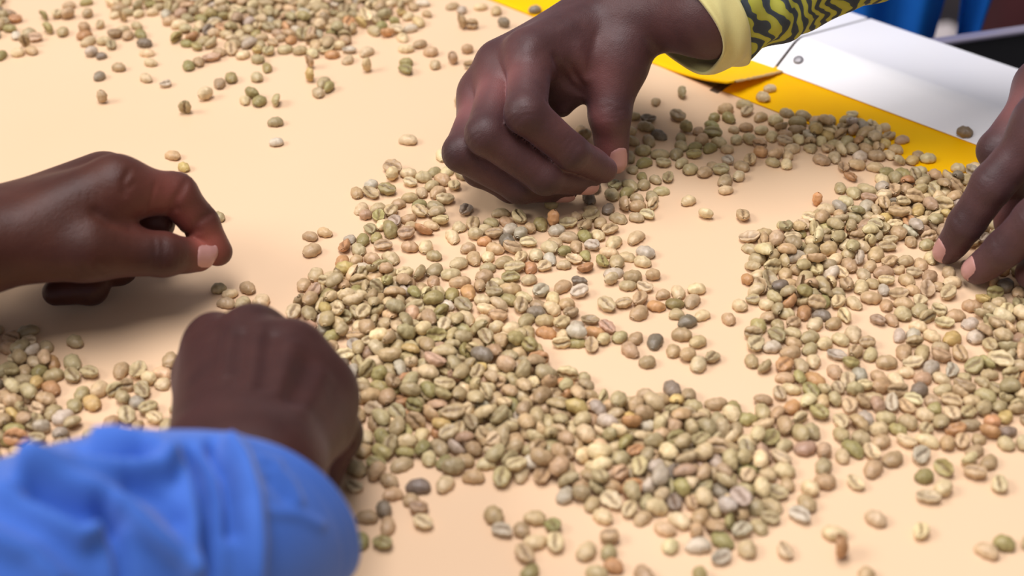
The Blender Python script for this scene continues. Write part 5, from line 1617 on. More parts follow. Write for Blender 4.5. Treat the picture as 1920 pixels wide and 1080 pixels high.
    -540,-103,516,-52,1,1,6,2,102,-920,-81,467,171,34,-148,1,6,96,-852,-214,489,-20,-5,-69,0,8,87,953,-1114,513,-165,-12,98,2,0,96,-225,-794,521,28,23,87,6,0,101,
    -303,-346,713,-179,-4,81,0,1,92,-594,92,456,6,-6,3,2,2,86,-592,-412,563,-3,5,-165,0,1,99,-60,-705,501,123,8,139,8,2,98,-391,-86,348,-90,32,66,3,1,88,
    699,-809,248,-4,39,77,2,8,90,-765,-351,404,-41,-2,-106,2,0,90,-10,-558,564,14,17,141,0,0,94,-762,-117,531,-27,11,-167,1,1,87,202,-962,547,-32,-28,-60,2,0,93,
    -581,-15,615,-176,-19,-107,5,4,87,231,-736,503,-27,1,-133,5,0,93,-727,-43,114,0,2,-96,1,4,86,-925,-153,571,11,-2,56,0,2,96,937,-1282,649,175,-1,-114,2,1,89,
    -151,-737,518,-59,56,109,0,0,99,-650,-357,562,-4,-4,-70,2,2,107,-793,-231,670,129,18,118,1,1,97,-826,-16,534,-22,-22,29,2,0,109,-435,-728,531,16,34,-114,6,0,105,
    -807,51,395,153,58,-8,1,0,92,-445,-505,517,38,-4,162,1,8,92,-597,-490,481,-22,17,-58,4,1,103,-249,-288,438,22,-13,-102,4,0,103,-376,-475,559,-3,5,123,1,2,100,
    -546,-447,771,110,15,59,2,0,95,-394,-372,637,3,-18,12,5,1,103,-90,-696,657,-47,8,139,8,1,89,-674,-248,644,167,5,-114,0,1,98,-287,-741,659,180,-9,178,1,1,100,
    899,-1033,317,-104,13,-138,0,1,91,-678,-485,467,6,7,-87,4,0,90,-504,-15,570,17,9,134,2,2,103,-373,-1010,124,1,-5,-109,8,1,107,-513,-351,507,-17,-7,-75,7,1,91,
    359,-882,489,-24,17,-51,0,3,96,544,-1178,584,33,35,-118,1,0,92,-631,-179,548,8,-25,-88,4,0,94,873,-979,270,1,-34,99,0,1,101,-190,-592,309,40,35,-142,6,0,87,
    -437,-593,589,-172,-37,-94,5,1,93,-79,-1075,581,146,14,-154,9,1,89,775,-947,485,124,32,173,0,2,87,-479,-908,553,-141,7,-40,3,0,88,-194,-1064,505,40,1,-165,0,6,92,
    -292,-971,444,-9,9,-2,8,8,104,-640,-732,282,35,-9,176,9,0,109,-449,-100,544,-21,-4,-68,8,4,106,500,-1136,583,173,-3,30,4,5,87,-47,-438,453,-4,9,-86,9,2,110,
    52,-743,539,-10,-7,-60,4,0,98,104,-916,345,53,-5,-77,0,0,109,8,-1100,311,-37,37,-154,1,0,87,78,-488,680,126,3,128,5,4,108,1046,-951,326,-144,0,-153,1,1,107,
    -480,-319,645,58,8,108,1,0,108,532,-1053,473,33,-25,-164,1,1,89,-690,-635,265,44,0,-87,7,3,105,-645,-108,468,-29,-10,65,8,2,93,-535,-1033,265,24,30,-48,0,4,92,
    317,-735,493,34,-6,143,4,0,90,-661,89,587,180,47,101,4,0,90,-142,-618,293,-10,-37,4,0,8,98,567,-775,279,-17,-33,-41,3,0,87,-615,-276,302,-89,24,86,4,0,94,
    -575,-642,323,3,-42,32,5,4,105,-456,-239,309,-2,37,-100,4,6,109,159,-1045,625,-3,51,91,5,0,95,612,-984,516,12,57,-119,1,0,87,279,-804,626,-30,-8,-68,0,2,97,
    -250,-604,522,-43,13,-60,1,0,103,-289,-806,733,-159,-35,-169,4,0,102,754,-768,197,-3,23,77,0,0,92,444,-1028,652,117,-34,-39,2,1,107,-883,25,272,-128,-21,-25,5,1,86,
    222,-1065,506,5,-7,-36,2,2,90,100,-594,583,19,-20,-148,3,2,96,-10,-766,447,-8,-3,150,4,2,87,772,-1073,608,169,7,39,1,0,103,-150,-670,704,159,6,-122,1,0,87,
    -115,-798,687,-107,-8,-63,3,1,94,1009,-1041,546,18,5,68,0,1,92,159,-712,518,144,-61,-55,6,2,108,-171,-970,564,-155,-7,-66,6,0,91,848,-1254,557,-16,0,-59,4,6,89,
    -297,-526,553,21,4,178,6,0,107,402,-1047,578,-63,53,155,7,0,86,106,-1121,614,-149,0,44,1,2,88,-798,-453,259,-168,-2,-63,1,2,89,-746,63,366,-65,-29,61,7,1,100,
    -626,-50,526,-152,41,-29,4,0,87,774,-510,275,-16,-1,35,5,2,105,1080,-373,356,-111,1,-4,2,2,101,1051,-542,132,4,-2,99,0,0,90,881,-520,276,176,-11,-127,4,0,95,
    1112,-304,145,0,3,-85,2,4,107,1262,-346,117,0,2,152,1,0,88,713,-474,125,0,3,-100,2,2,92,1203,-295,123,-2,0,-76,4,0,91,828,-413,141,4,-2,-145,0,0,97,
    1721,1229,88,1,1,179,3,0,86,2025,1301,277,-168,-2,-138,1,2,95,1964,1429,266,-166,14,73,4,1,91,2124,970,119,0,3,172,2,1,88,1909,1245,119,0,2,174,1,0,90,
    1459,1391,397,-179,-38,-75,3,0,98,1839,1347,327,-90,-5,-134,4,2,101,2152,1132,78,2,-1,17,9,2,87,1723,1364,290,-168,-2,-51,1,1,100,1993,1124,117,0,2,116,1,1,88,
    1938,1249,500,7,5,39,2,1,102,1740,1465,126,1,-2,84,6,0,96,1879,1186,130,0,3,123,1,2,98,1896,1000,136,-2,-1,168,1,2,100,2107,1071,132,1,3,38,4,8,98,
    1643,1373,342,170,16,-118,2,0,102,1675,1185,259,-178,7,109,9,2,103,1796,1261,94,1,1,-133,3,0,92,1870,1528,239,-178,7,144,9,1,95,1635,1322,506,-7,-1,-110,2,8,102,
    1959,1333,322,-145,2,-97,6,1,108,1400,1306,96,1,1,-105,3,1,94,1603,1516,138,0,2,-39,1,0,105,1474,1323,154,2,-11,-37,4,2,99,1803,1382,344,-176,12,48,7,0,108,
    1751,1157,343,107,5,-72,4,1,110,1597,1239,246,-7,38,78,2,2,88,1770,1300,319,88,17,-144,2,2,95,2189,1082,150,4,-2,-167,0,1,102,2091,1268,124,0,2,-155,1,6,93,
    1694,1309,137,-2,0,138,4,8,102,1894,1443,32,-1,2,-126,7,0,102,1992,1233,125,0,3,-51,2,8,92,1546,1373,127,1,-2,-5,6,2,97,2039,1170,132,0,3,-30,2,2,98,
    1924,1108,161,1,-6,-22,0,2,107,1947,1179,314,-161,18,86,5,2,104,1830,1463,190,25,3,-158,4,0,103,1899,1312,285,5,26,-152,6,2,110,2023,1393,118,0,3,-146,2,1,87,
    1517,1549,93,1,1,-38,3,0,91,1805,1018,191,2,15,15,1,2,109,1666,1453,140,0,3,11,2,2,104,1807,1176,143,0,3,74,2,0,106,1602,1310,307,-169,-5,137,2,3,91,
    1844,1406,593,-164,-18,-131,0,3,97,1854,1238,311,43,-9,-115,4,5,91,1559,1453,143,0,2,170,1,0,108,1702,1406,538,8,4,141,4,2,110,1906,1387,227,-2,31,-74,2,3,93,
    1835,1096,158,3,9,53,2,3,108,1655,1255,140,6,12,-101,2,1,86,2174,573,263,-161,12,164,4,3,90,1361,221,142,0,2,-154,1,3,108,1388,318,30,-1,-1,8,7,0,93,
    1456,-77,263,-49,22,-21,9,0,102,1817,595,242,-48,-1,-95,0,0,88,1247,204,354,90,8,58,1,0,105,1415,419,118,-2,0,-63,4,4,87,1859,659,295,-90,-1,44,0,2,89,
    2023,445,114,0,2,-168,1,6,86,1963,499,281,-160,12,-85,4,5,96,1266,-142,360,-124,13,-135,3,5,103,1717,613,109,1,-5,144,8,0,93,2297,511,317,161,-5,82,0,1,96,
    2342,887,139,-2,0,-111,4,0,103,1596,392,304,178,2,127,4,1,102,2155,686,293,-110,-10,-176,7,1,89,2343,785,213,22,-2,47,1,0,108,1383,54,154,4,-2,63,0,0,105,
    1316,276,296,-165,-5,-165,4,1,99,1284,354,157,-2,10,-124,0,2,103,1941,776,357,-158,-10,-85,3,2,103,1741,337,325,1,-62,-146,5,0,93,1843,357,260,176,-11,-5,4,0,89,
    2087,648,293,158,-13,68,0,1,88,1468,351,33,-1,0,-55,7,1,104,2305,617,144,4,-2,-66,0,1,99,2111,366,310,-161,2,-127,3,2,93,1778,559,91,2,-1,-60,9,0,102,
    1545,556,138,1,-2,135,6,0,106,2037,611,173,21,9,-88,3,0,89,1441,112,334,-169,-5,-82,2,0,99,1956,418,326,143,6,-57,1,3,102,1455,9,141,1,-2,-73,6,0,108,
    2031,510,233,17,-25,-9,1,1,90,2179,838,118,0,2,-175,1,0,89,1616,464,28,-1,-1,-106,7,0,87,1171,-144,120,0,3,154,2,1,89,1721,410,221,-5,3,151,5,2,91,
    1354,-23,384,108,34,-106,7,2,102,2098,832,136,-2,0,36,4,5,101,1686,689,137,-2,0,132,4,1,102,2431,999,133,0,2,-15,1,1,100,2379,944,338,90,6,105,4,3,109,
    1820,448,325,163,8,117,0,0,101,1657,423,298,177,7,-126,2,5,89,1233,252,361,110,45,-111,5,2,104,2308,700,142,4,-2,42,0,2,97,1548,462,114,0,2,145,1,4,86,
    1681,362,337,-103,3,2,2,2,94,1465,195,141,0,3,160,2,0,104,2093,297,125,-2,0,137,4,0,93,2255,581,336,140,20,141,3,1,90,2142,492,199,28,19,89,7,2,95,
    1746,482,138,0,2,55,1,6,105,1134,-50,268,-14,31,-164,1,1,92,1943,683,314,-138,1,-171,6,7,105,1313,-69,268,54,5,-52,1,2,88,2209,774,132,4,-2,-112,0,1,90,
    1295,7,131,0,2,12,1,2,99,1642,632,232,14,-22,142,4,3,101,1618,244,126,0,3,60,2,0,93,1387,-79,202,3,-20,-53,0,0,105,1156,292,32,-1,2,-28,7,0,100,
    1703,549,115,1,-2,146,6,0,87,1145,140,192,14,17,140,0,0,94,2262,890,347,141,6,-64,1,0,109,2437,845,95,1,1,4,3,2,93,1438,478,273,-179,8,-63,9,1,109,
    2442,929,116,0,2,125,1,0,87,2242,434,30,-1,2,-140,7,0,92,2100,721,115,0,2,63,1,1,87,2178,405,182,-20,1,95,6,1,107,2123,905,95,0,4,-17,3,0,90,
    1163,-242,172,-23,14,64,9,2,106,1968,591,140,0,2,74,1,1,106,1488,6,317,60,31,90,7,1,93,1549,332,322,-166,13,11,4,0,110,1784,646,105,1,-1,-120,3,3,102,
    1305,166,333,90,-6,-80,0,0,97,1884,726,317,171,-12,-6,5,1,108,1340,-130,308,150,-17,5,2,0,90,2027,933,158,4,-2,127,0,4,108,1907,885,102,1,1,100,3,1,100,
    1629,566,212,-5,3,69,5,2,88,2014,798,136,0,3,48,2,2,100,1855,539,141,4,-2,-148,0,8,96,2031,718,148,1,3,-111,4,0,110,1345,484,114,1,-5,-30,8,0,97,
    2230,511,337,-169,-5,-79,2,1,100,1313,421,78,2,-1,-174,9,6,87,1443,271,147,0,3,-124,2,0,109,1622,320,123,0,2,58,1,1,93,2033,375,304,128,16,-169,0,2,88,
    2028,1056,249,-5,-32,-158,1,1,89,1212,27,363,171,20,-76,7,0,109,1946,954,161,25,8,17,7,4,90,2351,559,187,26,-8,-127,2,8,87,1164,79,125,0,2,38,1,1,94,
    1530,387,299,-75,-1,41,0,0,90,1550,205,128,0,2,50,1,1,96,2192,637,84,2,-1,128,9,2,94,1676,493,123,-2,0,88,4,4,91,1479,537,301,-161,-3,-27,0,1,91,
    2367,642,118,0,3,69,2,3,87,1213,331,377,109,-4,80,1,2,107,1784,388,185,25,-2,-96,2,1,90,1156,-21,329,-143,12,-77,7,0,100,1942,344,130,4,-2,-83,0,2,88,
    2244,716,234,-36,4,39,3,2,105,2093,567,361,-168,5,-131,3,1,108,1175,201,140,0,3,159,2,0,103,1368,373,348,-171,-3,-171,2,1,104,1233,-55,309,180,11,-15,7,0,99,
    2439,778,292,-90,20,122,4,1,95,1899,616,315,176,-11,30,4,2,108,2273,803,383,-173,36,-26,0,2,105,2327,991,126,0,3,-13,2,1,93,2091,461,302,170,-5,-91,4,6,103,
    1809,719,289,170,-5,-32,4,6,99,2419,689,219,9,20,58,1,2,102,1892,480,321,175,8,29,0,1,100,2188,913,223,29,0,110,2,2,103,2142,776,343,146,-14,119,2,0,101,
    1812,795,139,1,-2,-39,6,0,106,1507,147,232,-42,-2,-166,0,0,90,2012,320,133,4,-2,32,0,0,91,1213,-104,283,60,9,-43,1,0,86,1291,81,144,4,-2,-107,0,2,98,
    1352,122,122,0,3,158,2,2,90,1639,264,494,-11,-13,-120,1,0,100,1723,571,422,-20,17,0,4,0,88,2091,606,574,6,-3,-74,1,6,107,2286,862,561,-12,-33,-132,0,7,89,
    1342,431,584,164,17,83,1,0,104,1392,-28,409,-9,52,68,1,2,105,1397,174,253,23,-28,35,0,2,89,2020,559,492,-24,-8,61,4,8,97,1248,-39,454,2,4,24,1,7,92,
    1278,320,534,-6,21,-117,2,6,105,2155,611,564,-117,-28,-35,3,1,109,1533,508,479,11,-6,43,2,2,98,1216,-201,322,-58,28,90,3,0,89,2086,472,585,-2,9,32,4,0,106,
    2031,847,309,-25,33,46,3,5,96,1489,432,337,135,8,-103,1,0,105,1978,892,241,36,7,-68,2,0,96,1359,291,487,-12,6,-41,2,0,108,2199,791,559,15,18,111,1,2,98,
    1346,-110,688,38,-13,163,5,4,105,2320,672,499,-3,-10,138,3,0,94,1582,340,518,16,3,47,1,0,96,1586,443,480,16,4,129,0,0,108,2382,733,319,134,-4,-135,1,0,94,
    2081,774,356,80,-38,-14,4,0,92,2073,886,543,102,-24,113,2,0,93,2310,436,238,21,-24,-153,2,2,94,1958,629,655,-171,17,13,1,1,88,1891,798,288,-27,30,109,2,3,100,
    1475,331,714,99,3,74,6,1,109,2251,652,244,-14,32,120,4,3,91,1510,81,263,5,-34,24,3,3,88,1317,226,574,5,-2,175,1,2,99,1744,386,569,6,-4,-163,3,1,89,
    1654,411,685,89,-4,72,5,0,95,1442,150,754,-142,-14,-167,1,2,105,2196,455,434,38,1,135,1,1,86,1562,-4,321,-167,-11,-81,5,2,108,2108,391,509,8,-3,-120,1,6,106,
    1804,496,400,-36,-28,-48,7,1,87,1892,403,271,-35,7,138,2,2,104,1982,435,525,-14,-6,-73,1,3,104,2160,721,217,-39,24,-151,9,1,96,1621,510,462,-144,17,171,1,0,94,
    2230,559,672,159,-1,36,1,5,98,1407,427,478,2,15,139,2,2,90,1784,439,587,-164,-7,-41,8,1,103,2099,821,466,-4,-12,29,7,0,87,2156,520,508,41,-19,154,0,8,91,
    1861,614,655,172,19,-88,2,2,88,1274,-99,531,26,26,-179,2,0,93,1378,112,510,6,8,27,0,0,88,1202,208,682,-10,19,127,6,1,103,2320,-230,279,175,-11,118,4,2,95,
    2078,-724,271,-169,-4,130,9,0,105,2338,-308,140,-1,3,157,1,2,105,2144,-834,250,-90,9,0,8,0,100,2121,-442,305,-159,-4,-74,0,0,92,2073,-632,125,-2,0,-11,4,0,92,
    2176,-106,297,167,-19,-59,0,8,87,2167,-281,312,-107,32,-22,0,0,87,2160,-646,340,-124,-1,19,2,0,96,2354,-58,158,1,13,76,1,2,95,2240,-76,336,-131,1,3,2,4,96,
    2242,-323,336,-128,0,114,2,2,96,2063,-837,137,-2,10,44,0,0,89,2190,-388,354,-169,-5,-15,2,1,106,2251,22,323,-96,45,-117,2,2,86,2181,-519,326,-107,0,-138,0,1,97,
    2264,-394,132,2,4,60,4,6,98,2203,-589,231,-4,26,161,7,1,104,2175,-785,324,59,6,141,5,1,109,2136,-320,134,4,-2,0,0,0,91,2119,-522,141,2,-5,60,0,1,94,
    2402,95,358,178,7,-43,2,0,108,2220,-663,307,-145,2,-116,6,5,103,2201,-451,343,-126,4,168,3,0,100,2305,-9,236,29,12,42,3,7,102,2334,-147,328,-174,-17,-111,1,0,106,
    2109,-370,465,25,-29,165,3,2,86,2146,-218,330,-134,-19,177,4,0,98,2081,-560,321,-112,11,118,7,4,97,2265,-192,280,-168,-3,58,1,1,95,2156,-924,213,165,-2,153,8,2,87,
    2152,-710,140,4,-2,-31,0,2,96,2291,-456,494,-15,-4,-19,8,0,110,2191,-186,210,-30,1,-50,0,0,96,2178,-324,656,-160,8,120,2,0,99,2127,-856,261,-90,-3,-180,8,2,97,
    2314,-250,520,6,6,-58,4,1,107,2232,-514,484,55,-12,76,6,2,91,2299,-333,275,50,31,-68,4,0,89,2245,-131,164,16,-1,22,1,1,90,2104,-785,313,174,32,43,2,0,87,
    1912,-946,116,1,-2,-1,6,0,89,1371,-795,222,35,-13,97,2,0,89,1338,-732,267,-161,18,121,5,0,88,1398,-723,255,171,-12,114,5,1,87,2031,-676,106,1,-5,137,8,0,90,
    1953,-802,137,4,-2,-169,0,0,93,1199,-722,113,1,-2,-27,6,1,86,1494,-813,325,-166,-30,152,0,2,90,1118,-889,263,-51,12,62,1,2,95,1920,-877,299,-175,7,48,0,0,94,
    1318,-802,123,0,2,66,1,2,93,1962,-649,81,2,-1,-95,9,0,91,1544,-772,29,-1,2,-2,7,0,90,1706,-796,262,-168,-2,-38,1,1,90,1241,-656,214,37,4,96,4,4,95,
    1782,-850,161,-26,16,171,9,4,91,1067,-802,209,-32,9,-6,1,2,91,1914,-750,265,90,14,-34,8,2,91,1256,-816,273,41,-15,-122,2,1,102,1278,-743,304,-175,7,-58,0,4,95,
    1144,-754,253,-168,-2,92,1,1,87,1447,-681,298,-167,14,-100,4,1,101,1209,-917,271,-90,14,38,1,1,88,1116,-1073,120,0,2,-140,1,0,90,1245,-988,139,1,3,-73,4,0,103,
    2412,-2,309,-169,-5,-20,2,0,92,-2270,-572,126,1,3,-67,4,3,93,-2203,-601,142,0,2,-141,1,0,107,-2065,-985,229,-31,-7,-11,1,4,101,-2099,-547,130,-2,0,163,4,1,96,
    -2097,-900,269,-90,14,-41,1,8,87,-2121,-487,340,-112,1,-129,2,3,96,-1961,-1038,301,176,-11,-12,4,0,103,-2154,-419,282,163,8,-169,0,1,87,-2143,-1068,341,107,5,25,4,0,109,
    -2023,-1108,118,0,2,138,1,0,89,-2198,-948,138,4,-2,-136,0,0,94,-2132,-1012,85,2,-1,-159,9,0,96,-2333,-336,102,1,1,44,3,0,100,-2168,-864,282,135,8,155,1,1,88,
    -2054,-1044,124,1,-2,-170,6,4,95,-2165,-680,264,-144,0,115,1,0,86,-2056,-613,127,0,3,68,2,4,94,-2098,-1138,291,90,14,135,8,1,100,-2071,-442,89,1,1,116,3,0,86,
    -2313,-503,136,4,-2,98,0,0,93,-2232,-696,135,0,3,19,2,7,100,-2186,-524,222,-180,8,-5,9,1,88,-1935,-871,95,1,1,-112,3,0,93,-2103,-678,185,-2,18,26,4,0,105,
    -2065,-757,133,0,-3,111,6,2,102,-1989,-941,342,-169,-5,86,2,0,102,-2231,-456,140,0,2,162,1,2,106,-2122,-609,128,4,-2,105,0,2,87,-2161,-781,143,0,3,-120,2,2,106,
    -1830,-950,276,-43,7,44,2,0,96,-2071,-1219,330,-174,7,-34,0,4,103,-2165,-637,528,-166,-20,-146,9,0,98,-2171,-474,418,17,3,55,1,0,102,-1852,-830,126,0,3,-56,2,0,93,
    -2133,-742,461,39,-12,134,0,1,99,-2056,-861,382,-125,40,102,4,0,103,-2204,-794,285,-36,26,116,7,2,101,-2031,-938,452,16,-17,-36,7,2,88,-2003,-862,302,134,8,134,1,1,93,
    -2122,-942,287,-11,32,120,2,2,109,-1864,-1017,270,3,-38,-76,2,3,98,-2047,-693,259,-44,-16,-90,0,8,88,-2234,-388,272,-178,7,-26,9,2,108,-2041,-555,502,27,6,-67,1,2,91,
    -1656,-789,276,38,5,125,5,0,98,-1439,-956,130,0,2,92,1,0,98,-1496,-910,300,-169,-5,151,2,1,89,-1592,-808,125,0,3,137,2,3,92,-1561,-952,102,1,-5,-90,8,2,87,
    -907,2670,333,-174,7,-29,0,1,104,-1382,3058,140,0,2,-66,1,2,106,-1566,2775,131,0,2,-69,1,2,99,-2037,2725,150,4,-2,56,0,6,103,-1760,3129,80,2,-1,66,9,0,90,
    -917,2931,84,2,-1,-125,9,7,95,-2137,2881,374,111,17,-85,2,1,109,-2055,3051,300,-148,-1,42,1,0,98,-1501,2250,263,-167,-11,-24,5,8,88,-1530,2913,290,-168,-3,142,1,0,99,
    -1319,2703,314,142,-3,-51,7,3,95,-1740,3027,126,1,-2,148,6,1,97,-774,2735,293,-149,4,-134,6,6,97,-1416,2881,123,1,-5,-4,8,0,105,-1914,2403,340,126,-16,32,0,5,99,
    -1099,3129,143,0,2,99,1,3,108,-847,3129,123,0,2,-107,1,8,93,-1351,2590,132,4,-2,-25,0,2,90,-1384,2404,120,-2,0,-144,4,2,89,-1711,2877,316,170,-5,166,4,0,108,
    -973,2715,127,-2,0,-57,4,0,94,-1610,2863,115,0,2,-125,1,0,87,-677,2728,258,-167,14,50,4,8,88,-1359,2529,284,107,5,-62,4,5,91,-1002,3011,210,31,-2,-140,1,0,91,
    -1815,2562,324,-174,-17,25,1,0,104,-977,2796,126,1,3,-91,4,0,93,-1068,2619,32,-1,2,156,7,0,102,-1219,2644,325,90,17,-138,2,1,97,-1171,3126,258,-168,-2,140,1,0,88,
    -1977,3009,136,0,2,80,1,1,103,-995,2377,138,0,3,127,2,2,102,-880,2778,360,-90,33,90,0,1,100,-1940,2822,282,175,8,-103,0,0,88,-1193,2364,316,-90,-1,30,0,2,95,
    -1249,2249,150,4,-2,-153,0,0,103,-1811,2626,118,0,2,10,1,3,89,-1892,2903,358,170,20,78,2,0,104,-953,3084,338,113,8,-122,1,1,101,-1664,2956,134,-2,0,2,4,2,100,
    -1677,2551,133,0,-3,140,6,2,101,-1906,3041,125,0,2,-132,1,3,94,-1711,2443,152,3,0,-28,0,0,103,-855,2710,121,0,2,126,1,1,92,-1161,2804,133,-2,0,-49,4,0,99,
    -1901,2651,131,0,2,150,1,4,99,-1641,2795,278,-175,-9,-62,6,1,87,-1592,2510,160,-2,9,135,0,0,105,-1270,2707,233,24,-13,151,1,3,103,-1821,2771,129,4,-2,-74,0,2,88,
    -1208,2510,129,-1,-4,-163,6,0,98,-1721,2814,88,2,-1,100,9,1,99,-999,3090,278,90,6,-121,4,0,89,-1270,2566,161,3,-2,-62,0,2,110,-1500,2407,125,0,2,-156,1,2,94,
    -1525,2700,322,178,7,-59,2,0,97,-1419,2581,124,0,2,-78,1,0,94,-2021,2575,145,0,2,-150,1,1,110,-1089,2513,316,-169,-5,166,2,2,94,-1985,2660,131,0,2,-41,1,0,99,
    -1298,2903,146,1,3,-77,4,1,108,-1765,2673,307,-128,0,-171,2,4,87,-707,2924,125,0,3,60,2,0,92,-1522,2839,335,-175,-9,-177,6,0,105,-1968,2512,198,2,-20,-40,3,0,97,
    -853,3038,144,-2,0,54,4,0,107,-1374,2923,238,167,4,171,8,0,98,-790,3096,123,-2,0,59,4,1,91,-1155,2864,291,-45,-6,-58,4,6,108,-2269,3166,138,0,3,5,2,0,102,
    -1338,2266,101,1,1,18,3,0,99,-1201,2585,200,-24,2,-50,0,2,102,-1816,2912,358,-169,-5,73,2,2,107,-2089,2900,225,-3,8,-88,5,0,93,-1420,2345,248,-178,7,-32,9,2,98,
    -1368,2642,319,-90,-4,22,1,2,101,-1128,3006,97,-1,-5,-56,3,4,91,-1700,2652,331,-90,-4,83,1,0,105,-783,2680,331,-90,14,-168,1,0,107,-919,2573,320,-73,20,-35,4,8,104,
    -1188,2992,276,-105,-15,136,5,0,91,-983,2953,91,1,2,143,3,0,88,-1792,2336,311,-142,1,-109,6,1,105,-2034,2945,163,0,6,100,0,2,107,-1602,2926,269,-97,-15,161,5,4,88,
    -1081,2453,239,45,14,152,8,4,96,-1095,2262,313,178,6,-145,7,1,100,-1779,2828,322,-169,-5,-111,2,4,96,-1241,2783,352,-166,15,-149,6,0,109,-1750,2520,308,176,-11,163,4,5,106,
    -1592,2395,127,-2,0,-149,4,0,94,-1686,2739,353,167,-11,172,3,1,100,-1459,2704,284,158,-9,75,0,0,86,-1853,2827,171,23,7,-156,0,3,86,-1553,2642,116,0,2,147,1,0,87,
    -1021,2854,182,10,-15,-57,0,2,94,-1256,2428,355,143,13,-85,2,0,105,-2084,2617,153,4,-2,23,0,2,105,-1661,3119,148,4,-2,-66,0,1,101,-1907,2472,253,170,-5,106,4,0,86,
    -991,2587,344,163,8,-101,0,5,107,-1089,2827,305,177,7,43,2,3,91,-1171,2217,147,4,-2,-55,0,1,101,-1380,2780,131,-1,-4,-25,6,2,100,-2006,3168,128,0,3,174,2,4,94,
    -826,2622,286,-159,-4,123,0,0,87,-1410,2470,130,-2,0,-43,4,6,96,-801,2903,145,0,3,-168,2,0,108,-2099,2973,335,-141,0,-113,2,1,96,-1085,2898,293,176,-11,-158,4,2,100,
    -1142,2933,84,2,-1,-78,9,3,95,-1559,2326,213,14,17,-143,3,3,108,-1577,2200,129,0,2,38,1,1,98,-768,3038,284,-167,-11,167,5,6,96,-1646,2629,318,180,-8,40,6,2,100,
    -928,3008,138,0,3,111,2,3,102,-1829,2486,323,139,16,-116,0,7,93,-1452,2954,143,1,3,-172,4,2,106,-1658,2321,109,1,1,-155,3,0,107,-1222,2858,105,1,1,22,3,1,103,
    -1096,2730,231,-180,8,44,9,0,92,-1068,3048,94,1,1,-132,3,1,92,-1317,2378,127,0,3,66,2,5,94,-1434,2237,344,178,7,89,2,0,103,-752,2850,133,4,-2,41,0,1,91,
    -1890,2545,218,27,-2,-75,1,1,102,-1440,2780,190,-34,13,111,7,2,91,-1969,2887,322,164,-11,-12,3,3,90,-1911,2962,271,-24,-25,-32,0,0,97,-2148,3044,130,0,3,-52,2,0,96,
    -1595,2589,244,35,4,-122,2,3,102,-1952,3108,30,-1,-1,94,7,0,94,-1266,3108,363,-156,0,-179,3,1,110,-1764,2751,310,-161,18,-83,5,1,103,-1340,3172,132,0,2,61,1,2,100,
    -1537,2462,116,0,2,68,1,4,87,-1162,2453,126,-2,0,-58,4,3,94,-1015,2510,238,-5,3,-154,5,1,99,-1963,2737,234,0,13,87,5,0,96,-831,2491,144,-17,1,137,3,0,101,
    -1486,2147,135,0,3,155,2,0,100,-1034,2767,312,-168,-2,81,1,0,107,-1349,2978,226,-141,9,116,8,1,94,-1491,2323,126,4,-2,96,0,0,86,-2128,2791,328,-138,39,-84,2,0,88,
    -1538,2554,288,176,-11,-89,4,1,99,-1085,2400,134,1,-2,158,6,2,102,-1338,2444,226,30,-12,163,2,2,97,-1852,2707,143,3,-3,-179,0,0,97,-1885,3148,138,4,-2,-140,0,1,94,
    -1123,2350,127,-2,0,111,4,1,94,-1159,2661,344,-90,5,-148,3,2,107,-1189,2734,143,0,3,-155,2,1,106,-1300,2498,168,18,0,135,4,3,101,-1567,3046,337,-131,4,173,1,0,109,
    -791,2557,132,0,3,-126,2,4,98,-2181,2985,132,1,-2,-11,6,8,101,-1668,2381,230,-37,15,25,4,1,99,-716,2616,213,0,13,12,5,4,87,-1512,2987,273,174,-2,60,7,1,89,
    -2008,2829,120,-1,-4,22,6,5,91,-1469,2527,352,178,7,-44,2,0,106,-2073,3118,142,0,3,41,2,2,105,-1394,2702,122,-2,0,-58,4,0,90,-1501,2766,138,4,-2,-65,0,0,94,
    -1481,2627,97,1,1,93,3,3,95,-697,3115,140,-2,0,-95,4,1,104,-1242,2963,120,0,3,99,2,3,89,-1061,2968,302,170,16,-46,2,1,90,-1652,2248,367,174,-23,107,0,2,107,
    -1802,2881,562,-2,-12,129,1,0,99,-1002,2430,268,-90,14,2,1,0,87,-1163,2305,174,-25,-9,109,7,2,106,-1609,2712,130,0,2,98,1,1,98,-1301,2645,364,-90,11,-158,0,1,106,
    -2083,2773,284,-111,10,-104,1,0,91,-921,2748,349,-90,4,126,2,6,100,-1036,2682,142,4,-2,5,0,0,97,-1030,2312,150,-2,10,176,0,1,97,-950,2879,335,178,23,-148,1,3,99,
    -1897,2761,127,0,3,-152,2,1,94,-1359,2854,266,-160,12,50,4,1,90,-1847,2996,142,0,2,-88,1,1,107,-1727,2945,263,17,-27,-16,1,5,98,-1840,2382,34,-1,2,57,7,0,110,
    -1828,3081,200,7,-15,-168,3,2,109,-822,2803,160,4,-2,165,0,1,110,-814,2975,169,13,3,28,0,1,103,-1318,2763,279,-98,35,-84,9,0,97,-1636,2456,129,-2,0,99,4,1,96,
    -1249,3027,256,-3,36,27,2,0,95,-1874,2835,499,27,20,-159,1,1,87,-1689,2482,475,-16,25,49,2,0,105,-1594,2754,589,-5,-8,44,5,1,100,-1487,2902,454,4,-20,163,2,5,106,
    -1590,2980,212,25,7,154,0,0,102,-1047,2465,590,4,-7,-123,2,0,105,-1233,2896,393,-5,65,101,2,0,97,-899,3084,369,151,34,-93,1,0,98,-1346,2604,585,-21,-1,143,8,0,95,
    -1667,2593,537,-6,3,76,0,6,104,-1664,3017,264,-5,30,56,0,0,107,-1262,2588,640,9,-8,155,2,4,107,-1305,2998,202,3,-22,-155,0,3,99,-1796,2994,279,41,-16,105,0,0,97,
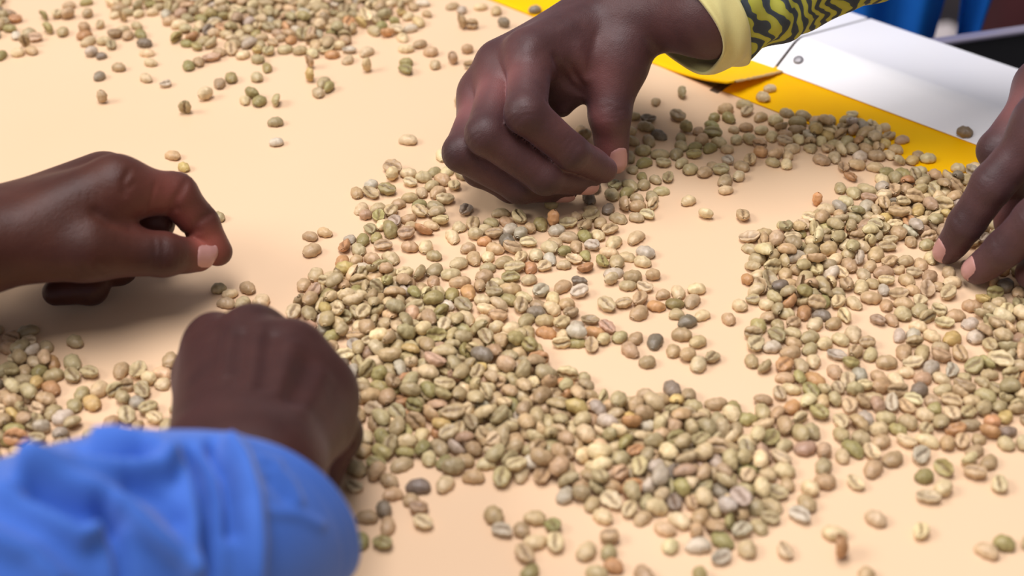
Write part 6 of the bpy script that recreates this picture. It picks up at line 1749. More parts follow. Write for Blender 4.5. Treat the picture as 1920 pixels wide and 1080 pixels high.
    -811,2758,521,2,-19,66,1,2,106,-1178,2708,577,24,18,-10,1,0,107,-2006,2772,401,37,4,179,1,2,93,-1173,3061,212,-27,-7,0,1,0,99,-1654,2692,523,-179,10,60,8,1,99,
    -1665,2806,474,-8,18,117,2,2,104,-1299,2838,314,-12,-28,112,2,0,108,-875,2873,144,-2,0,120,2,0,104,-965,2503,310,-90,-1,-91,0,0,93,-1838,2671,428,36,16,3,2,4,92,
    -922,2812,394,-31,47,82,3,2,98,-1011,2951,461,-22,-7,113,1,0,99,-1089,2306,399,3,1,-103,7,2,109,-1076,2577,273,-44,11,172,1,2,105,-1592,2684,479,-13,-17,146,4,0,87,
    -754,2972,315,40,28,41,2,0,103,-886,2625,650,179,30,-57,7,1,102,-1161,2532,423,-31,-7,-109,0,1,106,-1444,2830,443,-40,2,-30,0,2,99,-1481,2667,482,-4,-5,-74,0,0,88,
    -1205,2430,434,-155,28,-97,8,2,110,-1902,3012,702,113,17,18,0,0,104,-1516,2604,430,12,-1,-48,4,1,93,-1059,2906,430,-15,-23,-136,9,4,93,-1791,2458,218,-35,-2,-140,0,1,92,
    -2052,2872,348,-54,6,-134,0,1,99,-1801,2800,545,0,-9,27,2,1,92,-1142,2612,421,-91,-67,-152,0,0,96,-2042,3001,453,6,16,55,7,4,110,-1727,2859,551,4,-5,75,3,2,106,
    -1965,2924,439,13,21,118,0,2,103,-1952,3061,432,0,10,70,0,2,93,-1074,2840,528,-10,-2,-60,2,0,97,-1778,2713,462,-38,23,-174,0,0,90,-2260,3014,288,-175,7,81,0,4,90,
    -2405,2877,94,1,1,115,3,0,92,-2450,2942,125,0,2,-110,1,0,95,-2187,2808,127,-2,0,32,4,0,94,-2322,3038,136,0,3,-79,2,2,101,-2384,3099,148,4,-2,154,0,1,101,
    -2206,2908,181,6,17,79,3,1,99,-2386,2972,121,0,3,-90,2,0,89,-2491,3020,156,4,-2,60,0,0,107,-2281,2911,327,-175,7,88,0,0,102,-2125,2709,126,1,-2,-87,6,3,96,
    -2514,3104,298,-168,-2,-39,1,1,102,-572,3131,133,4,-2,-52,0,1,90,-681,2805,302,-90,14,80,1,1,98,-634,2683,124,0,2,57,1,1,94,-561,3004,332,-111,-4,95,1,2,105,
    -556,2857,128,0,2,179,1,3,97,-613,2811,132,-2,0,121,4,2,98,-659,2893,205,-33,4,-136,3,1,97,-646,3003,118,-2,0,139,4,3,87,-496,3015,154,4,-2,-177,0,1,105,
    -3202,2598,131,-2,0,-150,4,0,97,-3194,2819,280,-175,7,-90,0,0,87,-3165,2550,28,-1,2,50,7,1,87,-3094,2713,138,0,2,-9,1,6,105,-3094,2593,297,-153,-6,10,0,0,89,
    -3187,2478,123,0,3,-31,2,4,91,-3298,2797,120,0,3,71,2,1,89,-3239,2652,315,-157,-5,-103,0,0,95,-3287,2872,295,174,-2,40,7,1,96,-3258,2720,217,-144,12,-161,8,0,91,
    -3195,2902,252,165,-2,-68,8,0,104,-3109,2449,146,0,3,-25,2,3,108,-3030,2639,295,-175,7,20,0,5,92,-3177,2749,146,4,-2,-169,0,7,100,-3241,2785,180,-36,3,117,8,0,91,
    -3102,2553,237,3,-31,71,7,2,94,-944,-614,130,4,-2,132,0,2,88,-839,-1044,104,1,1,172,3,0,102,-959,-1061,333,170,16,-97,2,1,100,-1309,-600,136,-2,0,122,4,1,101,
    -1420,-691,291,163,8,-170,0,2,90,-844,-657,118,0,3,34,2,3,87,-1035,-825,287,-175,7,139,0,2,90,-1030,-670,102,1,1,-21,3,2,100,-871,-972,128,4,-2,-20,0,4,87,
    -1289,-799,137,4,-2,145,0,2,94,-752,-958,120,-2,0,-99,4,0,89,-997,-943,312,174,-2,-131,7,0,102,-866,-743,306,143,13,148,2,3,90,-1335,-933,134,4,-2,-51,0,0,91,
    -1141,-830,140,4,-2,-159,0,1,96,-879,-583,124,0,3,6,2,1,92,-1175,-640,140,-2,0,-123,4,1,104,-1108,-560,126,-2,0,-64,4,8,94,-994,-766,145,-2,0,-65,4,2,108,
    -1029,-1131,326,-175,7,-39,0,1,102,-968,-855,120,0,3,-99,2,0,88,-1246,-648,232,-5,3,163,5,0,96,-1284,-989,118,0,3,176,2,2,87,-1043,-1020,129,-2,0,27,4,2,95,
    -783,-837,154,4,-2,83,0,1,106,-1410,-850,114,0,2,168,1,1,86,-770,-725,136,0,2,64,1,2,103,-1235,-722,308,-156,0,119,3,1,93,2267,-567,142,-1,-4,61,6,8,108,
    2332,-810,358,-141,-8,-18,2,1,98,2396,-275,246,161,5,-90,9,0,93,2339,-555,333,-178,4,105,2,1,99,2526,-141,135,4,-2,46,0,4,92,2247,-829,297,-175,7,5,0,1,93,
    2469,-412,89,1,1,-17,3,2,87,2391,-358,296,-90,28,-166,5,0,95,2400,-436,77,2,-1,-121,9,1,87,2616,73,144,-13,4,-127,1,1,91,2385,-503,119,0,3,-144,2,6,88,
    2549,26,90,2,-1,99,9,1,101,2272,-747,151,-7,-4,92,6,8,105,2538,-52,234,-5,3,116,5,5,97,2217,-976,140,0,2,175,4,5,104,2365,-638,134,0,3,87,2,1,99,
    2466,-271,120,0,2,-144,1,0,91,2349,-746,148,-2,10,147,0,1,96,2494,51,300,-90,-15,-158,5,1,99,2528,-214,30,-1,1,-161,7,6,93,2451,-195,318,-175,7,-96,0,0,100,
    2582,130,128,0,2,22,1,0,97,2290,-475,312,-167,5,123,3,5,93,2293,-890,131,4,-2,-15,0,0,89,2315,-685,454,148,51,-165,0,0,110,2459,-48,140,0,2,53,4,0,104,
    2334,-433,134,1,-2,118,6,1,102,2437,558,118,0,3,63,2,3,86,2541,928,105,1,1,148,3,3,104,2509,408,233,-34,9,-5,1,0,99,2511,338,137,1,-2,121,6,6,105,
    2488,219,145,0,3,40,2,3,107,2365,169,346,178,7,-178,2,2,104,2571,613,347,-175,7,-43,0,2,109,2332,242,137,4,-2,150,0,5,93,2538,728,126,-2,0,-156,4,1,94,
    2598,994,131,0,3,55,2,1,97,2222,332,335,170,16,172,2,2,100,2534,472,142,-2,10,-71,0,3,93,2403,232,221,-5,3,-122,5,4,91,2520,851,134,1,-2,133,6,1,102,
    2429,621,292,-108,26,8,5,2,93,2428,428,106,1,-5,165,8,0,91,2491,686,283,-135,1,120,6,0,95,2375,392,142,-2,0,112,4,0,105,2301,367,310,179,8,40,1,3,101,
    2673,882,114,0,2,140,1,5,86,2546,1037,32,-1,-1,-123,7,3,100,2330,113,111,1,-5,23,8,5,95,2490,783,254,-5,3,149,5,2,105,2455,288,93,1,1,-157,3,2,91,
    2632,796,147,-2,0,115,4,0,110,2278,187,121,1,-2,-4,6,0,92,2498,542,264,-167,14,-66,4,2,90,2587,859,216,165,-2,-109,8,1,89,2355,311,137,4,-2,-34,0,0,93,
    2663,959,338,146,-14,-17,2,2,100,2260,256,118,0,2,-119,1,2,89,2397,495,114,0,-3,-29,3,1,109,2245,122,127,1,-2,118,6,2,97,2497,605,81,2,-1,8,9,0,91,
    2432,367,292,90,6,95,4,1,94,-407,968,31,0,0,52,7,0,96,-337,970,33,0,0,-119,7,1,102,605,835,133,0,0,136,6,0,99,141,2746,260,0,0,17,0,7,95,
]
BEAN_LABELS = [
    ('leftmost of three pale cream beans, crease up, in foot of big heap', 8),
    ('rightmost of three pale cream beans, dome up, on bare belt before big heap', 18),
    ('the one orange brown bean standing on edge in the heap left of blue sleeve', 11),
    ('the one olive green bean lying dome up in the foot of big heap', 8),
    ('rightmost of three uncovered tan beans, dome up, in big heap front middle', 4),
    ('the one whitish grey bean lying dome up in the foot of big heap', 8),
    ('leftmost of eight pale cream beans, dome up, on belt in lower right corner', 21),
    ('the one orange brown bean standing on edge on the belt in lower right corner', 21),
    ('leftmost of four grey-green beans, dome up, on bare belt before big heap', 18),
    ('second from left of three uncovered tan beans, dome up, in big heap front middle', 4),
    ('second from left of four grey-green beans, dome up, on bare belt before big heap', 18),
    ('leftmost of six uncovered pale cream beans, dome up, in big heap front right', 5),
    ('second from left of five tan beans, dome up, on bare belt before big heap', 18),
    ('leftmost of two whitish grey beans, crease up, on belt in lower right corner', 21),
    ('whitish grey bean lying dome up among others in the big heap front, right part', 5),
    ('seventh from left of eight pale cream beans, dome up, on belt in lower right corner', 21),
    ('rightmost of two tan beans, crease up, on bare belt before big heap', 18),
    ('third from left of four uncovered pale cream beans, dome up, in big heap front middle', 4),
    ('fifth from left of six tan beans, dome up, on belt in lower right corner', 21),
    ('leftmost of three uncovered grey-green beans, crease up, in big heap back middle', 1),
    ('fifth from left of six pale cream beans, dome up, in foot of big heap', 8),
    ('leftmost of two whitish grey beans, crease up, in big heap front, right part', 5),
    ('the one reddish tan bean lying dome up on the belt in lower right corner', 21),
    ('fourth from left of six uncovered pale cream beans, dome up, in big heap front right', 5),
    ('the one grey-green bean lying crease up on the bare belt before big heap', 18),
    ('the one pale cream bean lying crease up in the mass at right picture edge', 14),
    ('leftmost of two uncovered tan beans, dome up, in big heap back left', 0),
    ('the one dark grey bean lying dome up in the big heap back, middle', 1),
    ('second from left of seven uncovered grey-green beans, dome up, in big heap front right', 5),
    ('tan bean lying crease up among others in the big heap front, middle', 4),
    ('the one olive green bean lying crease up on the belt in lower right corner', 21),
    ('the one dark grey bean lying dome up on the bare belt before big heap', 18),
    ('second from left of six pale cream beans, dome up, in foot of big heap', 8),
    ('fifth from left of eight pale cream beans, dome up, on belt in lower right corner', 21),
    ('fourth from left of six tan beans, dome up, on belt in lower right corner', 21),
    ('leftmost of four tan beans, dome up, in foot of big heap', 8),
    ('leftmost of six tan beans, dome up, on belt in lower right corner', 21),
    ('rightmost of two whitish grey beans, crease up, on belt in lower right corner', 21),
    ('second from left of four uncovered pale cream beans, dome up, in big heap front middle', 4),
    ('rightmost of two pale cream beans, crease up, on bare belt before big heap', 18),
    ('fifth from left of six pale cream beans, crease up, on belt in lower right corner', 21),
    ('third from left of six tan beans, dome up, on belt in lower right corner', 21),
    ('rightmost of four olive green beans, dome up, on belt in lower right corner', 21),
    ('rightmost of two whitish grey beans, crease up, in big heap front, right part', 5),
    ('the one tan bean lying crease up on the belt in lower right corner', 21),
    ('fourth from left of six pale cream beans, dome up, in foot of big heap', 8),
    ('leftmost of three uncovered grey-green beans, dome up, in big heap front middle', 4),
    ('rightmost of six uncovered pale cream beans, dome up, in big heap front right', 5),
    ('leftmost of five grey-green beans, dome up, in loose spread at lower right', 13),
    ('the one tan bean lying dome up in the swept clearing at centre', 17),
    ('leftmost of two tan beans, on edge, in big heap front, left part', 3),
    ('second from left of four tan beans, dome up, on belt beside blue sleeve', 20),
    ('rightmost of three uncovered tan beans, dome up, in heap left of blue sleeve', 11),
    ('second from left of four olive green beans, dome up, on belt in lower right corner', 21),
    ('the one whitish grey bean lying crease up in the foot of big heap', 8),
    ('fourth from left of five tan beans, dome up, on bare belt before big heap', 18),
    ('third from left of four uncovered grey-green beans, dome up, in big heap front left', 3),
    ('reddish tan bean lying crease up among others in the big heap back, left part', 0),
    ('leftmost of three pale cream beans, dome up, on bare belt before big heap', 18),
    ('second from left of three uncovered tan beans, dome up, in big heap front left', 3),
    ('pale cream bean lying crease up among others in the heap left of blue sleeve', 11),
    ('second from left of three pale cream beans, dome up, on bare belt before big heap', 18),
    ('the one whitish grey bean lying crease up on the bare belt before big heap', 18),
    ('third from left of six uncovered pale cream beans, dome up, in big heap front right', 5),
    ('third from left of seven uncovered grey-green beans, dome up, in big heap front right', 5),
    ('rightmost of six pale cream beans, dome up, in foot of big heap', 8),
    ('leftmost of six pale cream beans, dome up, in foot of big heap', 8),
    ('whitish grey bean standing on edge among others in the big heap front, right part', 5),
    ('pale cream bean lying dome up among others in the heap left of blue sleeve', 11),
    ('the one reddish tan bean lying dome up in the big heap back, middle', 1),
    ('third from left of four olive green beans, dome up, on belt in lower right corner', 21),
    ('second from left of four uncovered grey-green beans, dome up, in big heap front left', 3),
    ('second from left of six uncovered pale cream beans, dome up, in big heap front right', 5),
    ('the one yellowish bean lying dome up in the big heap back, middle', 1),
    ('rightmost of three uncovered grey-green beans, crease up, in big heap back middle', 1),
    ('the one olive green bean lying dome up on the belt beside blue sleeve', 20),
    ('fourth from left of five pale cream beans, dome up, in loose spread at lower right', 13),
    ('the one whitish grey bean lying dome up on the bare belt before big heap', 18),
    ('leftmost of five uncovered grey-green beans, dome up, in big heap back middle', 1),
    ('leftmost of two uncovered pale cream beans, crease up, in big heap front middle', 4),
    ('leftmost of three uncovered grey-green beans, crease up, in big heap front right', 5),
    ('sixth from left of seven uncovered grey-green beans, dome up, in big heap front right', 5),
    ('leftmost of four olive green beans, dome up, on belt in lower right corner', 21),
    ('sixth from left of eight pale cream beans, dome up, on belt in lower right corner', 21),
    ('yellowish bean lying dome up among others in the heap left of blue sleeve', 11),
    ('leftmost of two pale cream beans, crease up, on bare belt before big heap', 18),
    ('the one grey-green bean lying crease up in the loose spread at lower right', 13),
    ('third from left of four tan beans, dome up, on belt below right-hand fingertips', 19),
    ('leftmost of two uncovered pale cream beans, dome up, in big heap back right', 2),
    ('second from left of six tan beans, dome up, on belt in lower right corner', 21),
    ('the one olive green bean lying dome up in the big heap front, right part', 5),
    ('pale cream bean lying dome up among others in the big heap back, left part', 0),
    ('leftmost of five tan beans, dome up, in loose spread at lower right', 13),
    ('the one grey-green bean standing on edge in the big heap front, left part', 3),
    ('rightmost of three uncovered tan beans, dome up, in big heap back right', 2),
    ('fourth from left of eight pale cream beans, dome up, on belt in lower right corner', 21),
    ('third from left of four tan beans, dome up, in foot of big heap', 8),
    ('the one pale cream bean lying crease up in the fringe of right heap', 9),
    ('leftmost of five tan beans, dome up, on bare belt before big heap', 18),
    ('the one orange brown bean lying dome up in the foot of big heap', 8),
    ('second from left of five tan beans, dome up, in loose spread at lower right', 13),
    ('the one reddish tan bean lying dome up in the strip behind big heap', 16),
    ('leftmost of four tan beans, dome up, on belt beside blue sleeve', 20),
    ('the one tan bean lying crease up in the foot of big heap', 8),
    ('leftmost of two orange brown beans, crease up, in loose spread at lower right', 13),
    ('rightmost of two olive green beans, crease up, in loose spread at lower right', 13),
    ('the one pale cream bean lying crease up in the swept clearing at centre', 17),
    ('third from left of five grey-green beans, crease up, on belt left of fist', 22),
    ('reddish tan bean lying dome up among others in the big heap front, right part', 5),
    ('third from left of six pale cream beans, crease up, on belt in lower right corner', 21),
    ('rightmost of six pale cream beans, crease up, on belt in lower right corner', 21),
    ('leftmost of two tan beans, dome up, in fringe of right heap', 9),
    ('rightmost of seven uncovered grey-green beans, dome up, in big heap front right', 5),
    ('rightmost of three uncovered grey-green beans, dome up, in big heap back left', 0),
    ('rightmost of two uncovered tan beans, dome up, in big heap back middle', 1),
    ('rightmost of two pale cream beans, dome up, on belt below right-hand fingertips', 19),
    ('rightmost of two uncovered pale cream beans, crease up, in big heap front middle', 4),
    ('leftmost of two uncovered olive green beans, dome up, in big heap front left', 3),
    ('leftmost of three uncovered tan beans, dome up, in big heap front middle', 4),
    ('leftmost of five pale cream beans, dome up, in loose spread at lower right', 13),
    ('rightmost of four tan beans, dome up, on belt beside blue sleeve', 20),
    ('rightmost of two grey-green beans, dome up, on belt left of fist', 22),
    ('leftmost of two pale cream beans, dome up, on belt below right-hand fingertips', 19),
    ('rightmost of eight pale cream beans, dome up, on belt in lower right corner', 21),
    ('leftmost of three uncovered tan beans, dome up, in big heap back right', 2),
    ('third from left of five tan beans, dome up, on bare belt before big heap', 18),
    ('rightmost of four uncovered grey-green beans, dome up, in big heap front left', 3),
    ('rightmost of three uncovered grey-green beans, dome up, in mass at right picture edge', 14),
    ('leftmost of three uncovered grey-green beans, dome up, in big heap back right', 2),
    ('second from left of three tan beans, crease up, on belt below right-hand fingertips', 19),
    ('rightmost of five tan beans, dome up, in loose spread at lower right', 13),
    ('the one olive green bean lying dome up in the scatter below picking hand', 15),
    ('the one olive green bean lying crease up on the belt beside blue sleeve', 20),
    ('the one yellowish bean lying dome up on the belt below right-hand fingertips', 19),
    ('second from left of three uncovered grey-green beans, dome up, in heap left of blue sleeve', 11),
    ('fourth from left of six pale cream beans, crease up, on belt in lower right corner', 21),
    ('fifth from left of six uncovered pale cream beans, dome up, in big heap front right', 5),
    ('grey-green bean lying crease up among others in the big heap front, middle', 4),
    ('tan bean standing on edge among others in the big heap back, right part', 2),
    ('the one olive green bean lying dome up in the big heap back, right part', 2),
    ('third from left of eight pale cream beans, dome up, on belt in lower right corner', 21),
    ('the one whitish grey bean lying dome up in the strip behind big heap', 16),
    ('whitish grey bean lying dome up among others in the heap left of blue sleeve', 11),
    ('the one tan bean lying dome up in the strip behind big heap', 16),
    ('rightmost of six tan beans, dome up, on belt in lower right corner', 21),
    ('the one whitish grey bean lying crease up in the loose spread at lower right', 13),
    ('rightmost of two orange brown beans, crease up, in loose spread at lower right', 13),
    ('leftmost of three tan beans, crease up, on belt below right-hand fingertips', 19),
    ('rightmost of three uncovered tan beans, dome up, in big heap front left', 3),
    ('rightmost of three uncovered grey-green beans, dome up, in big heap back right', 2),
    ('rightmost of two uncovered pale cream beans, dome up, in big heap back right', 2),
    ('tan bean lying crease up among others in the heap left of right-hand fingertips', 12),
    ('third from left of four grey-green beans, dome up, on bare belt before big heap', 18),
    ('leftmost of four tan beans, dome up, on belt below right-hand fingertips', 19),
    ('second from left of six pale cream beans, crease up, on belt in lower right corner', 21),
    ('grey-green bean standing on edge among others in the big heap back, left part', 0),
    ('leftmost of two tan beans, dome up, on belt left of fist', 22),
    ('olive green bean lying dome up among others in the big heap back, left part', 0),
    ('rightmost of three pale cream beans, crease up, on belt below right-hand fingertips', 19),
    ('leftmost of four tan beans, crease up, in loose spread at lower right', 13),
    ('second from left of four tan beans, dome up, in foot of big heap', 8),
    ('leftmost of two orange brown beans, dome up, in loose spread at lower right', 13),
    ('second from left of three uncovered grey-green beans, dome up, in big heap back right', 2),
    ('second from left of four tan beans, dome up, on belt below right-hand fingertips', 19),
    ('the one orange brown bean lying crease up in the big heap back, right part', 2),
    ('third from left of four tan beans, crease up, in loose spread at lower right', 13),
    ('fifth from left of seven uncovered grey-green beans, dome up, in big heap front right', 5),
    ('second from left of three dark grey beans, dome up, in strip behind big heap', 16),
    ('the one pale cream bean lying dome up in the strip behind big heap', 16),
    ('third from left of five uncovered grey-green beans, dome up, in big heap back middle', 1),
    ('second from left of three uncovered grey-green beans, crease up, in big heap front right', 5),
    ('tan bean lying dome up among others in the big heap front, right part', 5),
    ('leftmost of two uncovered tan beans, dome up, in big heap back middle', 1),
    ('leftmost of four uncovered grey-green beans, dome up, in big heap front left', 3),
    ('leftmost of two olive green beans, crease up, in loose spread at lower right', 13),
    ('third from left of five pale cream beans, dome up, in loose spread at lower right', 13),
    ('leftmost of three uncovered grey-green beans, dome up, in big heap back left', 0),
    ('the one grey-green bean lying crease up in the fringe of right heap', 9),
    ('leftmost of three uncovered tan beans, dome up, in heap left of blue sleeve', 11),
    ('third from left of four tan beans, dome up, on belt beside blue sleeve', 20),
    ('third from left of six pale cream beans, dome up, in foot of big heap', 8),
    ('the one orange brown bean standing on edge in the loose spread at lower right', 13),
    ('rightmost of two tan beans, dome up, on belt left of fist', 22),
    ('leftmost of three pale cream beans, crease up, on belt below right-hand fingertips', 19),
    ('the one dark grey bean lying dome up on the belt left of fist', 22),
    ('the one grey-green bean lying crease up in the foot of big heap', 8),
    ('rightmost of two pale cream beans, on edge, in strip behind big heap', 16),
    ('second from left of three pale cream beans, crease up, in foot of big heap', 8),
    ('leftmost of three dark grey beans, dome up, in strip behind big heap', 16),
    ('fourth from left of five uncovered grey-green beans, dome up, in big heap back middle', 1),
    ('the one orange brown bean lying dome up in the strip behind big heap', 16),
    ('pale cream bean lying dome up among others in the mass at right picture edge', 14),
    ('leftmost of three uncovered tan beans, dome up, in big heap front left', 3),
    ('third from left of five tan beans, dome up, in loose spread at lower right', 13),
    ('leftmost of two uncovered pale cream beans, dome up, in big heap back middle', 1),
    ('the one tan bean lying dome up in the scatter below picking hand', 15),
    ('rightmost of three pale cream beans, crease up, in foot of big heap', 8),
    ('rightmost of four pale cream beans, crease up, in loose spread at lower right', 13),
    ('rightmost of three tan beans, crease up, on belt below right-hand fingertips', 19),
    ('grey-green bean standing on edge among others in the heap left of blue sleeve', 11),
    ('whitish grey bean lying dome up among others in the big heap back, right part', 2),
    ('second from left of three uncovered grey-green beans, dome up, in big heap back left', 0),
    ('rightmost of five grey-green beans, dome up, in loose spread at lower right', 13),
    ('leftmost of two grey-green beans, crease up, in edge of big heap', 7),
    ('pale cream bean standing on edge among others in the big heap back, left part', 0),
    ('fourth from left of five tan beans, dome up, in loose spread at lower right', 13),
    ('second from left of five grey-green beans, crease up, on belt left of fist', 22),
    ('leftmost of two tan beans, dome up, in edge of big heap', 7),
    ('grey-green bean lying crease up among others in the big heap front, left part', 3),
    ('the one whitish grey bean lying crease up in the swept clearing at centre', 17),
    ('the one olive green bean lying dome up on the bare belt before big heap', 18),
    ('the one olive green bean standing on edge in the big heap front, left part', 3),
    ('leftmost of five grey-green beans, crease up, on belt left of fist', 22),
    ('the one whitish grey bean lying dome up on the belt below right-hand fingertips', 19),
    ('rightmost of three uncovered grey-green beans, crease up, in big heap front right', 5),
    ('second from left of four pale cream beans, crease up, in loose spread at lower right', 13),
    ('the one tan bean lying crease up in the big heap front, left part', 3),
    ('rightmost of four uncovered pale cream beans, dome up, in big heap front middle', 4),
    ('rightmost of three uncovered grey-green beans, dome up, in big heap front middle', 4),
    ('leftmost of two grey-green beans, dome up, on belt left of fist', 22),
    ('rightmost of three uncovered grey-green beans, dome up, in heap left of blue sleeve', 11),
    ('fourth from left of five grey-green beans, dome up, in loose spread at lower right', 13),
    ('second from left of three uncovered grey-green beans, dome up, in big heap front middle', 4),
    ('third from left of four pale cream beans, crease up, in loose spread at lower right', 13),
    ('rightmost of two grey-green beans, dome up, on belt in lower right corner', 21),
    ('leftmost of two grey-green beans, dome up, in strip behind big heap', 16),
    ('the one olive green bean lying crease up on the bare belt before big heap', 18),
    ('leftmost of two grey-green beans, dome up, on belt in lower right corner', 21),
    ('rightmost of two orange brown beans, dome up, in loose spread at lower right', 13),
    ('second from left of three uncovered tan beans, dome up, in heap left of blue sleeve', 11),
    ('the one whitish grey bean lying crease up in the edge of big heap', 7),
    ('the one grey-green bean lying dome up in the foot of big heap', 8),
    ('fourth from left of five grey-green beans, crease up, on belt left of fist', 22),
    ('olive green bean lying crease up among others in the big heap back, left part', 0),
    ('rightmost of four tan beans, dome up, on belt below right-hand fingertips', 19),
    ('the one orange brown bean lying dome up in the heap left of blue sleeve', 11),
    ('leftmost of two tan beans, crease up, on bare belt before big heap', 18),
    ('the one olive green bean lying dome up in the strip behind big heap', 16),
    ('the one pale cream bean standing on edge in the big heap front, right part', 5),
    ('rightmost of two tan beans, dome up, in fringe of right heap', 9),
    ('whitish grey bean standing on edge among others in the heap left of blue sleeve', 11),
    ('third from left of five grey-green beans, dome up, in loose spread at lower right', 13),
    ('the one grey-green bean standing on edge in the loose spread at lower right', 13),
    ('the one pale cream bean lying crease up in the clearing near yellow strip', 6),
    ('rightmost of five tan beans, dome up, on bare belt before big heap', 18),
    ('leftmost of four pale cream beans, crease up, in loose spread at lower right', 13),
    ('rightmost of four tan beans, crease up, in loose spread at lower right', 13),
    ('rightmost of four tan beans, dome up, in foot of big heap', 8),
    ('rightmost of three dark grey beans, dome up, in strip behind big heap', 16),
    ('rightmost of two uncovered pale cream beans, dome up, in big heap back middle', 1),
    ('grey-green bean standing on edge among others in the big heap back, right part', 2),
    ('leftmost of two reddish tan beans, dome up, in loose spread at lower right', 13),
    ('tan bean lying crease up among others in the big heap front, right part', 5),
    ('rightmost of two uncovered tan beans, crease up, in heap by right-hand fingertips', 10),
    ('second from left of four tan beans, crease up, in loose spread at lower right', 13),
    ('second from left of three uncovered tan beans, dome up, in big heap back right', 2),
    ('pale cream bean lying crease up among others in the heap left of right-hand fingertips', 12),
    ('second from left of three uncovered grey-green beans, dome up, in mass at right picture edge', 14),
    ('second from left of five uncovered grey-green beans, dome up, in big heap back middle', 1),
    ('fourth from left of seven uncovered grey-green beans, dome up, in big heap front right', 5),
    ('leftmost of two pale cream beans, on edge, in strip behind big heap', 16),
    ('leftmost of six pale cream beans, crease up, on belt in lower right corner', 21),
    ('dark grey bean lying crease up among others in the big heap front, right part', 5),
    ('rightmost of two uncovered tan beans, dome up, in big heap back left', 0),
    ('second from left of three pale cream beans, crease up, on belt below right-hand fingertips', 19),
    ('rightmost of two tan beans, dome up, in edge of big heap', 7),
    ('the one pale cream bean lying dome up in the edge of big heap', 7),
    ('rightmost of four grey-green beans, dome up, on bare belt before big heap', 18),
    ('leftmost of seven uncovered grey-green beans, dome up, in big heap front right', 5),
    ('second from left of five grey-green beans, dome up, in loose spread at lower right', 13),
    ('the one whitish grey bean lying dome up in the fringe of right heap', 9),
    ('tan bean lying dome up among others in the heap left of right-hand fingertips', 12),
    ('second from left of five pale cream beans, dome up, in loose spread at lower right', 13),
    ('the one olive green bean standing on edge in the big heap back, right part', 2),
    ('rightmost of two tan beans, on edge, in big heap front, left part', 3),
    ('the one whitish grey bean standing on edge in the big heap front, middle', 4),
    ('rightmost of five grey-green beans, crease up, on belt left of fist', 22),
    ('the one pale cream bean lying dome up in the fringe of right heap', 9),
    ('rightmost of two grey-green beans, crease up, in edge of big heap', 7),
    ('the one dark grey bean lying dome up in the loose spread at lower right', 13),
    ('second from left of eight pale cream beans, dome up, on belt in lower right corner', 21),
    ('rightmost of five pale cream beans, dome up, in loose spread at lower right', 13),
    ('pale cream bean lying dome up among others in the heap left of right-hand fingertips', 12),
    ('pale cream bean lying dome up among others in the big heap front, left part', 3),
    ('the one grey-green bean lying dome up in the scatter below picking hand', 15),
    ('rightmost of five uncovered grey-green beans, dome up, in big heap back middle', 1),
    ('rightmost of two uncovered olive green beans, dome up, in big heap front left', 3),
    ('leftmost of three uncovered grey-green beans, dome up, in mass at right picture edge', 14),
    ('rightmost of two pale cream beans, dome up, in swept clearing at centre', 17),
    ('the one tan bean lying crease up in the strip behind big heap', 16),
    ('leftmost of three uncovered grey-green beans, dome up, in heap left of blue sleeve', 11),
    ('leftmost of two pale cream beans, dome up, in swept clearing at centre', 17),
    ('rightmost of two grey-green beans, dome up, in strip behind big heap', 16),
    ('rightmost of two reddish tan beans, dome up, in loose spread at lower right', 13),
    ('the one grey-green bean lying crease up in the scatter below picking hand', 15),
    ('second from left of three uncovered grey-green beans, crease up, in big heap back middle', 1),
    ('leftmost of four uncovered pale cream beans, dome up, in big heap front middle', 4),
    ('leftmost of two uncovered tan beans, crease up, in heap by right-hand fingertips', 10),
    ('the one dark grey bean lying dome up on the belt beside blue sleeve', 20),
]
BEAN_GROUPS = [
    'coffee beans in the big heap back, left part',
    'coffee beans in the big heap back, middle',
    'coffee beans in the big heap back, right part',
    'coffee beans in the big heap front, left part',
    'coffee beans in the big heap front, middle',
    'coffee beans in the big heap front, right part',
    'coffee beans in the clearing near yellow strip',
    'coffee beans in the edge of big heap',
    'coffee beans in the foot of big heap',
    'coffee beans in the fringe of right heap',
    'coffee beans in the heap by right-hand fingertips',
    'coffee beans in the heap left of blue sleeve',
    'coffee beans in the heap left of right-hand fingertips',
    'coffee beans in the loose spread at lower right',
    'coffee beans in the mass at right picture edge',
    'coffee beans in the scatter below picking hand',
    'coffee beans in the strip behind big heap',
    'coffee beans in the swept clearing at centre',
    'coffee beans on the bare belt before big heap',
    'coffee beans on the belt below right-hand fingertips',
    'coffee beans on the belt beside blue sleeve',
    'coffee beans on the belt in lower right corner',
    'coffee beans on the belt left of fist',
]

BEAN_SRGB = [(186, 166, 124), (216, 192, 148), (194, 164, 124), (198, 182, 158), (166, 152, 100), (195, 147, 102), (190, 158, 126), (140, 126, 106), (202, 174, 112)]


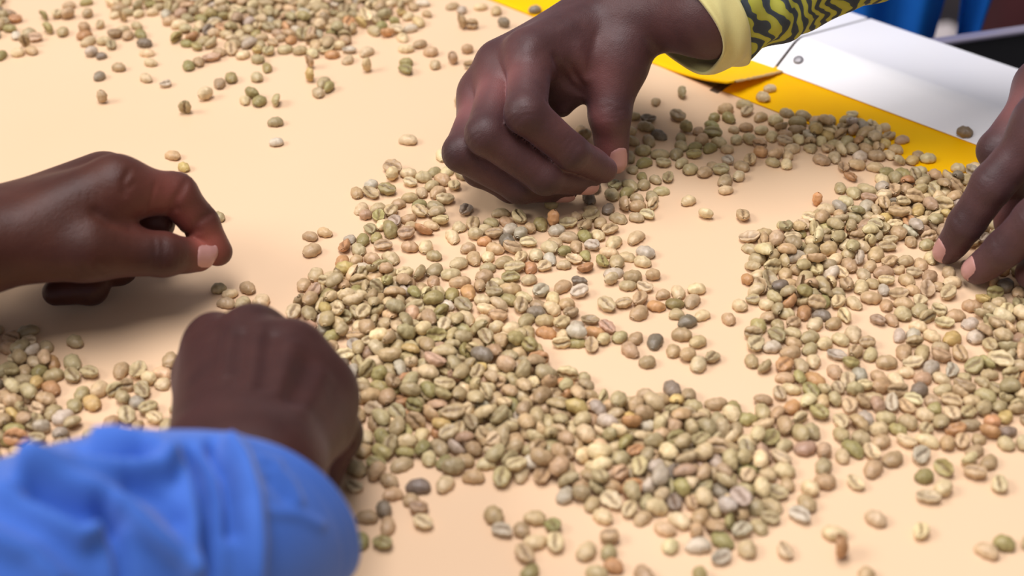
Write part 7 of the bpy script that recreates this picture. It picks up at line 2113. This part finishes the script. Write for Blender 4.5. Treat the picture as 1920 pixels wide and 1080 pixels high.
def bean_material(name, per_object):
    m = material(name, srgb(180, 160, 120), 0.40, 0.4)
    b = bsdf(m)
    tc = nd(m, 'ShaderNodeTexCoord')
    if per_object:
        col = nd(m, 'ShaderNodeObjectInfo')
        csock = col.outputs['Color']
        off = nd(m, 'ShaderNodeVectorMath', operation='ADD')
        sc_ = nd(m, 'ShaderNodeMath', operation='MULTIPLY')
        sc_.inputs[1].default_value = 3.7
        ln(m, col, 'Random', sc_, 0)
        ln(m, tc, 'Object', off, 0)
        m.node_tree.links.new(sc_.outputs[0], off.inputs[1])
        vec = off.outputs[0]
    else:
        col = nd(m, 'ShaderNodeAttribute', attribute_name='bean_color')
        csock = col.outputs['Color']
        vec = tc.outputs['Object']
    n1 = nd(m, 'ShaderNodeTexNoise', Scale=330.0, Detail=4.0)
    m.node_tree.links.new(vec, n1.inputs['Vector'])
    hs = nd(m, 'ShaderNodeMix', data_type='RGBA', blend_type='MULTIPLY')
    hs.inputs[0].default_value = 1.0
    r = ramp(m, [(0.28, (0.74, 0.72, 0.66, 1)), (0.55, (1, 1, 1, 1)), (0.75, (1.12, 1.11, 1.08, 1))])
    ln(m, n1, 'Fac', r, 'Fac')
    m.node_tree.links.new(csock, hs.inputs[6])
    m.node_tree.links.new(r.outputs['Color'], hs.inputs[7])
    at_ = nd(m, 'ShaderNodeAttribute', attribute_name='crease')
    mx = nd(m, 'ShaderNodeMix', data_type='RGBA')
    mul = nd(m, 'ShaderNodeMath', operation='MULTIPLY')
    mul.inputs[1].default_value = 0.8
    ln(m, at_, 'Fac', mul, 0)
    m.node_tree.links.new(mul.outputs[0], mx.inputs[0])
    m.node_tree.links.new(hs.outputs[2], mx.inputs[6])
    mx.inputs[7].default_value = srgb(104, 76, 50)
    m.node_tree.links.new(mx.outputs[2], b.inputs['Base Color'])
    n2 = nd(m, 'ShaderNodeTexNoise', Scale=900.0, Detail=4.0)
    m.node_tree.links.new(vec, n2.inputs['Vector'])
    add_bump(m, n2, 'Fac', 0.25, 0.0006)
    n3 = nd(m, 'ShaderNodeTexNoise', Scale=230.0, Detail=2.0)
    m.node_tree.links.new(vec, n3.inputs['Vector'])
    add_bump(m, n3, 'Fac', 0.30, 0.0016)
    return m


m_bean = bean_material('green_bean', True)
m_bean_mass = bean_material('green_bean_mass', False)
_raw = np.array(BEAN_DATA, float).reshape(-1, 9)
N_BEANS = len(_raw)
_xyz = _raw[:, 0:3] / np.array([10.0, 10.0, 100.0])
_rot = [Euler(np.radians(r_)) for r_ in _raw[:, 3:6]]
_scl = _raw[:, 8] / 100.0
_crng = np.random.RandomState(5)
_col = np.array([srgb(*BEAN_SRGB[c])[:3] for c in _raw[:, 7].astype(int)])
_col = _col * np.exp(_crng.normal(0, 0.11, (N_BEANS, 1))) * np.exp(_crng.normal(0, 0.024, (N_BEANS, 3)))

bean_geo = [bean_geometry(k) for k in range(len(BEAN_KINDS))]
bean_mesh = []
for V_, F_, cr_ in bean_geo:
    me = bpy.data.meshes.new('coffee_bean')
    me.from_pydata([tuple(p / 1000.0) for p in V_], [], F_)
    me.polygons.foreach_set('use_smooth', [True] * len(me.polygons))
    a_ = me.attributes.new('crease', 'FLOAT', 'POINT')
    a_.data.foreach_set('value', cr_.astype(np.float32))
    me.materials.append(m_bean)
    me.update()
    bean_mesh.append(me)

N_SINGLE = len(BEAN_LABELS)
proto = {}
for i in range(N_SINGLE):
    k = int(_raw[i, 6])
    if k in proto:
        o = proto[k].copy()
    else:
        o = proto[k] = bpy.data.objects.new('coffee_bean', bean_mesh[k])
    o.name = 'coffee_bean'
    C.objects.link(o)
    o.location = S(_xyz[i])
    o.rotation_euler = _rot[i]
    o.scale = (_scl[i],) * 3
    o.color = (*_col[i], 1)
    tag(o, BEAN_LABELS[i][0], 'bean', BEAN_GROUPS[BEAN_LABELS[i][1]])

# the one bean lying up on the white trim
for z_ in np.linspace(0, 40, 801):
    p_ = at(1809, 248, z_ + 1.5)
    if z_ >= 1.2 + (ZR - 1.2) * (float(np.dot(p_ - E0, EN)) - T_TRIM) / (TR - T_TRIM):
        break
o = bpy.data.objects.new('coffee_bean', bean_mesh[0])
C.objects.link(o)
o.location = S(p_)
o.rotation_euler = (math.atan2(ZR - 1.2, TR - T_TRIM), 0, math.atan2(ED[1], ED[0]) + 0.25)
o.color = (*srgb(140, 122, 98)[:3], 1)
tag(o, 'single dull brown coffee bean lying on the white metal trim', 'bean', 'coffee beans on the table edge')

# every further bean: one mass
rest = range(N_SINGLE, N_BEANS)
vs, cols, crs, quads, tris = [], [], [], [], []
off = 0
for i in rest:
    V_, F_, cr_ = bean_geo[int(_raw[i, 6])]
    R_ = np.array(_rot[i].to_matrix())
    vs.append(V_ * _scl[i] @ R_.T + _xyz[i])
    cols.append(np.repeat(np.append(_col[i], 1.0)[None], len(V_), 0))
    crs.append(cr_)
    nq = (BN_LEN - 1) * BN_RING
    quads.append(np.array(F_[:nq]) + off)
    tris.append(np.array(F_[nq:]) + off)
    off += len(V_)
vs = np.concatenate(vs) / 1000.0
vs[:, 2] += TABLE_Z
quads, tris = np.concatenate(quads), np.concatenate(tris)
me = bpy.data.meshes.new('coffee_beans')
me.vertices.add(len(vs))
me.vertices.foreach_set('co', vs.astype(np.float32).ravel())
li = np.concatenate([quads.ravel(), tris.ravel()]).astype(np.int32)
me.loops.add(len(li))
me.loops.foreach_set('vertex_index', li)
lt_ = np.concatenate([np.full(len(quads), 4), np.full(len(tris), 3)]).astype(np.int32)
me.polygons.add(len(lt_))
me.polygons.foreach_set('loop_start', (np.cumsum(lt_) - lt_).astype(np.int32))
me.polygons.foreach_set('loop_total', lt_)
me.update(calc_edges=True)
me.polygons.foreach_set('use_smooth', [True] * len(lt_))
a_ = me.attributes.new('crease', 'FLOAT', 'POINT')
a_.data.foreach_set('value', np.concatenate(crs).astype(np.float32))
a_ = me.attributes.new('bean_color', 'FLOAT_COLOR', 'POINT')
a_.data.foreach_set('color', np.concatenate(cols).astype(np.float32).ravel())
me.materials.append(m_bean_mass)
mass = bpy.data.objects.new('coffee_beans', me)
C.objects.link(mass)
tag(mass, 'remaining small, far or half-buried green coffee beans spread and heaped over the belt', 'beans', None, 'stuff')


# end of scene
